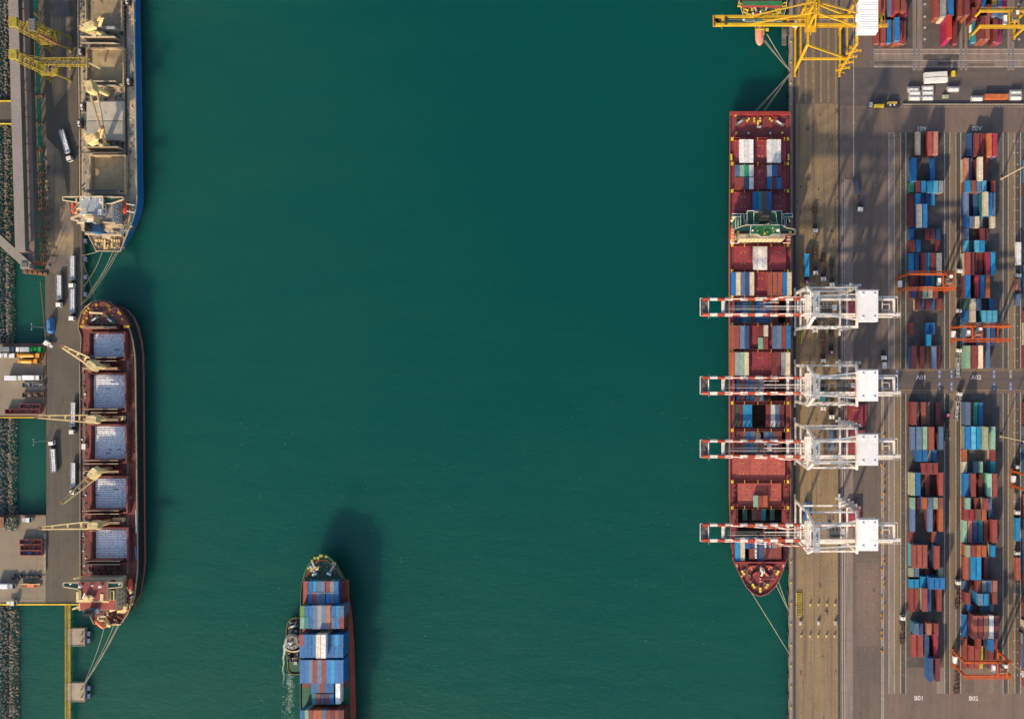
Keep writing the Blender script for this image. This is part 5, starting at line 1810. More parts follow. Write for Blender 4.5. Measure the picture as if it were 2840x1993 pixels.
def lifeboat(t, px, py, z, m, rz=0.0, L=7.5, name='lifeboat', wide=1.0):
    p = P(px, py, z)
    mb = MB()
    prof = [(-.5, .45), (-.42, .85), (-.2, 1.15), (.2, 1.15), (.42, .8), (.5, .25)]
    vs = []
    c, s = math.cos(rz), math.sin(rz)
    for u, w in prof:
        for v, zz in ((-1, .5), (-.75, 1.5), (0, 1.9), (.75, 1.5), (1, .5), (.4, -.5), (-.4, -.5)):
            x, y = v * w * 1.15 * wide, u * L
            vs.append((p.x + x * c - y * s, p.y + x * s + y * c, z + zz))
    fs = []
    for i in range(5):
        for j in range(7):
            fs.append((i * 7 + j, i * 7 + (j + 1) % 7, (i + 1) * 7 + (j + 1) % 7, (i + 1) * 7 + j))
    fs += [tuple(range(6, -1, -1)), tuple(range(35, 42))]
    mb.add(vs, fs)
    return mb.build(name, M(m), t, True)

# ================================================================ blue bulk carrier (bow beyond the top edge)
zd = 3.2
bs = thing('bulk_ship', 'dusty blue hulled bulk ship with brown grain in open holds', 'ship', (*at(300, 280, 3), 0))
D = [(217, -150), (219, 130), (222, 300), (223.5, 560), (226, 625), (248, 655), (268, 696), (335, 697.6), (352, 655), (367, 618), (377, 586), (381, 555), (380, 480), (376, 200), (371.5, 0), (370, -150)]
W = [(217, -150), (219, 130), (222, 300), (224, 560), (230, 620), (252, 648), (275, 682), (328, 684), (350, 645), (366, 612), (376.5, 582), (381, 555), (380, 480), (376, 200), (371.5, 0), (370, -150)]
D2 = hull(bs, D, zd, 'hull_blue', 'hull_boot', W, -2.2, 'bulk_deck')
gunwale(bs, D2, zd, 'super_cream', .8, .22)
mb = MB()
for x0, x1, y0, y1 in ((222, 232, 0, 540), (357, 375, 0, 100), (359, 377, 230, 330), (361, 378, 430, 540)):
    pbox(mb, x0, x1, y0, y1, zd, zd + .05, 0, zd)
mb.build('worn_deck_plates', M('hatch_tan'), bs)
GR = []
for i, (x0, x1, y0, y1) in enumerate(((240, 334, -40, 79), (243, 339, 136, 231), (252, 343.5, 434, 533))):
    a, b = coaming(bs, x0 - 1, x1 + 1, y0 - 1, y1 + 1, zd, 2.4, 'hatch_tan')
    mb = MB(); r = random.Random(40 + i); nx, ny = 16, 16
    vs = []
    for j in range(ny + 1):
        for k in range(nx + 1):
            u, v = k / nx, j / ny
            e = min(u, 1 - u, v, 1 - v)
            vs.append((a[0] + (b[0] - a[0]) * u, a[1] + (b[1] - a[1]) * v, zd + .35 + 1.1 * min(1, e * 4) * (.7 + .3 * math.sin(u * 5 + i) * math.cos(v * 4)) + r.uniform(-.12, .12)))
    mb.add(vs, [(j * (nx + 1) + k, j * (nx + 1) + k + 1, (j + 1) * (nx + 1) + k + 1, (j + 1) * (nx + 1) + k) for j in range(ny) for k in range(nx)])
    o = mb.build('grain_cargo', M('grain'), None, True)
    kind(o, 'stuff', ('brown grain in the topmost open hold of the blue ship', 'brown grain in the hold below the yellow loader boom', 'brown grain in the hold next to the white superstructure')[i])
# closed hatch: two steel panels
mb = MB(); pbox(mb, 240, 341, 281, 334, zd, zd + 2.6); pbox(mb, 242, 338, 283, 332, zd + 2.603, zd + 2.75); pbox(mb, 288, 293, 312, 317, zd + 2.753, zd + 2.95); mb.build('hatch_cover', M('hatch_grey'), bs)
mb = MB(); pbox(mb, 240.5, 341.5, 335, 389, zd, zd + 2.6); pbox(mb, 242, 339, 337, 386, zd + 2.603, zd + 2.75); mb.build('hatch_cover', M('hatch_grey'), bs)
folded_cover(bs, 222, 318, 112, zd, 6.5, 'hatch_tan', -1.6, 'hatch_grey')
folded_cover(bs, 258, 318, 82, zd, 5.0, 'hatch_grey', .5, 'galvanised')
folded_cover(bs, 228, 321, 234, zd, 5.0, 'hatch_tan', -.8, 'hatch_grey')
folded_cover(bs, 228, 326, 417, zd, 6.0, 'hatch_tan', -1.6, 'machinery')
folded_cover(bs, 232, 326, 534.5, zd, 4.5, 'hatch_grey', .5, 'machinery')
deck_crane(bs, 298, 104, zd, 16, (284, 46), tipz=23)
deck_crane(bs, 300, 262, zd, 16, (290, 390), tipz=19)
deck_crane(bs, 302, 407, zd, 16, (284, 354), tipz=23)
for (px, py, tx, ty) in ((268, 100, 222, 79), (275, 400, 233, 375)):
    p, q = P(px, py, 17), P(tx, ty, 19)
    mb = MB(); mb.bar(p, q, 1.5, 1.1); mb.bar(p + Vector((0, 1.6, .4)), q + Vector((0, 1.0, .4)), .6, .8); mb.build('grab_arm', M('crane_cream'), bs)
    g = P(px + 4, py - 4, 15)
for k, (x, y) in enumerate(((223, 143), (357, 226), (228, 296), (352, 2), (220, 343))):
    mb = MB(); p = P(x, y, zd + 2)
    mb.box((p.x, p.y, zd + .9), (2.4, 4.6, 1.8), 0); mb.box((p.x - .4, p.y + .6, zd + 1.95), (1.2, 1.6, .3), 1); mb.cyl((p.x, p.y - 1.3, zd + 1.8), (p.x, p.y - 1.3, zd + 2.6), .5, 8, 1); mb.box((p.x + .5, p.y - .1, zd + 2.1), (.9, .7, .6), 2)
    mb.build('deck_locker', [M('hold_dark'), M('super_white'), M('machinery')], bs)
for y0, y1, s in ((84, 110, 1), (236, 278, 2), (392, 412, 3), (-10, 40, 9)):
    clutter(bs, 240, 345, y0, y1, zd, 40, ('machinery', 'hatch_tan', 'hold_dark', 'steel_green'), s)
clutter(bs, 343, 376, 0, 540, zd, 90, ('machinery', 'hold_dark', 'hatch_grey', 'super_cream'), 5, 1.0, .6)
clutter(bs, 221, 238, 0, 540, zd, 60, ('machinery', 'hold_dark', 'hatch_tan'), 6, 1.0, .6)
mb = MB()
for x in (345, 347.5):
    a, b = P(x, -20, zd + .5), P(x + 6, 540, zd + .5)
    mb.bar(a, b, .3)
mb.build('deck_pipe', M('hold_dark'), bs)
# accommodation block at the stern
def X_(px, z): return at(px, 0, z)[0]
def Y_(py, z): return at(0, py, z)[1]
def wblock(t, name, m, x0, x1, y0, y1, z0, z1, parent=None):
    mb = MB(); mb.boxz(x0, x1, y0, y1, z0, z1); return mb.build(name, M(m), t)
def seg(t, name, m, o, items):
    """walls, coamings and rails of the stern decks: photo close-up coordinates, width, height above, level"""
    mb = MB()
    for x0, y0, x1, y1, w, h, z in items:
        p, q = P(o[0] + x0 / 3.952, o[1] + y0 / 3.952, z), P(o[0] + x1 / 3.952, o[1] + y1 / 3.952, z)
        mb.bar(p, q, w, h)
    ob = mb.build(name, M(m), t)
    ob['kind'] = 'stuff'
    return ob
OB = (111, 499)
yN = 87.6
wblock(bs, 'deckhouse', 'super_white', -303, -285.7, 73.4, yN - .3, zd, 12.0)
wblock(bs, 'deckhouse_deck', 'bulk_deck', -302.8, -285.9, 73.6, yN - .5, 12.003, 12.1)
wblock(bs, 'deckhouse', 'hatch_tan', -303.5, -287, 69.5, 73.39, zd, 9.5)
for z, n_ in ((5.2, 3), (7.4, 2), (9.6, 3)):
    for k in range(n_ * 2):
        y = 75 + k * 11.5 / (n_ * 2) + .6
        wblock(bs, 'window', 'glass_dark', -285.697, -285.6, y - .35, y + .35, z - .35, z + .35)
wblock(bs, 'wheelhouse', 'super_white', -300.3, -288.6, 76.9, 86.9, 12.103, 15.2)
wblock(bs, 'wheelhouse_roof', 'roof_bluegrey', -300.1, -289.4, 77.1, 86.7, 15.203, 15.3)
for k in range(4):
    wblock(bs, 'window', 'glass_dark', -288.597, -288.5, 78.2 + k * 2.3, 79.6 + k * 2.3, 13.6, 14.6)
wz = 13.4
for s_, pts in enumerate(([(262, 190), (262, 225), (390, 245), (452, 245), (452, 188)], [(690, 188), (690, 262), (790, 262), (922, 215), (922, 192)])):
    q = [tuple(P(OB[0] + x / 3.952, OB[1] + y / 3.952, wz))[:2] for x, y in pts]
    mb = MB(); mb.prism(ccw(q), wz - .35, wz); mb.build('bridge_wing', M('steel_green'), bs)
    mb = MB()
    for a, b in zip(q[:-1], q[1:]):
        mb.bar((a[0], a[1], wz + .55), (b[0], b[1], wz + .55), .42, 1.1)
    mb.bar((q[0][0], q[0][1], wz + .55), (q[-1][0], q[-1][1], wz + .55), .42, 1.1)
    mb.build('wing_bulwark', M('super_cream'), bs)['kind'] = 'stuff'
r = random.Random(17)
seg(bs, 'deck_walls', 'super_cream', OB, [(500, 380, 655, 385, .7, 1.0, 15.5), (490, 412, 690, 418, 1.3, 2.2, 13), (340, 425, 480, 362, 1.1, .9, 12.5), (345, 432, 430, 452, .9, .9, 12.4), (410, 470, 500, 463, 1.0, 1.0, 11),
    (700, 466, 830, 474, .7, 1.2, 12.6), (720, 503, 910, 494, .8, 1.2, 9.6), (730, 512, 900, 520, .5, 1.0, 9.4), (498, 590, 760, 602, .9, 1.2, 8.4), (760, 602, 900, 604, .9, 1.2, 8.2), (955, 540, 1002, 352, .7, 1.1, 5.2),
    (905, 545, 955, 535, .7, 1.1, 6), (690, 622, 785, 630, 1.6, 1.5, 5.2), (655, 610, 600, 592, .8, 1.0, 8.8), (452, 182, 690, 180, .5, 1.1, 15.8), (690, 180, 690, 330, .6, .6, 15.6), (400, 205, 402, 255, .7, .8, 14.5)])
seg(bs, 'deck_panels', 'super_white', OB, [(782, 518, 784, 598, 2.4, .5, 8), (905, 538, 885, 592, 2.0, .5, 7), (660, 322, 660, 385, 2.0, 1.4, 15.6), (520, 430, 590, 440, 4.0, .4, 12.6), (740, 575, 750, 560, 1.2, .8, 9)])
seg(bs, 'awning_poles', 'crane_cream', OB, [(420, 250 + 12 * k, 560 + 12 * k, 300 + 9 * k, .55, .5, 14.4 + .1 * k) for k in range(5)] + [(590, 440, 650, 436, 1.5, 1.4, 12.8), (600, 455, 640, 470, 1.2, 1.2, 12.6), (415, 265, 470, 320, .5, .5, 14.6)])
seg(bs, 'roof_lines', 'galvanised', OB, [(590 - k * 28, 182, 520 - k * 40, 330, .22, .12, 15.4) for k in range(5)] + [(620, 190, 615, 380, .2, .14, 15.4)])
mb = MB()
for x, y in ((655, 215), (655, 240), (540, 215), (460, 210)):
    p = P(OB[0] + x / 3.952, OB[1] + y / 3.952, 16); mb.cyl((p.x, p.y, 15.3), (p.x, p.y, 16), .4, 8, 0, .25)
mb.build('satellite_dome', M('house_white'), bs)['kind'] = 'stuff'
clutter(bs, 212, 226, 560, 604, 12.2, 16, ('super_cream', 'crane_cream', 'machinery'), 7, 1.8, 1.2)
clutter(bs, 262, 344, 655, 690, zd, 70, ('crane_cream', 'steel_rust', 'machinery', 'hatch_tan'), 8, 1.3, 1.2)
clutter(bs, 340, 374, 560, 640, zd, 50, ('super_cream', 'steel_rust', 'hatch_tan', 'machinery'), 9, 1.2, 1.0)
seg(bs, 'mooring_winches', 'crane_cream', OB, [(625 + 26 * k, 665, 640 + 26 * k, 665, 1.1, 1.0, zd + .8) for k in range(4)] + [(785 + 26 * k, 665, 800 + 26 * k, 665, 1.1, 1.0, zd + .8) for k in range(4)] + [(712, 660, 712, 760, .9, .8, zd + .8), (790, 690, 790, 745, .9, .8, zd + .8)])
lifeboat(bs, 208, 577, 10, 'lifeboat_red', .05, 6.6)
lifeboat(bs, 350, 576, 6, 'lifeboat_red', -.05, 6.6)
mb = MB()
for y in (566, 586):
    p = P(353, y, 8); mb.bar((p.x, p.y, zd), (p.x + .2, p.y, 8.5), .35); mb.bar((p.x, p.y, 8.5), (p.x + 4.5, p.y - .8, 8.8), .5)
    p = P(212, y, 10); mb.bar((p.x, p.y, 9), (p.x - 1, p.y, 12.5), .35)
mb.build('davit', M('super_white'), bs)['kind'] = 'stuff'
mb = MB(); mb.prism([(-295.6, 68.2), (-295.0, 67.7), (-292.4, 67.7), (-291.8, 68.3), (-291.8, 71.8), (-292.4, 72.4), (-295.0, 72.4), (-295.6, 71.9)], zd, 18.6, 0); fn = mb.build('funnel', M('funnel_blue'), bs)
mb = MB(); mb.boxz(-295.7, -291.7, 67.6, 72.5, 18.603, 19.0)
for q, w in ((-294.6, 68.8), (-293.7, 70.6), (-292.8, 69.2), (-294.5, 71.6)):
    mb.cyl((q, w, 19.0), (q, w, 20.6), .42, 8)
mb.build('funnel_top', M('hull_black'), fn)
mb = MB(); mb.cyl((-297, 79, 15.3), (-297, 79, 22), .3, 6, 0, .15); mb.bar((-299.5, 79, 20), (-294.5, 79, 20), .25); mb.boxz(-298.5, -295.5, 78.7, 79.3, 21, 21.4)
mb.build('radar_mast', M('crane_cream'), bs)

# ================================================================ red decked bulk carrier
zd = 4.8
rs = thing('bulk_ship', 'red decked black hulled bulk ship with white sacks in five open holds', 'ship', (*at(302, 1300, 4), 0))
D = [(280, 833), (258, 837), (238, 852), (227, 872), (220.5, 899), (220, 912), (228, 936), (223.5, 1000), (224.5, 1140), (224.8, 1600), (228, 1640), (245, 1690), (262, 1728), (335, 1730),
     (355, 1702), (374, 1658), (382, 1593), (383.5, 1560), (382, 1400), (378, 1033), (376, 983), (370, 944), (360, 909), (347, 879), (330, 854), (305, 837)]
W = [(286, 846), (262, 850), (243, 864), (231, 884), (226, 905), (224.5, 916), (226, 936), (224.5, 1000), (224.5, 1140), (224.8, 1600), (232, 1640), (254, 1690), (272, 1712), (325, 1716),
     (350, 1690), (371, 1652), (380.5, 1593), (383, 1560), (382, 1400), (379.5, 1033), (378, 983), (374, 944), (366, 909), (354, 879), (336, 860), (312, 848)]
D2 = hull(rs, D, zd, 'hull_black', 'hull_red', W, -.9, 'bulk_red_deck')
gunwale(rs, D2, zd, 'hatch_tan', .9, .24)
mb = MB(); pbox(mb, 352, 357, 950, 1590, zd, zd + .06, 0, zd); pbox(mb, 229, 236, 1000, 1590, zd, zd + .06, 0, zd); mb.build('worn_deck_walkway', M('machinery'), rs)
# forecastle
mb = MB()
mb.prism(ccw([(p.x, p.y) for p in (P(x, y, 7.2) for x, y in ((281, 836), (259, 840), (240, 855), (230, 873), (223, 899), (358, 901), (345, 879), (329, 856), (305, 840)))]), zd, 7.2)
mb.build('forecastle', M('bulk_red_deck'), rs)
for s_, (x0, x1) in enumerate(((221.5, 235), (343, 358.5))):
    mb = MB(); pbox(mb, x0, x1, 902, 908.5, 7.0, 7.6); mb.build('forecastle_step', M('crane_yellow'), rs)
bollards(rs, ((237, 868), (242, 862), (248, 855), (301, 847), (305, 848), (332, 866), (336, 870), (235, 890), (233, 895), (341, 885), (270, 846), (308, 858), (243, 882)), 7.2, 'crane_yellow', .5)
winch(rs, 263, 885, 7.2, 'steel_green', .6); winch(rs, 308, 888, 7.2, 'steel_green', -.6)
mb = MB(); p = P(252, 867, 8); q = P(286, 869, 8.5); mb.bar(p, q, 1.0, .9); mb.cyl(p - Vector((0, 0, .8)), p + Vector((0, 0, .5)), .7, 8); mb.build('foremast', M('crane_cream'), rs)
clutter(rs, 255, 320, 850, 898, 7.2, 26, ('steel_green', 'machinery', 'bulk_red_deck'), 31)
HOLDS = ((250, 341, 925, 994), (251, 344, 1039, 1137), (254, 346, 1181, 1279), (256, 348, 1325, 1418), (257, 350, 1467, 1558))
for i, (x0, x1, y0, y1) in enumerate(HOLDS):
    coaming(rs, x0 - 2, x1 + 2, y0 - 1, y1 + 1, zd, 3.0, 'bulk_red_deck', w=.8)
    bags(('white sacks in the uppermost hold of the red bulk ship, by the bow', 'white sacks in the second hold down on the red bulk ship',
          'white sacks in the middle hold of the red bulk ship', 'white sacks in the hold with scattered dark gaps, second from the stern', 'white sacks in the lowest hold of the red bulk ship')[i],
         x0 + 1.5 + (7 if i == 0 else 6), x1 + 2.5, y0, y1, zd + .9, 60 + i)
    for yy, ln_ in ((y0 - 12, .5), (y1 + 6, -.3)):
        folded_cover(rs, x0 - 22, x1 - 18, yy, zd, 6.6 if ln_ < 0 else 4.6, 'bulk_red_deck', ln_, 'hatch_tan')
deck_crane(rs, 303, 1015.5, zd, 15.5, (171, 959), tipz=24)
deck_crane(rs, 304, 1158, zd, 15.5, (101, 1155), tipz=20)
deck_crane(rs, 306, 1300, zd, 15.5, (173, 1394), tipz=24)
deck_crane(rs, 308, 1444, zd, 15.5, (111, 1464), tipz=20)
for y in (1159, 1441):
    mb = MB(); pbox(mb, 312, 341, y - 6, y + 6, zd, zd + 2.6); mb.build('deck_store', M('crane_cream'), rs)
for k, (y0, y1) in enumerate(((1002, 1030), (1145, 1172), (1288, 1316), (1428, 1456), (1566, 1590))):
    clutter(rs, 245, 345, y0, y1, zd, 36, ('machinery', 'bulk_red_deck', 'hold_dark'), 80 + k)
clutter(rs, 227, 240, 960, 1590, zd, 70, ('steel_rust', 'machinery', 'super_white', 'bulk_red_deck'), 90, 1.2, .7)
clutter(rs, 352, 377, 960, 1590, zd, 60, ('machinery', 'hold_dark', 'bulk_red_deck'), 91, 1.0, .6)
mb = MB(); p = P(232, 1238, zd + 2); mb.boxz(p.x - 1.0, p.x + 1.0, p.y - 1.4, p.y + 1.4, zd, zd + 2.2); mb.build('white_locker', M('super_white'), rs)
mb = MB(); p = P(360, 1378, zd); mb.cyl((p.x, p.y, zd), (p.x, p.y, zd + .5), .9, 12); mb.cyl((p.x - 1, p.y - .9, zd), (p.x - 1, p.y - .9, zd + .6), .7, 12); mb.build('rope_coil', M('super_white'), rs)
mb = MB(); p = P(359, 1340, zd); mb.cyl((p.x, p.y, zd), (p.x, p.y, zd + .8), .8, 10); mb.build('blue_drum', M('tarp_blue'), rs)
mb = MB(); mb.bar(P(375.5, 1513, zd + .3), P(379, 1550, zd + .3), .5); mb.build('blue_hose', M('paint_azure'), rs)
mb = MB(); mb.bar(P(377.5, 1412, zd + .8), P(378.8, 1478, zd + .8), .55, .6); mb.build('gangway', M('galvanised'), rs)
# accommodation at the stern
OR_ = (111, 1542)
wblock(rs, 'deckhouse', 'super_cream', -301.3, -282.3, -129.3, -113.2, zd, 14.1)
wblock(rs, 'deckhouse_deck', 'deckhouse_red', -301.1, -282.5, -129.1, -113.4, 14.103, 14.2)
for z, n_ in ((6.4, 4), (8.6, 5), (11, 5)):
    for k in range(n_):
        y = -127.8 + k * 12.5 / n_ + .6
        wblock(rs, 'window', 'glass_dark', -282.297, -282.2, y - .35, y + .35, z - .35, z + .35)
wblock(rs, 'wheelhouse', 'super_cream', -300, -284.9, -123.7, -113.5, 14.203, 17.5)
wblock(rs, 'wheelhouse_roof', 'deckhouse_red', -299.8, -285.1, -123.5, -113.7, 17.503, 17.6)
for k in range(10):
    x = -299 + k * 1.4
    wblock(rs, 'window', 'glass_dark', x - .5, x + .5, -113.497, -113.4, 15.6, 16.8)
wz = 16.0
for s_, pts in enumerate(([(268, 285), (268, 325), (290, 332), (400, 350), (445, 350), (445, 282)], [(735, 282), (735, 345), (830, 340), (912, 325), (912, 283)])):
    q = [tuple(P(OR_[0] + x / 3.952, OR_[1] + y / 3.952, wz))[:2] for x, y in pts]
    mb = MB(); mb.prism(ccw(q), wz - .35, wz); mb.build('bridge_wing', M('teal_deck'), rs)
    mb = MB()
    for a, b in zip(q, q[1:] + q[:1]):
        mb.bar((a[0], a[1], wz + .55), (b[0], b[1], wz + .55), .4, 1.1)
    mb.build('wing_bulwark', M('super_cream'), rs)['kind'] = 'stuff'
seg(rs, 'deck_walls', 'crane_cream', OR_, [(418, 385, 418, 480, 1.3, 1.2, 18.2), (440, 380, 440, 478, .9, .9, 18.0), (418, 482, 480, 484, 1.0, 1.0, 18), (688, 408, 686, 482, 1.7, 1.8, 17.0), (400, 492, 760, 496, .7, 1.0, 14.8), (415, 372, 445, 372, .7, .8, 18),
    (772, 378, 772, 482, .6, .9, 14.8), (772, 378, 812, 378, .6, .9, 14.8), (812, 378, 812, 482, .5, .9, 14.8), (770, 595, 842, 572, 1.3, 1.3, 9), (850, 602, 960, 592, .9, 1.0, 8.5), (850, 612, 940, 614, .5, .8, 8), (940, 545, 930, 590, 1.8, 1.0, 9), (865, 490, 862, 560, .6, 1.0, 10),
    (360, 578, 500, 520, .9, .8, 10), (400, 570, 540, 535, .7, .8, 10), (430, 585, 560, 560, .6, .8, 9.4), (430, 520, 510, 500, .6, .8, 12), (500, 560, 600, 520, .8, .8, 12), (960, 330, 1005, 405, 1.3, 1.2, 6.5), (738, 602, 742, 650, .7, 1.0, 8), (1010, 430, 985, 560, .5, .9, 6), (395, 235, 480, 222, .9, 1.0, 13), (388, 228, 388, 250, 1.2, 1.4, 13)])
seg(rs, 'radar_gear', 'crane_cream', OR_, [(530, 465, 530 + 58 * math.cos(.6 * k), 460 + 38 * math.sin(.6 * k), .7, .6, 18.6 + .2 * (k % 4)) for k in range(11)])
seg(rs, 'deck_lockers', 'super_cream', OR_, [(555, 510, 555, 545, 2.0, 2.2, 12.5), (722, 505, 725, 548, 2.6, 2.4, 12.5), (1000, 440, 1012, 452, 1.4, 1.2, 6.5), (480, 470, 505, 470, 1.6, 1.2, 18.4), (640, 655, 720, 660, .9, .9, 9)])
seg(rs, 'antenna', 'house_white', OR_, [(468, 462, 492, 402, .5, .5, 20), (325, 308, 345, 298, .5, .5, 17), (862, 308, 882, 298, .5, .5, 17), (560, 325, 585, 315, .4, .4, 18)])
mb = MB()
for x, y in ((655, 332), (437, 332)):
    p = P(OR_[0] + x / 3.952, OR_[1] + y / 3.952, 19); mb.cyl((p.x, p.y, 17.6), (p.x, p.y, 18.3), .25, 6); mb.cyl((p.x, p.y, 18.3), (p.x, p.y, 19.6), .85, 12, 0, .5)
mb.build('satellite_dome', M('house_white'), rs)['kind'] = 'stuff'
mb = MB(); a, b = P(OR_[0] + 775 / 3.952, OR_[1] + 478 / 3.952, 14.3), P(OR_[0] + 808 / 3.952, OR_[1] + 382 / 3.952, 14.3); mb.boxz(a.x, b.x, a.y, b.y, 14.203, 14.4); mb.build('skylight', M('hold_dark'), rs)
clutter(rs, 288, 344, 1698, 1728, zd, 60, ('crane_cream', 'machinery', 'bulk_red_deck', 'hold_dark', 'bulk_red_deck'), 93, 1.3, 1.1)
clutter(rs, 352, 372, 1600, 1690, zd, 40, ('super_cream', 'steel_rust', 'super_white', 'machinery', 'boom_red'), 94, 1.2, 1.2)
clutter(rs, 228, 262, 1660, 1700, 9, 26, ('crane_cream', 'steel_rust', 'machinery'), 95, 1.6, 1.0)
mb = MB(); mb.prism([(-296, -131), (-291.5, -131), (-291.5, -127.9), (-296, -127.9)], zd, 18.2); fn = mb.build('funnel', M('funnel_blue'), rs)
mb = MB(); mb.add([(-291.48, -130.7, 13.5), (-291.48, -128.2, 13.5), (-291.48, -128.2, 16.6), (-291.48, -130.7, 16.6)], [(0, 1, 2, 3)]); mb.build('funnel_panel', M('super_white'), fn)
mb = MB(); mb.boxz(-296.1, -291.4, -131.1, -127.8, 18.203, 19.0)
for q in (-295, -293.8, -292.5):
    mb.cyl((q, -129.4, 19.0), (q, -129.4, 20.6), .42, 8)
mb.build('funnel_top', M('hull_black'), fn)
lifeboat(rs, 364, 1618, 6.6, 'lifeboat_red', .05, 6.0)
p = P(280, 1728, 9)
lifeboat(rs, 280, 1728, 8.5, 'lifeboat_orange', .85, 6.2)
seg(rs, 'lifeboat_davit', 'crane_cream', OR_, [(612, 702, 700, 705, .7, .8, 9.5), (612, 702, 650, 750, .6, .8, 9.5), (650, 750, 720, 775, .6, .6, 9), (700, 700, 745, 755, .7, .8, 8.5), (640, 660, 640, 700, .6, .8, 9.5), (715, 655, 760, 760, .7, .9, 7.5), (735, 752, 775, 765, 1.3, 1.2, 7), (775, 748, 890, 745, .5, .8, 5.4)])

g = 'mooring ropes of the blue bulk ship'
for x0, y0, x1, y1 in ((283, 700, 258, 787), (312, 700, 275, 800), (321, 701, 250, 838), (327, 700, 262, 830)):
    rope('thin rope running down over the water from the blue ship stern', P(x0, y0, 3.4), P(x1 - 26, min(y1 + 8, 846), .6), g, 1.5, .1)
rope('short rope from the blue ship stern to the quay edge', P(272, 697, 3.4), P(228, 709, .6), g, .5, .1)
rope('rope crossing under the others from the quay toward the red ship bow', P(230, 728, .6), P(267, 842, 5.4), 'mooring ropes of the red bulk ship', .6, .1)
for x0, y0, x1 in ((290, 1741, 234), (316, 1737, 236), (326, 1737, 237), (331, 1735, 237.5)):
    rope('thin rope from the red ship stern to the lower dolphin', P(x0, y0 - 4, 5.0), P(x1 - 1, 1893.5, .7), 'stern ropes of the red bulk ship', 1.6, .11)
# ================================================================ container ship at the quay
zd = 6.0
ps = thing('container_ship', 'long red decked container ship berthed under the white cranes', 'ship', (*at(2108, 960, 6), 0))
D = [(2024.5, 311), (2024, 700), (2024.5, 1400), (2026, 1494), (2035, 1557), (2052, 1593), (2067.5, 1623.5), (2086.5, 1644), (2107.5, 1652), (2129, 1645), (2151, 1623.5), (2165, 1596), (2179, 1557), (2188.5, 1494), (2191.5, 1400), (2192, 700), (2191.5, 311)]
W = [(2028, 316), (2024, 700), (2024.5, 1380), (2029, 1455), (2045, 1515), (2063, 1555), (2079, 1588), (2093, 1612), (2106.5, 1626), (2121, 1612), (2137, 1586), (2151, 1555), (2167, 1515), (2184, 1455), (2191, 1380), (2192, 700), (2188, 316)]
D2 = hull(ps, D, zd, 'hull_red', 'hull_boot', W, -1.6)
gunwale(ps, D2, zd, 'hull_red', 1.0, .35)
ZH = zd + 1.7     # top of the hatch covers
def dk(x0, x1, y0, y1, m='deck_red', z0=None, z1=None, name='deck'):
    mb = MB(); pbox(mb, x0, x1, y0, y1, (zd - .3) if z0 is None else z0, zd if z1 is None else z1, 0, zd)
    return mb.build(name, M(m), ps)
mb = MB()
for L in ([(2024.8, 311.5), (2037, 311.5), (2037, 1556), (2035, 1556), (2026.3, 1494), (2025, 1400)], [(2180, 311.5), (2191.2, 311.5), (2191, 1400), (2188, 1494), (2179, 1556), (2180, 1556)]):
    pp = ccw([(p.x, p.y) for p in (P(x, y, zd) for x, y in L)])
    mb.sheet(pp, zd)
mb.build('side_deck', M('deck_red'), ps)
dk(2037, 2180, 311.5, 384, 'deck_red')
dk(2037, 2180, 584, 681, 'deck_red')
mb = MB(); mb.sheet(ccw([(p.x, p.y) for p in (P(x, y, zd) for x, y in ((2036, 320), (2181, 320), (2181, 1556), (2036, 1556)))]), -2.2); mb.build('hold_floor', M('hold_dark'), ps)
mb = MB()
for x in (2037, 2180):
    p, q = P(x, 320, zd), P(x, 1556, zd)
    mb.boxz(p.x - .1, p.x + .1, q.y, p.y, -2.2, zd - .02)
mb.build('hold_wall', M('hold_dark'), ps)
# forecastle
mb = MB()
FC = [(2035, 1556), (2052, 1592.5), (2067.5, 1623), (2086.5, 1643.5), (2107.5, 1651.5), (2129, 1644.5), (2151, 1623), (2165, 1595.5), (2179, 1556)]
fc = ccw([(p.x, p.y) for p in (P(x, y, 8.3) for x, y in FC)])
mb.prism(fc, zd - .5, 8.3); mb.build('forecastle', M('deck_red'), ps)
gunwale(ps, fc, 8.3, 'hull_red', 1.0, .35, 'bulwark')
mb = MB(); mb.boxz(at(2036, 0, 9)[0], at(2178, 0, 9)[0], Y_(1557.5, 9) - .3, Y_(1557.5, 9) + .3, zd, 10.4); mb.build('breakwater', M('hatch_red'), ps)
def z6(x, y): return (1980 + x / 8.95, 1500 + y / 8.95)
bollards(ps, [z6(*q) for q in ((698, 742), (735, 800), (1590, 745), (1556, 800), (962, 1073), (997, 1130), (1330, 1073), (1292, 1130), (1146, 1165), (1146, 1230))], 8.3, 'bollard_yellow', .62, .9)
bollards(ps, [z6(*q) for q in ((560, 575), (575, 612), (1722, 580), (1708, 620), (690, 860), (1146, 922), (1146, 988), (880, 650), (935, 685), (1362, 680), (1415, 650))], 8.3, 'boat_pink', .42, .8)
for q, a_ in (((940, 610), .15), ((1370, 610), -.15), ((1000, 800), .7), ((1300, 800), -.7)):
    winch(ps, *z6(*q), 8.3, 'hold_dark', a_, 'boom_red')
for q in ((760, 715), (1525, 715), (865, 830), (1418, 830), (905, 1000), (1265, 1045)):
    mb = MB(); p = P(*z6(*q), 8.3); mb.cyl((p.x, p.y, 8.3), (p.x, p.y, 9.0), .75, 10); mb.cyl((p.x, p.y, 9.0), (p.x, p.y, 9.15), .3, 8); mb.build('fairlead', M('machinery'), ps)
mb = MB()
for a_, b_ in (((880, 660), (735, 890)), ((935, 700), (775, 990)), ((1360, 700), (1530, 1000)), ((1420, 660), (1600, 910)), ((1170, 940), (1560, 935)), ((1170, 1000), (1480, 1030))):
    mb.bar(P(*z6(*a_), 8.6), P(*z6(*b_), 8.6), .12)
mb.build('deck_line', M('boat_pink'), ps)['kind'] = 'stuff'
p = P(*z6(1165, 640), 8.3)
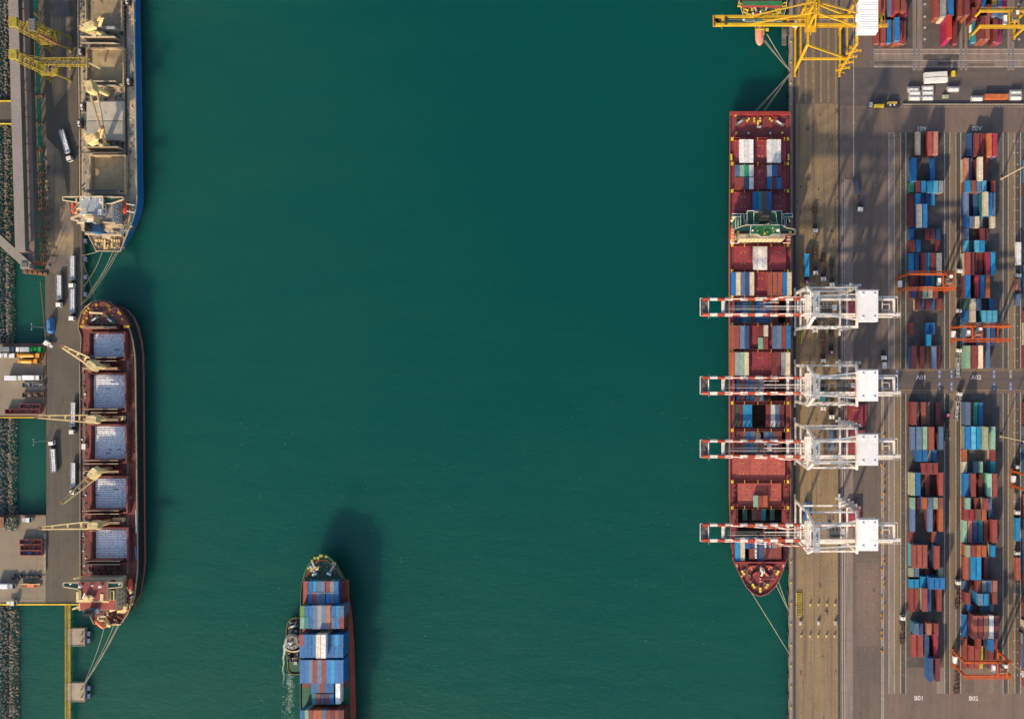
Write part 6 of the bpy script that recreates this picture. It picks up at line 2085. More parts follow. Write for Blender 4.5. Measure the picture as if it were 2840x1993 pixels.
mb = MB(); mb.cyl((p.x, p.y, 8.3), (p.x, p.y, 21), .75, 8, 0, .35); mb.bar((p.x, p.y, 19), (p.x, p.y - 4.2, 10), .6); mb.boxz(p.x - 1.0, p.x + 1.0, p.y - 1, p.y + .8, 14, 14.3); mb.boxz(p.x - .9, p.x + .9, p.y - 1, p.y + .6, 18, 18.3)
mb.bar((p.x - .7, p.y - .4, 8.3), (p.x - .2, p.y, 20), .25); mb.bar((p.x + .7, p.y - .4, 8.3), (p.x + .2, p.y, 20), .25)
mb.build('foremast', M('white_paint'), ps)
mb = MB(); q = P(*z6(960, 850), 8.3); mb.cyl((q.x, q.y, 8.31), (q.x, q.y, 8.5), .9, 12); mb.build('rope_coil', M('rtg_orange'), ps)
clutter(ps, 2070, 2145, 1566, 1625, 8.3, 26, ('hold_dark', 'hatch_red', 'machinery'), 101, 1.2, .8)
# stern mooring deck
mb = MB(); mb.boxz(at(2025, 0, zd)[0], at(2191, 0, zd)[0], Y_(320.5, zd), Y_(311.5, zd), zd + .003, zd + 1.5); mb.build('stern_bulwark', M('bright_red'), ps)
def z3(x, y): return (1980 + x / 3.836, 280 + y / 3.836)
bollards(ps, [z3(*q) for q in ((353, 215), (370, 196), (428, 193), (428, 220), (490, 193), (490, 218), (469, 222), (468, 247), (594, 193), (614, 214), (237, 345), (725, 343), (184, 580), (184, 604), (184, 626), (791, 580), (791, 604), (791, 626), (200, 133), (230, 160))], zd, 'bollard_yellow', .5, .9)
winch(ps, *z3(270, 230), zd, 'machinery', .6); winch(ps, *z3(693, 232), zd, 'machinery', -.6)
for q in ((467, 280), (490, 280), (365, 348), (597, 348)):
    mb = MB(); p = P(*z3(*q), zd); mb.cyl((p.x, p.y, zd), (p.x, p.y, zd + 1.3), .6, 10); mb.build('ventilator', M('galvanised'), ps)
clutter(ps, 2030, 2186, 322, 330, zd, 24, ('bright_red', 'deck_red', 'hold_dark'), 103, 2.4, 1.0)
# lashing bridges between the bays
LB = [385.5, 454, 529.5, 679.5, 751.5, 824, 900, 972.5, 1044, 1117, 1192.5, 1264, 1335, 1407]
for k, y in enumerate(LB):
    mb = MB()
    p, q = P(2028, y, zd + 3), P(2188, y, zd + 3)
    mb.boxz(p.x, q.x, p.y - .55, p.y + .55, zd + 1.9, zd + 2.1, 0)
    mb.boxz(p.x, q.x, p.y - .75, p.y - .62, zd + 2.1, zd + 3.0, 0); mb.boxz(p.x, q.x, p.y + .62, p.y + .75, zd + 2.1, zd + 3.0, 0)
    n = 13
    for i in range(n + 1):
        x = p.x + (q.x - p.x) * i / n
        mb.boxz(x - .15, x + .15, p.y - .6, p.y + .6, zd - .2, zd + 1.9, 0)
        mb.boxz(x - .25, x + .25, p.y - .8, p.y - .4, zd + 2.103, zd + 2.6, 1 if i % 2 else 2)
        if i % 3 == 0:
            mb.boxz(x - .12, x + .12, p.y - .9, p.y + .9, zd + 3.003, zd + 3.12, 1)
    for x in (p.x + .6, q.x - .6):
        mb.boxz(x - .6, x + .6, p.y - .8, p.y + .8, zd + 3.13, zd + 3.4, 1)
    mb.build('lashing_bridge', [M('bright_red' if k == 0 else 'deck_red'), M('yellow_paint'), M('steel_rust')], ps)

def hatch(y0, y1, x0=2036, x1=2180, panels=(1 / 3, 2 / 3), z1=ZH, m='hatch_red'):
    xs = [x0] + [x0 + (x1 - x0) * f for f in panels] + [x1]
    for a_, b_ in zip(xs[:-1], xs[1:]):
        mb = MB(); pbox(mb, a_ + .3, b_ - .3, y0, y1, zd - .28, z1); mb.build('hatch_panel', M(m), ps)
    mb = MB()
    for a_, b_ in zip(xs[:-1], xs[1:]):
        for f in (.42, .62):
            for g_ in (.25, .72):
                p = P(a_ + (b_ - a_) * f, y0 + (y1 - y0) * g_, z1)
                mb.boxz(p.x - .35, p.x + .35, p.y - .12, p.y + .12, z1 + .003, z1 + .12); mb.boxz(p.x - .12, p.x + .12, p.y - .4, p.y - .13, z1 + .003, z1 + .12)
    mb.build('hatch_lug', M('yellow_paint'), ps)
    mb = MB(); r = random.Random(int(y0))
    for k in range(16):
        p = P(x0 + (x1 - x0) * (k % 8 + .5) / 8, y0 + (y1 - y0) * (.2 + .3 * (k // 8)) + r.uniform(-2, 12), z1)
        mb.boxz(p.x - .5, p.x + .5, p.y - .1, p.y + .1, z1 + .003, z1 + .06)
    mb.build('hatch_cleat', M('hold_dark'), ps)['kind'] = 'stuff'
hatch(388, 450); hatch(457, 525); hatch(533, 588); hatch(684, 748); hatch(755, 820); hatch(903, 968); hatch(976, 1040)
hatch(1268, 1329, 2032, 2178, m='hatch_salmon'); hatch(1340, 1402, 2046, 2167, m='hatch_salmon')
for x0, x1, y0, y1 in ((2028, 2040, 1340, 1402), (2172, 2187, 1340, 1402), (2028, 2040, 1410, 1488), (2174, 2187, 1410, 1488), (2030, 2042, 1494, 1552), (2172, 2184, 1494, 1552)):
    dk(x0, x1, y0, y1, 'deck_red', zd + .003, zd + .7, 'side_coaming')
    clutter(ps, x0, x1, y0, y1, zd + .7, 8, ('bright_red', 'hold_dark', 'deck_red'), int(x0 + y0), 1.2, .8)
dk(2040, 2174, 1488, 1493, 'deck_red'); dk(2040, 2174, 1552, 1556.5, 'deck_red')
dk(2036, 2046, 1337, 1490, 'deck_red'); dk(2168, 2180, 1337, 1490, 'deck_red')
for y in (898, 1113.5, 1190, 1262):
    dk(2037, 2180, y - 1.5, y + 1.5, 'deck_red')
# cell guides in the open holds
mb = MB()
for y0, y1 in ((828, 897), (1049, 1112), (1120, 1184), (1197, 1262), (1410, 1486)):
    for i in range(1, 11):
        p, q = P(2037 + i * 13, y0, zd), P(2037 + i * 13, y1, zd)
        for yy in (p.y, q.y):
            mb.boxz(p.x - .1, p.x + .1, yy - .15, yy + .15, -2.1, zd + .3)
mb.build('cell_guides', M('steel_rust'), ps)['kind'] = 'stuff'

# containers on the berthed ship.  lists: colour, x0, x1 in the measured close-up
def row(zf, y0, y1, items, zb, L, where, tiers=1):
    for it in items.split():
        f = it.split(':')
        col = f[0]; a_, b_ = (float(v) for v in f[1].split('-'))
        n = int(f[2]) if len(f) > 2 else 1
        tt = int(f[3]) if len(f) > 3 else tiers
        zz = zb - 2.6 * (tt if zb < 0 else 0)
        for k in range(n):
            xc = a_ + (b_ - a_) * (k + .5) / n
            px, py = zf(xc, (y0 + y1) / 2)
            stack(px, py, zb, tt, L, col, None, where)
def z4(x, y): return (1920 + x / 3.58, 680 + y / 3.58)
def z5(x, y): return (1920 + x / 3.6617, 1120 + y / 3.6617)
W_ = 'row {} from the stern of the berthed ship'
row(z3, 415, 650, 'white:271-420:3 white:566-714:3', ZH, 12.19, 'first row from stern, berthed ship')
row(z3, 680, 805, 'slate:228-275 mint:276-323 green:325-373 white:375-422 white:570-618 blue:623-670 maroon:672-718', ZH, 6.06, 'second row from stern, berthed ship')
row(z3, 812, 935, 'red:225-322:2 navy:328-374 white:375-422 blue:570-618 maroon:622-669 blue:671-718', ZH, 6.06, 'third row from stern, berthed ship')
row(z3, 972, 1200, 'blue:415-463 teal:466-514 brown:517-564 blue:565-612', ZH, 12.19, 'row behind the funnel, berthed ship')
row(z4, 15, 240, 'white:605-744:3', ZH, 12.19, 'row below the superstructure, berthed ship')
row(z4, 268, 497, 'blue:387-432 cream:433-479 slate:480-524:1 navy:525-569 cream:570-615 rust:747-895:3 blue:897-940 cream:942-986', ZH, 12.19, 'row above the top white crane boom, berthed ship', 1)
row(z4, 580, 772, 'navy:412-457 navy:459-493 slate:495-535 teal:537-578 brown:580-625 blue:630-674 slate:676-716 blue:718-760 brown:765-808 maroon:812-855', 1.6, 12.19, 'open hold under the top white boom, berthed ship', 1)
row(z4, 800, 1025, 'rust:378-471:2 slate:475-519 navy:520-563 slate:797-885:2 red:888-931 blue:933-976', ZH, 12.19, 'row below the top white crane boom, berthed ship')
row(z4, 793, 905, 'maroon:657-705 cream:709-753', ZH, 6.06, 'upper short row between two booms, berthed ship')
row(z4, 917, 1029, 'mint:656-704 red:707-752', ZH, 6.06, 'lower short row between two booms, berthed ship')
row(z4, 1065, 1288, 'orange:376-421 grey:424-468 mint:470-515 cream:517-561 maroon:787-876:2 grey:882-926 cream:928-971', ZH, 12.19, 'row above the second white boom, berthed ship')
row(z4, 1340, 1530, 'navy:432-476 maroon:478-520 navy:525-573:1 navy:575-617 brown:620-662 slate:664-706', 1.6, 12.19, 'open hold under the second white boom, berthed ship', 1)
row(z5, 15, 233, 'forest:424-467 maroon:469-512 azure:516-561 azure:562-607 maroon:748-795 white:798-841 slate:843-886 maroon:888-936', 2.9, 12.19, 'open hold below the second boom, berthed ship', 1)
row(z5, 280, 500, 'brown:422-464 maroon:466-508 brown:510-546 blue:549-592 slate:595-636 brown:640-685 slate:728-771 navy:773-816 brown:820-863 maroon:866-909', 2.0, 12.19, 'open hold under the third white boom, berthed ship', 1)
row(z5, 930, 1045, 'mint:622-668 red:670-717 orange:719-765', ZH, 6.06, 'short row on bare red hatches, berthed ship')
row(z5, 1063, 1180, 'forest:513-556 brown:606-650 maroon:653-697 teal:701-745 forest:790-835', .4, 6.06, 'dark hold above the lowest white boom, berthed ship')
row(z5, 1368, 1580, 'azure:438-484 cream:487-535 navy:674-722', 7.0, 12.19, 'long row nearest the bow, berthed ship')
row(z5, 1360, 1458, 'blue:541-580 navy:583-626 grey:813-857 orange:860-905', 7.0, 6.06, 'upper short row nearest the bow, berthed ship')
row(z5, 1466, 1575, 'red:578-624 rust:724-767 rust:768-812 red:813-857 red:858-905', 7.0, 6.06, 'lower short row nearest the bow, berthed ship')
for q in ((647, 1410), (647, 1520), (744, 1410), (790, 1410)):
    t = thing('tank_container', {647: ('upper' if q[1] < 1450 else 'lower') + ' silver tank container of the pair beside the navy long container', 744: 'silver tank container right of the navy long container by the bow', 790: 'silver tank container next to the grey short container by the bow'}[q[0]], 'tank container', (0, 0, 0), 'silver tank containers on the berthed ship')
    mb = MB()
    for sx in (-1, 1):
        for sy in (-1, 1):
            mb.bar((sx * 1.14, sy * 2.95, 0), (sx * 1.14, sy * 2.95, 2.5), .14)
        mb.bar((sx * 1.14, -2.95, 2.45), (sx * 1.14, 2.95, 2.45), .12); mb.bar((-1.14, sx * 2.95, 2.45), (1.14, sx * 2.95, 2.45), .14)
    mb.build('frame', M('machinery'), t)
    mb = MB(); mb.cyl((0, -2.75, 1.28), (0, 2.75, 1.28), 1.1, 14); mb.build('tank', M('galvanised'), t)
    mb = MB()
    for yy in (-1.9, -.4, 1.4):
        mb.boxz(-.35, .35, yy - .5, yy + .5, 2.36, 2.6)
    mb.build('walkway', M('house_white'), t)
    px, py = z5(*q); x, y = at(px, py, 9.6)
    t.location = (x, y, 7.0)

# accommodation and funnel of the berthed ship
def zs(x, y): return (2000 + x / 10.436, 570 + y / 10.436)
def sb(name, m, x0, x1, y0, y1, z0, z1, zr=None):
    mb = MB(); a_, b_ = zs(x0, y0), zs(x1, y1); pbox(mb, a_[0], b_[0], a_[1], b_[1], z0, z1, 0, z1 if zr is None else zr)
    return mb.build(name, M(m), ps)
sb('lower_deck', 'deck_green', 300, 2000, 420, 900, zd + .01, 9.5)
sb('boat_deck', 'teal_deck', 320, 2060, 240, 325, 9.5, 17.0)
mb = MB(); mb.boxz(at(zs(545, 0)[0], 0, 24)[0], at(zs(1850, 0)[0], 0, 24)[0], Y_(674.5, 6), Y_(632, 24), zd, 24.9); mb.build('deckhouse', M('super_cream'), ps)
for q_ in ((300, 500), (1880, 2000)):
    mb = MB(); pbox(mb, zs(q_[0], 0)[0], zs(q_[1], 0)[0], 655, 674, zd + .01, zd + 2.4); mb.build('side_deck_house', M('deck_green'), ps)
for z in (9, 12, 15, 18, 21):
    for k in range(12):
        a_ = zs(560 + k * 112, 1090); p = P(a_[0], a_[1], 8)
        yy = Y_(674.5, 6)
        wblock(ps, 'window', 'glass_dark', p.x - .35, p.x + .35, yy - .06, yy - .003, z - .35, z + .35)
sb('deckhouse', 'super_cream', 760, 1755, 155, 660, zd, 22.0)
sb('deckhouse_roof', 'deck_green', 765, 1750, 160, 640, 22.003, 22.12)
sb('bridge_deck', 'teal_deck', 375, 2140, 590, 820, 25.0, 25.3) if False else None
mb = MB()
pts = [zs(*q) for q in ((375, 690), (600, 600), (760, 560), (1750, 560), (1890, 640), (2140, 690), (2140, 832), (375, 832))]
mb.prism(ccw([(p.x, p.y) for p in (P(x, y, 26) for x, y in pts)]), 25.0, 25.3); mb.build('bridge_deck', M('teal_deck'), ps)
mb = MB()
pz = [tuple(P(x, y, 26.4))[:2] for x, y in pts]
mb.railing(pz + pz[:1], 25.3, 1.0, .42, 0, 60)
mb.build('bridge_bulwark', M('super_cream'), ps)
sb('wing_mat', 'hold_dark', 385, 830, 735, 822, 25.303, 25.4); sb('wing_mat', 'hold_dark', 1710, 2130, 735, 822, 25.303, 25.4)
for x in (490, 2005):
    sb('wing_console', 'yellow_paint', x - 40, x + 40, 740, 795, 25.403, 26.2)
mb = MB()
wp = [zs(*q) for q in ((860, 570), (1670, 570), (1695, 840), (1460, 845), (1390, 905), (1150, 910), (1060, 845), (835, 840))]
wv = ccw([(p.x, p.y) for p in (P(x, y, 28.3) for x, y in wp)])
mb.prism(wv, 25.3, 28.3); mb.build('wheelhouse', M('super_cream'), ps)
mb = MB(); mb.prism(wv, 28.303, 28.4); mb.build('wheelhouse_roof', M('bridge_green'), ps)
mb = MB(); mb.railing(wv + wv[:1], 28.4, .9, .22, 0, 3); mb.build('railing', M('super_white'), ps)
clutter(ps, *[v for v in (zs(900, 0)[0], zs(1600, 0)[0], zs(0, 640)[1], zs(0, 830)[1])], 28.4, 22, ('bridge_green', 'super_white', 'yellow_paint', 'bridge_green'), 110, .9, .9)
mb = MB(); p = P(*zs(1640, 715), 29); mb.cyl((p.x, p.y, 28.4), (p.x, p.y, 29.2), .3, 8); mb.cyl((p.x, p.y, 29.2), (p.x, p.y, 30.4), .8, 12, 0, .5)
p = P(*zs(915, 720), 29); mb.cyl((p.x, p.y, 28.4), (p.x, p.y, 29.8), .5, 12, 0, .35); mb.build('satellite_dome', M('house_white'), ps)
mb = MB(); p = P(*zs(1260, 860), 29); mb.box((p.x, p.y, 28.7), (.7, 1.6, .5), 0, .4); mb.box((p.x, p.y, 28.7), (1.6, .5, .5), 0, .9); mb.build('signal_lamp', M('bollard_yellow'), ps)
sb('deckhouse', 'super_cream', 950, 1610, 210, 610, 22.15, 24.8)
sb('deckhouse_roof', 'bridge_green', 955, 1605, 215, 605, 24.803, 24.9)
mb = MB()
for a_ in (((945, 190), (1100, 190)), ((945, 190), (945, 625)), ((945, 625), (1640, 625)), ((1640, 625), (1580, 190)), ((1580, 190), (1450, 190)), ((945, 510), (1095, 510)), ((1095, 455), (1440, 455)), ((1095, 510), (1100, 190)), ((1440, 455), (1460, 510)), ((1460, 510), (1640, 510))):
    p, q = P(*zs(*a_[0]), 25.9), P(*zs(*a_[1]), 25.9)
    mb.bar(p, q, .22, .9)
for a_ in (((755, 155), (1110, 155)), ((1450, 155), (1755, 155)), ((755, 155), (755, 570)), ((1755, 155), (1755, 575)), ((1755, 575), (1880, 580))):
    p, q = P(*zs(*a_[0]), 23), P(*zs(*a_[1]), 23)
    mb.bar(p, q, .25, .9)
for a_ in (((320, 238), (760, 238)), ((565, 240), (570, 640)), ((665, 265), (665, 560)), ((420, 390), (420, 660)), ((320, 320), (560, 320)), ((1770, 238), (2065, 238)), ((2065, 238), (2065, 330)), ((1830, 325), (2060, 325)), ((1840, 300), (1840, 560)), ((1885, 370), (1885, 560)), ((1790, 250), (1790, 400)), ((300, 1085), (520, 1085)), ((1790, 1080), (2000, 1080)), ((425, 880), (430, 1000)), ((1990, 960), (1860, 1000)), ((715, 395), (715, 560)), ((490, 400), (490, 650))):
    p, q = P(*zs(*a_[0]), 17.5), P(*zs(*a_[1]), 17.5)
    mb.bar(p, q, .25, .8)
mb.build('railing', M('super_white'), ps)['kind'] = 'stuff'
for x0, x1 in ((565, 755), (1760, 1900)):
    sb('side_deck_house', 'teal_deck', x0, x1, 300, 640, zd, 16.5)
sb('side_deck_house', 'deck_green', 330, 560, 330, 680, zd, 14.5); sb('side_deck_house', 'hold_dark', 1905, 1990, 345, 680, zd, 12)
mb = MB(); fx0 = zs(1115, 130); fx1 = zs(1440, 400)
a_, b_ = at(fx0[0], fx1[1], 33), at(fx1[0], fx0[1], 33)
mb.boxz(a_[0], b_[0], a_[1], b_[1], 22.15, 33); fn = mb.build('funnel', M('hull_black'), ps)
mb = MB()
for q in (.25, .5, .75):
    mb.cyl((a_[0] + (b_[0] - a_[0]) * q, a_[1] + 1.6, 33), (a_[0] + (b_[0] - a_[0]) * q, a_[1] + 1.6, 34.4), .6, 10)
mb.boxz(a_[0] + .3, b_[0] - .3, a_[1] + 2.6, b_[1] - .3, 33.003, 33.3)
mb.build('exhaust_pipe', M('dark_steel'), fn)
mb = MB(); p = P(*zs(1300, 600), 25); mb.bar((p.x, p.y, 24.9), (p.x, p.y, 36), .5); mb.bar((p.x - 2, p.y, 30), (p.x + 2, p.y, 30), .3); mb.bar((p.x - 1.4, p.y, 33), (p.x + 1.4, p.y, 33), .25); mb.bar((p.x, p.y, 26), (p.x, p.y + 3.5, 25), .4); mb.build('radar_mast', M('machinery'), ps)
lifeboat(ps, *zs(340, 820), 12.5, 'lifeboat_orange', 0, 9.0); lifeboat(ps, *zs(1950, 900), 11, 'bright_red', 0, 8.0)
mb = MB()
for y in (700, 800, 910, 1000):
    for x, s in ((300, -1), (2000, 1)):
        p = P(*zs(x, y), 13); mb.bar((p.x, p.y, 9), (p.x, p.y, 14), .4); mb.bar((p.x, p.y, 14), (p.x - s * 1.6, p.y, 14.4), .4)
mb.bar(P(*zs(310, 350), 15), P(*zs(440, 330), 16), .7); mb.bar(P(*zs(300, 480), 14), P(*zs(380, 350), 15), .6); mb.bar(P(*zs(1935, 350), 15), P(*zs(1990, 470), 14), .6)
mb.build('davit', M('super_cream'), ps)
clutter(ps, 2026, 2040, 590, 676, zd + 3.5, 26, ('crane_cream', 'boom_red', 'super_white', 'deck_green'), 111, 1.5, 2)
clutter(ps, 2150, 2190, 590, 640, zd + 3.5, 16, ('deck_green', 'super_white', 'machinery'), 112, 1.5, 1.5)

g = 'mooring ropes of the berthed container ship'
rope('long rope from the bow of the berthed ship down to the quay', P(2084, 1642, 9), P(2188, 1810, .8), g, 1.0, .14)
rope('upper of two short ropes from the bow to the quay', P(2159, 1612, 9), P(2187, 1692, .8), g, .6, .13)
rope('lower of two short ropes from the bow to the quay', P(2152, 1620, 9), P(2187.5, 1694, .8), g, .6, .13)
for x0, x1 in ((2089, 2190), (2095, 2190.5), (2113, 2191), (2118, 2191.5)):
    rope('rope from the stern of the berthed ship up to the shared quay bollard', P(x0, 313, 7.2), P(x1, 205, .8), 'stern ropes of the berthed container ship', 1.2, .09)
for x0, y0 in ((2117, 112), (2122, 112), (2126, 94), (2128, 96)):
    rope('rope from the green stern down to the shared quay bollard', P(x0, y0, 4), P(2191.5, 198, .8), 'ropes of the green ship at the top', .8, .11)

# ================================================================ green ship cut by the top edge
gs = thing('container_ship', 'green decked ship stern at the top edge under the yellow crane boom', 'ship', (*at(2117, 10, 4), 0))
D = [(2045, -400), (2046, -20), (2054, 25), (2066, 62), (2168, 62), (2179, 25), (2186, -20), (2187, -400)]
W = [(2047, -400), (2049, -20), (2062, 10), (2078, 40), (2156, 40), (2170, 10), (2183, -20), (2185, -400)]
D2 = hull(gs, D, 6, 'hull_green', 'hull_boot', W, -1, 'deck_green')
mb = MB(); mb.railing(D2 + D2[:1], 6, 1.1, .16, 0, 1.6); mb.build('railing', M('super_white'), gs)
mb = MB(); pbox(mb, 2060, 2169, -60, 16, 6, 9.5); mb.build('deckhouse', M('deck_red'), gs)
mb = MB(); pbox(mb, 2060, 2169, 3, 15, 9.503, 9.7); mb.build('green_walkway', M('bridge_green'), gs)
for x, y, a_ in ((2096, 28, .35), (2124, 28, -.35)):
    winch(gs, x, y, 6, 'dark_steel', PI / 2 + a_, 'galvanised')
bollards(gs, ((2097, 38), (2099, 41), (2131, 38), (2129, 41)), 6, 'boom_red', .6)
for x, y in ((2068, 32), (2158, 31), (2076, 45), (2150, 44), (2053, 15), (2175, 14)):
    mb = MB(); p = P(x, y, 6); s_ = 1 if x < 2110 else -1
    for dx, dy, w, h in ((0, .95, 2.4, .4), (0, -.95, 2.4, .4), (1.1, 0, .4, 2.2), (-1.1, 0, .4, 2.2)):
        mb.box((p.x + dx, p.y + dy * .9, 6.4), (w, h, .8), 0, s_ * -.3)
    mb.build('fairlead_frame', M('yellow_paint'), gs)
mb = MB()
for x in (2061, 2072, 2080, 2150, 2158, 2166):
    p = P(x, 18, 6.5); mb.bar((p.x - .8, p.y, 6.3), (p.x + .8, p.y, 6.3), .3); mb.bar((p.x - .8, p.y, 6.3), (p.x - .8, p.y - .8, 6.3), .3)
mb.build('deck_marking', M('yellow_paint'), gs)
clutter(gs, 2062, 2170, 20, 58, 6, 40, ('deck_green', 'dark_steel', 'yellow_paint', 'super_white'), 120, 1.2, .8)
lifeboat(gs, 2106.5, 101, 3.2, 'boat_pink', PI, 10, 'lifeboat', 1.75)
mb = MB(); p = P(2106, 80, 5)
for s in (-1, 1):
    mb.bar((p.x + s * 2.2, p.y + 3, 6), (p.x + s * 2.2, p.y - 4, 6.6), .4)
mb.bar((p.x - 2.2, p.y - 1, 6.4), (p.x + 2.6, p.y - 1, 6.4), .5); mb.box((p.x + 4, p.y - 1, 6.2), (1.6, 1.4, .8))
mb.build('lifeboat_davit', M('yellow_paint'), gs)

# ================================================================ container ship under way, bottom
zd = 6.2
ms = thing('container_ship', 'container ship under way with blue stacked containers and green foredeck', 'ship', (*at(905, 1750, 4), 0))
def zm(x, y): return (740 + x / 3.269, 1500 + y / 3.269)
D = [zm(*q) for q in ((500, 113), (455, 128), (415, 160), (375, 215), (345, 285), (325, 370), (315, 460), (310, 620), (308, 900), (312, 2400), (770, 2400), (757, 1500), (744, 900), (735, 640), (722, 500), (710, 400), (690, 305), (655, 232), (615, 175), (570, 133), (535, 117))]
W = [zm(*q) for q in ((520, 205), (478, 225), (445, 265), (412, 325), (385, 395), (362, 480), (345, 570), (325, 700), (312, 930), (312, 2400), (770, 2400), (757, 1530), (740, 960), (722, 740), (702, 620), (685, 520), (662, 420), (630, 340), (597, 280), (562, 228), (542, 208))]
D2 = hull(ms, D, zd, 'hull_boot', 'hull_boot', W, -2.2, 'deck_green')
gunwale(ms, D2, zd, 'deck_green', 1.0, .4)
F = [zm(*q) for q in ((500, 122), (458, 137), (420, 168), (382, 220), (352, 288), (338, 340), (695, 340), (680, 305), (648, 240), (610, 183), (566, 141), (535, 125))]
mb = MB(); fc = ccw([(p.x, p.y) for p in (P(x, y, 7.6) for x, y in F)]); mb.prism(fc, zd, 7.6); mb.build('forecastle', M('deck_green'), ms)
gunwale(ms, fc, 7.6, 'bridge_green', 1.0, .35, 'bulwark')
mb = MB()
for a_, b_ in (((355, 335), (460, 175)), ((460, 175), (545, 170)), ((545, 170), (640, 260)), ((640, 260), (680, 330)), ((350, 325), (400, 240))):
    mb.bar(P(*zm(*a_), 7.9), P(*zm(*b_), 7.9), .55, .3)
mb.build('walkway', M('rtg_orange'), ms)
mb = MB()
for a_, b_ in (((392, 222), (440, 290)), ((412, 185), (445, 275)), ((620, 205), (575, 275)), ((612, 215), (600, 190))):
    mb.bar(P(*zm(*a_), 8.3), P(*zm(*b_), 8.3), 1.1, .8)
mb.build('anchor_chain', M('galvanised'), ms)
bollards(ms, [zm(*q) for q in ((428, 302), (447, 293), (558, 290), (577, 298))], 7.6, 'house_white', .6)
bollards(ms, [zm(*q) for q in ((490, 128), (500, 126), (440, 150), (545, 135), (380, 240), (415, 175), (620, 200), (470, 150))], 7.6, 'yellow_paint', .55)
mb = MB(); p = P(*zm(480, 228), 7.6); mb.cyl((p.x, p.y, 7.6), (p.x, p.y, 19), .55, 8, 0, .3); mb.bar((p.x - 2, p.y, 15), (p.x + 2.2, p.y + .6, 15), .45); mb.bar((p.x - 1.2, p.y, 18), (p.x + 1.2, p.y, 18), .3); mb.boxz(p.x - 1, p.x + 1, p.y - .9, p.y + .9, 12, 12.3); mb.build('foremast', M('crane_cream'), ms)
clutter(ms, *zm(390, 0)[:1], zm(650, 0)[0], zm(0, 190)[1], zm(0, 320)[1], 7.6, 40, ('deck_green', 'dark_steel', 'bridge_green', 'steel_rust'), 130, 1.1, .9)
mb = MB(); a_, b_ = zm(340, 346), zm(700, 346); p, q = P(*a_, 9), P(*b_, 9); mb.boxz(p.x, q.x, p.y - .3, p.y + .3, zd, 9); mb.build('breakwater', M('deck_green'), ms)
for y0, y1 in ((1607, 1676), (1690, 1757), (1772, 1836), (1843, 1905), (1905, 1965), (1980, 2050)):
    mb = MB(); pbox(mb, 838 + (4 if y0 < 1650 else 0), 966, y0, y1, zd, zd + 1.6, 0, zd + 1.6); mb.build('hatch_cover', M('deck_green' if y0 > 1880 else 'bulk_red_deck'), ms)
clutter(ms, 958, 968, 1640, 1990, zd, 50, ('deck_green', 'bulk_red_deck', 'dark_steel'), 131, 1.1, 1.0)
ZM = zd + 1.6
wm = '{} row from the bow, moving ship'
row(zm, 370, 463, 'blue:380-410 azure:411-447:1 slate:448-486 slate:487-523 red:536-569 grey:571-607 blue:609-646', ZM, 6.06, 'first row from bow, moving ship', 2)
row(zm, 468, 560, 'blue:379-410 red:412-448 slate:449-486 slate:487-523 blue:538-572 slate:573-607 blue:609-646', ZM, 6.06, 'second row from bow, moving ship', 2)
row(zm, 370, 565, 'red:329-369 maroon:652-688', ZM, 12.19, 'long pair flanking the first stack, moving ship', 1)
row(zm, 592, 688, 'lime:302-340 blue:342-377 blue:378-414 blue:585-620 azure:622-656 slate:658-694', ZM, 6.06, 'third row from bow, moving ship', 3)
row(zm, 692, 788, 'mint:302-341 teal:343-380 blue:382-415 slate:585-617 blue:619-656 maroon:658-697', ZM, 6.06, 'fourth row from bow, moving ship', 3)
row(zm, 592, 788, 'slate:416-455 grey:457-495 slate:497-534 salmon:536-576', ZM, 12.19, 'long row in the second stack, moving ship', 3)
row(zm, 852, 949, 'red:293-332 blue:335-371 blue:372-407 blue:408-442 slate:540-573 blue:575-611 azure:613-652 blue:655-690', ZM, 6.06, 'fifth row from bow, moving ship', 3)
row(zm, 955, 1050, 'blue:298-334 blue:335-371 blue:372-407 blue:408-442 blue:540-576 blue:578-613 blue:614-651 blue:652-690', ZM, 6.06, 'sixth row from bow, moving ship', 3)
row(zm, 855, 1055, 'cream:444-487 white:490-533', ZM, 12.19, 'tall pair in the third stack, moving ship', 4)
row(zm, 1087, 1280, 'blue:300-337 blue:338-375 slate:377-413 red:415-455 slate:457-494 red:496-536 blue:538-575 azure:577-613 blue:615-652 blue:653-692', ZM, 12.19, 'full long row, moving ship', 3)
row(zm, 1290, 1375, 'blue:400-441:1 slate:443-482 red:484-522 blue:524-563 blue:565-604', ZM, 6.06, 'upper short row behind the full long row, moving ship', 2)
row(zm, 1382, 1473, 'teal:409-447 red:449-486 navy:488-525 maroon:527-563 blue:565-604', ZM, 6.06, 'lower short row behind the full long row, moving ship', 2)
row(zm, 1280, 1462, 'white:618-668', ZM, 12.19, 'standing alone near the bottom, moving ship', 2)
row(zm, 1537, 1740, 'blue:303-340 mint:341-379 red:381-417 orange:419-457 orange:459-498 slate:500-537 red:539-577 maroon:579-617 rust:619-657 maroon:659-696', ZM, 12.19, 'row cut by the bottom edge, moving ship', 3)

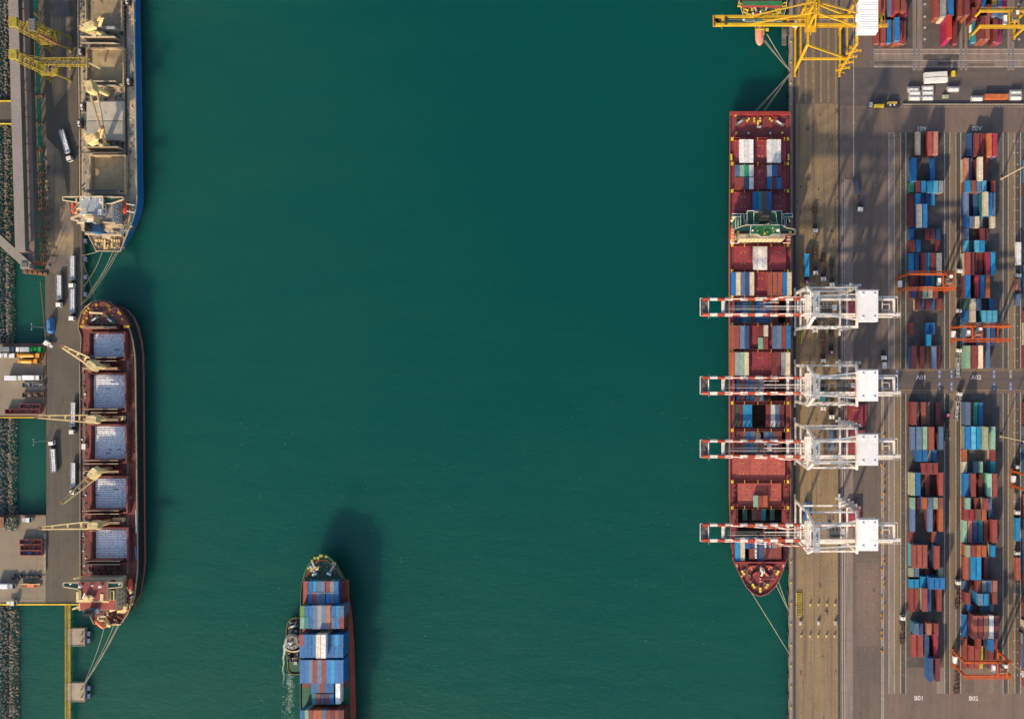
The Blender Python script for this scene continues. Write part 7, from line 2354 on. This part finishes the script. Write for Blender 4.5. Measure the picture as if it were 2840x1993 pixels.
# ---- tug alongside
tg = thing('tugboat', 'black hulled tugboat with round white bridge pushing the moving ship', 'tugboat', (*at(812, 1790, 0), 0))
D = [zm(*q) for q in ((262, 690), (225, 702), (195, 735), (180, 800), (182, 900), (188, 1060), (195, 1150), (212, 1192), (240, 1204), (335, 1200), (345, 1100), (345, 780), (330, 715), (300, 692))]
D2 = hull(tg, D, .2, 'tug_black', 'tug_black', [zm(*q) for q in ((262, 712), (230, 722), (205, 750), (192, 805), (190, 900), (194, 1060), (200, 1145), (215, 1182), (240, 1192), (332, 1190), (340, 1100), (340, 785), (326, 728), (298, 712))], -2.0, 'tug_black')
gunwale(tg, D2, .2, 'loader_yellow', .6, .22)
c = 0
mb = MB()
for i in range(len(D2)):
    p, q = Vector(D2[i]), Vector(D2[(i + 1) % len(D2)])
    L = (q - p).length; k = max(1, int(L / 1.3))
    for j in range(k):
        v = p.lerp(q, (j + .5) / k)
        mb.cyl((v.x, v.y, -.9), (v.x, v.y, .15), .5, 8)
o = mb.build('tyre_fender', M('rubber'), tg); o['kind'] = 'stuff'
mb = MB(); a_, b_ = zm(205, 840), zm(320, 1010); pbox(mb, a_[0], b_[0], a_[1], b_[1], .2, 3.0); mb.build('deckhouse', M('tug_black'), tg)
p = P(*zm(236, 905), 5)
mb = MB(); mb.cyl((p.x, p.y, 3.0), (p.x, p.y, 5.6), 3.3, 16); mb.build('wheelhouse', M('machinery'), tg)
mb = MB()
for i in range(20):
    a1, a2 = i * PI / 10, (i + 1) * PI / 10
    for rr, zz in ((3.9, 5.7), (2.9, 6.2)):
        mb.bar((p.x + rr * math.cos(a1), p.y + rr * math.sin(a1), zz), (p.x + rr * math.cos(a2), p.y + rr * math.sin(a2), zz), .3, .35)
    if i % 2:
        mb.bar((p.x + 3.9 * math.cos(a1), p.y + 3.9 * math.sin(a1), 5.7), (p.x + 2.9 * math.cos(a1), p.y + 2.9 * math.sin(a1), 6.2), .25)
mb.build('bridge_railing', M('galvanised'), tg)
mb = MB(); mb.cyl((p.x, p.y, 5.6), (p.x, p.y, 10), .3, 8, 0, .15); mb.boxz(p.x - 1.2, p.x + 1.2, p.y - .2, p.y + .2, 8, 8.4); mb.boxz(p.x - 1.4, p.x - .2, p.y - 1.6, p.y - .4, 5.6, 6.6); mb.build('mast', M('super_white'), tg)
mb = MB(); q = P(*zm(240, 970), 4)
for i in range(8):
    a1, a2 = PI + i * PI / 8, PI + (i + 1) * PI / 8
    mb.bar((q.x + 4.2 * math.cos(a1), q.y + 1.9 * math.sin(a1), 3.6), (q.x + 4.2 * math.cos(a2), q.y + 1.9 * math.sin(a2), 3.6), .7, .6)
mb.build('aft_bulwark', M('super_cream'), tg)
for s in (-1, 1):
    mb = MB(); mb.boxz(q.x + s * 2.2 - .7, q.x + s * 2.2 + .7, q.y - 6, q.y - 4.2, .2, 4.5); mb.build('funnel', M('tug_black'), tg)
a_ = zm(200, 1090); b_ = zm(320, 1180)
mb = MB(); pbox(mb, a_[0], b_[0], a_[1], b_[1], .203, .35, 0, .3); mb.build('aft_deck', M('hull_green'), tg)
mb = MB(); p = P(*zm(258, 1105), 1); mb.boxz(p.x - .9, p.x + .9, p.y - .8, p.y + .8, .353, 1.0); mb.build('deck_hatch', M('galvanised'), tg)
winch(tg, *zm(245, 765), .2, 'machinery', .1, 'super_white')
clutter(tg, zm(200, 0)[0], zm(300, 0)[0], zm(0, 715)[1], zm(0, 840)[1], .2, 26, ('machinery', 'super_white', 'dark_steel'), 140, 1.2, 1.2)
clutter(tg, zm(200, 0)[0], zm(300, 0)[0], zm(0, 1010)[1], zm(0, 1090)[1], .2, 18, ('machinery', 'galvanised', 'dark_steel'), 141, 1.2, 1.2)

# ---- foam: wash from the tug and scattered wave crests
r = random.Random(77)
mb = MB()
def blob(x, y, sx, sy, a, z=WZ + .06):
    n = 7
    vs = []
    for i in range(n):
        t = 2 * PI * i / n
        q = r.uniform(.55, 1.1)
        u, v = sx * math.cos(t) * q, sy * math.sin(t) * q
        vs.append((x + u * math.cos(a) - v * math.sin(a), y + u * math.sin(a) + v * math.cos(a), z + r.uniform(0, .05)))
    mb.add(vs, [tuple(range(n))])
def ribbon(name, label, path, widths, dens):
    """flat foam ribbon: path of photo close-up points, width and density along it, denser in the middle"""
    vs, at_d, fs = [], [], []
    N, K = 90, 9
    for i in range(N + 1):
        u = i / N * (len(path) - 1)
        k = min(int(u), len(path) - 2); f = u - k
        lerp = lambda q: q[k] + (q[k + 1] - q[k]) * f
        cx = lerp([p[0] for p in path]); cy = lerp([p[1] for p in path]); w = lerp(widths); d = lerp(dens)
        cx += 4 * math.sin(i * .31) + r.uniform(-1.5, 1.5)
        for j in range(K + 1):
            v = j / K * 2 - 1
            x, y = at(*zm(cx + v * w, cy), WZ)
            vs.append((x, y, WZ + .05 + .01 * r.random())); at_d.append(max(0, d * (1 - abs(v) ** 1.4)) - (.45 if abs(v) > .98 else 0))
    for i in range(N):
        for j in range(K):
            a = i * (K + 1) + j
            fs.append((a + K + 1, a + K + 2, a + 1, a))
    b = MB(); b.add(vs, fs)
    ob = b.build(name, M('churned_foam'))
    at_ = ob.data.attributes.new('foam_amount', 'FLOAT', 'POINT')
    at_.data.foreach_set('value', at_d)
    return kind(ob, 'stuff', label)
ribbon('wake_foam', 'bright churned wash streaming back from the tugboat side', [(172, 890), (160, 960), (152, 1060), (148, 1150), (152, 1260), (160, 1380)], [16, 17, 14, 12, 12, 14], [1.0, .85, .7, .55, .4, .15])
ribbon('wake_foam', 'faint wide wake spreading behind the tugboat', [(205, 1200), (215, 1300), (212, 1420), (205, 1560), (200, 1700)], [60, 62, 58, 55, 55], [.30, .34, .32, .26, .2])
mb = MB()
for k in range(90):
    px, py = zm(r.uniform(140, 250), r.uniform(1150, 1640))
    x, y_ = at(px, py, WZ)
    blob(x, y_, r.uniform(.08, .16), r.uniform(.1, .35), r.uniform(-.4, .4))
o = mb.build('foam_flecks', M('foam'))
kind(o, 'stuff', 'flecks of foam scattered behind the tugboat')
mb = MB()
for k in range(420):
    px, py = r.uniform(620, 1980), 2000 - 900 * r.random() ** 1.5
    if 780 < px < 1010 and py > 1500:
        continue
    x, y_ = at(px, py, WZ)
    blob(x, y_, r.uniform(.12, .32), r.uniform(.05, .1), r.uniform(-.9, -.3))
o = mb.build('wave_foam', M('foam'))
kind(o, 'stuff', 'scattered small wave crests on the green water')
# ---------------------------------------------------------------- containers in the yard blocks
def block(name, slot0, rows):
    for i, (y0, y1, items) in enumerate(rows):
        L = 12.19 if y1 - y0 > 45 else 6.06
        where = f'{ORD[i]} row down, {name}'
        for it in items.split():
            f = it.split('/')
            s, n, col = float(f[0]), int(f[1]), f[2]
            side = f[3] if len(f) > 3 else None
            px = slot0 + 14.6 * (s + .5)
            z = 2.6 * n
            y = at(0, (y0 + y1) / 2, min(z, 7.8))[1]
            x = (px - CX) / S
            for k in range(n):
                top = k == n - 1
                c = col if top else (side or random.choice((col, col, 'red', 'maroon', 'blue', 'rust', 'navy', 'slate')))
                CONT.append(dict(x=x, y=y, z=.02 + 2.6 * k, L=L, col=c, top=top, where=where, px=px, tiers=n))

block('block A01', 2517, [
    (365, 429, '1/2/cream/maroon 3/3/red/maroon 4/3/salmon/red'),
    (439, 501, '0/3/blue/blue 4/1/blue'),
    (501, 534, '0/1/green 1/2/maroon 2/2/azure 3/3/azure 4/3/sky 5/3/grey'),
    (536, 569, '0/1/maroon 1/2/azure/azure 2/1/navy 3/1/navy 4/1/azure'),
    (565, 631, '0/1/maroon 1/3/cream/blue 2/3/blue/blue'),
    (635, 664, '0/1/blue 3/1/maroon 4/1/maroon 5/1/navy'),
    (666, 697, '0/2/red/red 1/2/blue 5/1/maroon'),
    (702, 764, '0/1/azure 1/1/navy 2/2/maroon 3/1/azure 4/1/maroon 5/2/grey'),
    (764, 793, '0/2/maroon 1/1/maroon 2/1/maroon 3/1/blue 4/1/teal 5/1/forest'),
    (794, 826, '0/3/navy/red 1/3/maroon 2/3/mint 3/3/cream 4/3/red'),
    (828, 860, '1/2/maroon/cream 2/1/navy 3/2/maroon 4/1/blue 5/2/red'),
    (895, 926, '0/1/red 3/1/blue 4/1/blue'),
    (927, 958, '3/2/azure/blue'),
    (960, 1022, '0/3/red/blue 2/1/red 4/2/slate/red 5/1/maroon')])
block('block B01', 2517, [
    (1116, 1177, '0/3/red/maroon 1/1/grey 2/2/rust 3/1/brown 5/1/maroon'),
    (1184, 1246, '0/2/slate/maroon 1/3/slate/navy 2/3/mint 3/4/rust 5/3/slate/maroon'),
    (1248, 1279, '1/3/blue/blue 2/3/blue 3/2/grey 4/2/blue'),
    (1283, 1315, '2/2/red/navy 3/3/red 4/3/red'),
    (1311, 1373, '0/2/olive/cream 1/2/blue/navy 3/1/maroon 5/3/red/maroon'),
    (1381, 1410, '0/2/mint/brown 1/1/maroon 2/3/orange/blue 3/3/slate 4/3/olive 5/3/rust'),
    (1411, 1473, '0/2/slate/navy 3/3/slate/red 4/1/maroon 5/3/orange/maroon'),
    (1474, 1504, '0/1/red 4/2/rust 5/1/navy'),
    (1512, 1574, '0/3/rust/sky 1/3/rust 2/3/rust 4/4/red/navy'),
    (1576, 1604, '0/1/olive 1/1/slate 3/1/maroon 5/3/olive/forest'),
    (1600, 1629, '0/1/azure 1/1/azure 2/2/azure/blue 3/4/blue/blue 4/4/blue/blue 5/4/blue/blue'),
    (1632, 1694, '0/1/red 1/1/red 2/3/red/mint 3/2/navy 5/2/red/maroon'),
    (1729, 1759, '.4/3/slate/teal 1.5/2/navy 2.8/3/salmon/red 4.4/2/red'),
    (1761, 1819, '.5/1/red 1.5/2/red 2.6/2/navy 4.3/2/crimson/crimson'),
    (1827, 1887, '3.1/3/navy/blue 4.4/3/maroon')])
block('block A02', 2664, [
    (371, 432, '0.9/1/navy 2/2/red 3/2/maroon 4/3/orange 5/3/crimson'),
    (438, 503, '0/2/salmon/cream 1/1/slate 2/4/cream/maroon 3/1/maroon 4/1/maroon'),
    (501, 532, '0/3/azure/rust 1/3/rust 2/3/slate 3/3/sky 5/2/red/navy'),
    (536, 597, '0/2/slate/navy 2/1/navy 3/4/cream/teal 4/3/blue/navy 5/2/slate'),
    (600, 631, '0/2/blue/red 1/2/slate 2/2/cream 3/1/grey 5/2/cream/navy'),
    (634, 664, '0/2/slate/red 3/2/maroon 4/1/maroon'),
    (667, 697, '0/2/sky/maroon 1/1/forest 2/2/sky 3/2/azure'),
    (700, 762, '0/3/red/cream 1/2/maroon 2/1/maroon 3/1/maroon 4/2/crimson/maroon 5/2/azure'),
    (763, 825, '0/3/blue/red 2/2/crimson/maroon 3/2/blue 4/2/orange'),
    (828, 859, '0/2/forest/forest 1/3/cream/cream 2/3/slate 5/1/blue'),
    (861, 892, '0/2/blue/blue 1/3/cream/cream 3/3/sky/sky 4/3/sky 5/3/sky'),
    (895, 956, '0/1/slate 1/2/maroon 2/3/slate/blue 3/2/red 4/2/slate 5/2/navy'),
    (959, 1021, '0/3/mint/mint 1/4/red/red 2/4/cream 3/2/maroon 4/2/slate')])
block('block B02', 2664, [
    (1116, 1178, '0/3/slate/slate 1/1/crimson 2/1/green 3/1/blue'),
    (1184, 1245, '0/3/blue/olive 1/3/sky 2/3/azure 3/4/olive/cream 4/1/maroon 5/2/mint'),
    (1247, 1277, '0/1/orange 5/2/red/cream'),
    (1280, 1310, '0/1/cream 2/1/slate 3/1/mint 5/2/teal/azure'),
    (1314, 1376, '0/2/blue/azure 1/3/red 3/1/maroon 4/3/mint/green 5/3/red'),
    (1381, 1411, '0/3/mint/red 1/1/navy 2/2/red 3/4/red/olive 4/3/slate'),
    (1413, 1442, '0/2/red/crimson 1/2/crimson 2/3/brown/maroon 3/3/orange 5/1/navy'),
    (1444, 1502, '0/1/mint 1/1/salmon 2/1/navy 3/1/teal 4/1/maroon 5/3/red'),
    (1513, 1543, '0/3/olive/orange 1/3/red 2/3/orange 3/3/orange 5/2/azure/cream'),
    (1546, 1606, '0/2/rust/red 1/3/azure 2/3/azure 4/1/maroon'),
    (1610, 1641, '0/1/slate 2/3/red/maroon 3/3/grey 4/3/slate/navy 5/3/salmon'),
    (1644, 1674, '0/3/red/maroon 2/4/slate/azure 3/4/azure 4/2/grey 5/3/rust'),
    (1676, 1704, '1/1/blue 2/1/maroon 3/2/forest/green 4/1/azure 5/1/grey'),
    (1704, 1766, '0/1/blue 1/4/rust/maroon 2/4/red/red 3/4/salmon/red 4/4/white/red 5/4/maroon/maroon'),
    (1770, 1800, '0/1/rust 2/3/red/maroon 4/4/blue/navy 5/3/red'),
    (1793, 1851, '0/1/red 1/2/red 2/2/red/maroon 3/1/yellow 5/1/maroon')])
block('right edge blocks', 2833, [
    (440, 503, '0/2/cream'), (506, 534, '0/2/blue'), (536, 567, '0/3/blue'), (570, 631, '0/2/blue'), (733, 762, '0/2/teal'), (764, 796, '0/2/azure'), (799, 829, '0/1/navy'),
    (861, 890, '0/2/green'), (894, 955, '0/3/cream'), (960, 1021, '0/3/blue/red'), (1116, 1177, '0/2/orange'), (1184, 1246, '0/3/slate'), (1248, 1309, '0/3/maroon'),
    (1376, 1404, '0/3/cream'), (1408, 1437, '0/3/maroon'), (1440, 1470, '0/2/orange'), (1474, 1532, '0/3/red'), (1538, 1597, '0/3/blue'), (1600, 1630, '0/4/maroon'), (1660, 1722, '0/4/slate/red')])
block('lower right edge block', 2824, [(1727, 1757, '.4/3/red/cream'), (1762, 1791, '0/4/sky'), (1794, 1852, '0/3/blue'), (1857, 1906, '.6/3/olive')])
# the blocks at the top, behind the yellow cranes
def free(where, items):
    for px, y0, y1, n, col, side in items:
        L = 12.19 if y1 - y0 > 45 else 6.06
        x = (px - CX) / S
        yt = at(0, (y0 + y1) / 2, 2.6 * n)[1]
        for k in range(n):
            CONT.append(dict(x=x, y=yt, z=.02 + 2.6 * k, L=L, col=col if k == n - 1 else side, top=k == n - 1, where=where, px=px, tiers=n))
free('upper row behind the white crane house, top edge', [(2431, -20, 42, 2, 'red', 'red'), (2446, -20, 42, 1, 'rust', 'rust'), (2450 - 3 + 14.6, -18, 43, 2, 'slate', 'rust'),
     (2457 + 14, -32, 29, 5, 'red', 'crimson'), (2487, -32, 29, 5, 'rust', 'red'), (2499 + 3, -18, 43, 2, 'magenta', 'magenta')])
free('lower row behind the white crane house, top edge', [(2429, 59, 120, 1, 'red', 'red'), (2444, 58, 119, 2, 'red', 'rust'), (2459, 57, 118, 2, 'blue', 'red'),
     (2474, 50, 111, 4, 'blue', 'rust'), (2488, 58, 119, 2, 'red', 'red'), (2502, 60, 121, 1, 'red', 'red')])
free('upper row, middle block at the top edge', [(2586, -14, 47, 3, 'red', 'rust'), (2601, -17, 44, 4, 'grey', 'cream'), (2616.5, -20, 41, 5, 'blue', 'red'), (2645, -17, 44, 4, 'red', 'red'), (2660, -20, 38, 5, 'maroon', 'rust')])
free('lower row, middle block at the top edge', [(2612, 42, 104, 5, 'scarlet', 'magenta'), (2640, 60, 120, 2, 'maroon', 'maroon')])
free('first row down, block under the yellow yard crane', [(2693, -43, 19, 5, 'red', 'red'), (2709, -43, 16, 4, 'blue', 'navy'), (2738, -45, 10, 4, 'yellow', 'brown'), (2752, -43, 14, 4, 'slate', 'magenta'), (2765, -43, 14, 4, 'magenta', 'magenta')])
free('second row down, block under the yellow yard crane', [(2684, 22, 52, 4, 'maroon', 'maroon'), (2724, 13, 44, 4, 'red', 'maroon'), (2738, 13, 44, 4, 'slate', 'slate'), (2752, 16, 47, 3, 'slate', 'navy'), (2764, 16, 47, 3, 'slate', 'navy')])
free('third row down, block under the yellow yard crane', [(2691, 55, 117, 2, 'teal', 'navy'), (2705, 46, 107, 4, 'maroon', 'rust'), (2719, 46, 107, 4, 'rust', 'rust'), (2746, 54, 115, 3, 'maroon', 'maroon'), (2760, 56, 117, 2, 'magenta', 'magenta')])

# a few set on trailers and on the quay
def single(label_where, px, py, z, L, col, rz=0.0):
    x, y = at(px, py, z + 2.6)
    CONT.append(dict(x=x, y=y, z=z, L=L, col=col, top=True, where=label_where, px=px, tiers=1, solo=True, rz=rz))
single('on the chassis of the purple cabbed tractor', 2238.5, 735, 1.45, 12.19, 'azure')
single('on the truck beside the right edge stacks, upper', 2823.5, 788, 1.45, 6.06, 'salmon')
single('on the truck beside the right edge stacks, lower', 2823, 831, 1.45, 6.06, 'slate')
single('on a truck below a white cab at the right edge', 2823.5, 1468, 1.45, 12.19, 'azure')
single('on a truck at the right edge below the bright blue one', 2824, 1577, 1.45, 12.19, 'rust')
single('standing on the quay beneath the third white crane', 2307, 1221, .03, 12.19, 'slate')
single('standing on the quay beneath the lowest white crane', 2238, 1424, .03, 12.19, 'blue')
single('small, on the quay beneath the second white crane', 2283, 1098, .03, 6.06, 'teal')
single('in line with the tank containers by the cross road', 2765, 267, .03, 12.19, 'orange', math.pi / 2)
single('at the right edge directly above a white truck cab', 2826, 703, 1.45, 12.19, 'white')

# two meshes per colour (long and short): frame rails, posts, castings, recessed roof and ribbed sides
CM = {}
def cont_mesh(L, col):
    key = (L, col)
    if key in CM:
        return CM[key]
    mb = MB()
    w, h, hh = 1.2, L / 2, 2.55
    mb.boxz(-w + .04, w - .04, -h + .05, h - .05, .12, hh - .05, 0)
    for s in (-1, 1):
        mb.boxz(s * w - (.1 if s > 0 else 0), s * w + (.1 if s < 0 else 0), -h, h, hh - .12, hh, 0)
        mb.boxz(s * w - (.1 if s > 0 else 0), s * w + (.1 if s < 0 else 0), -h, h, 0, .14, 0)
        mb.boxz(-w + .1, w - .1, s * h - (.12 if s > 0 else 0), s * h + (.12 if s < 0 else 0), hh - .12, hh - .002, 0)
        for q in (-1, 1):
            x0 = q * w - (.16 if q > 0 else 0); y0 = s * h - (.14 if s > 0 else 0)
            mb.boxz(x0, x0 + .16, y0, y0 + .14, .14, hh - .12, 0)
            x1 = q * (w - .09); y1 = s * (h - .09)
            mb.boxz(x1 - .1, x1 + .1, y1 - .1, y1 + .1, hh - .1, hh + .03, 1)
    n = int(L / 1.0)
    for k in range(n):
        y = -h + (k + .5) * L / n
        mb.add([(-w + .12, y - .12, hh - .046), (w - .12, y - .12, hh - .046), (w - .12, y, hh - .012), (-w + .12, y, hh - .012), (w - .12, y + .12, hh - .046), (-w + .12, y + .12, hh - .046)],
               [(0, 1, 2, 3), (3, 2, 4, 5)], 0)
        for s in (-1, 1):
            X = s * (w - .04)
            mb.add([(X, y - .14, .2), (X + s * .035, y, .2), (X, y + .14, .2), (X, y - .14, hh - .15), (X + s * .035, y, hh - .15), (X, y + .14, hh - .15)],
                   [(0, 1, 4, 3), (1, 2, 5, 4)] if s > 0 else [(3, 4, 1, 0), (4, 5, 2, 1)], 0)
    for s in (-.55, -.25, .25, .55):
        mb.boxz(s - .03, s + .03, -h + .01, -h + .05, .2, hh - .2, 1)
    me = bpy.data.meshes.new('shipping_container')
    me.from_pydata(mb.v, [], mb.f)
    me.materials.append(M('paint_' + col)); me.materials.append(M('casting'))
    me.polygons.foreach_set('material_index', mb.m)
    me.update()
    CM[key] = me
    return me

frame_x0, frame_x1, frame_y0, frame_y1 = at(0, 0)[0], at(2840, 0)[0], at(0, 1993)[1], at(0, 0)[1]
tops = [c for c in CONT if c['top']]
for c in tops:
    k = H / (H - c['z'] - 2.6)
    px, py = CX + c['x'] * S * k, CY - c['y'] * S * k
    w_ = max(0, min(2840, px + 6.5) - max(0, px - 6.5)); h_ = max(0, min(1993, py + c['L'] * 2.6) - max(0, py - c['L'] * 2.6))
    c['score'] = w_ * h_ * k + c['tiers'] * 3 - (400 if 'open hold' in c['where'] else 0)
tops.sort(key=lambda c: -c['score'])
IND = [c for c in tops if c['score'] > 60][:300]
ids = set(id(c) for c in IND)
groups = {}
for c in tops:
    if c['score'] > 60:
        groups.setdefault(c['where'], []).append(c)
for wh, cs in groups.items():
    cs.sort(key=lambda c: c['x'])
    for i, c in enumerate(cs):
        c['ord'] = i; c['n'] = len(cs)
for c in IND:
    ob = bpy.data.objects.new('shipping_container', cont_mesh(c['L'], c['col']))
    COL.objects.link(ob)
    ob.location = (c['x'], c['y'], c['z'])
    ob.rotation_euler = (0, 0, c.get('rz', 0.0))
    size = 'long' if c['L'] > 8 else 'short'
    col = CWORD[c['col']]
    if c.get('solo') or c['n'] == 1:
        lb = f"{col} {size} container, {'' if c.get('solo') else 'alone in '}{c['where']}"
        if 'standing alone' in c['where']:
            lb = f"{col} {size} container {c['where']}"
    else:
        o_ = 'leftmost' if c['ord'] == 0 else ('rightmost' if c['ord'] == c['n'] - 1 else ORD[c['ord']] + ' from left')
        lb = f"{col} {size} container, {o_}, {c['where']}"
    tag(ob, lb, 'container', 'containers stacked in the yard' if 'ship' not in c['where'] else 'containers on the ships')
# lower tiers and the smaller rest: one mass
mb = MB(); cols = sorted(CCOL)
for c in CONT:
    if id(c) in ids:
        continue
    mb.boxz(c['x'] - 1.2, c['x'] + 1.2, c['y'] - c['L'] / 2, c['y'] + c['L'] / 2, c['z'], c['z'] + 2.55, cols.index(c['col']))
    for s in (-1, 1):
        for q in (-1, 1):
            x, y = c['x'] + s * 1.12, c['y'] + q * (c['L'] / 2 - .08)
            mb.boxz(x - .1, x + .1, y - .1, y + .1, c['z'] + 2.553, c['z'] + 2.585, cols.index('grey'))
o = mb.build('stacked_containers', [M('paint_' + k) for k in cols])
kind(o, 'stuff', 'lower tiers and remaining containers of the yard and ship stacks')
print('containers', len(CONT), 'tops', len(tops), 'individual', len(IND), 'faces', len(mb.f))
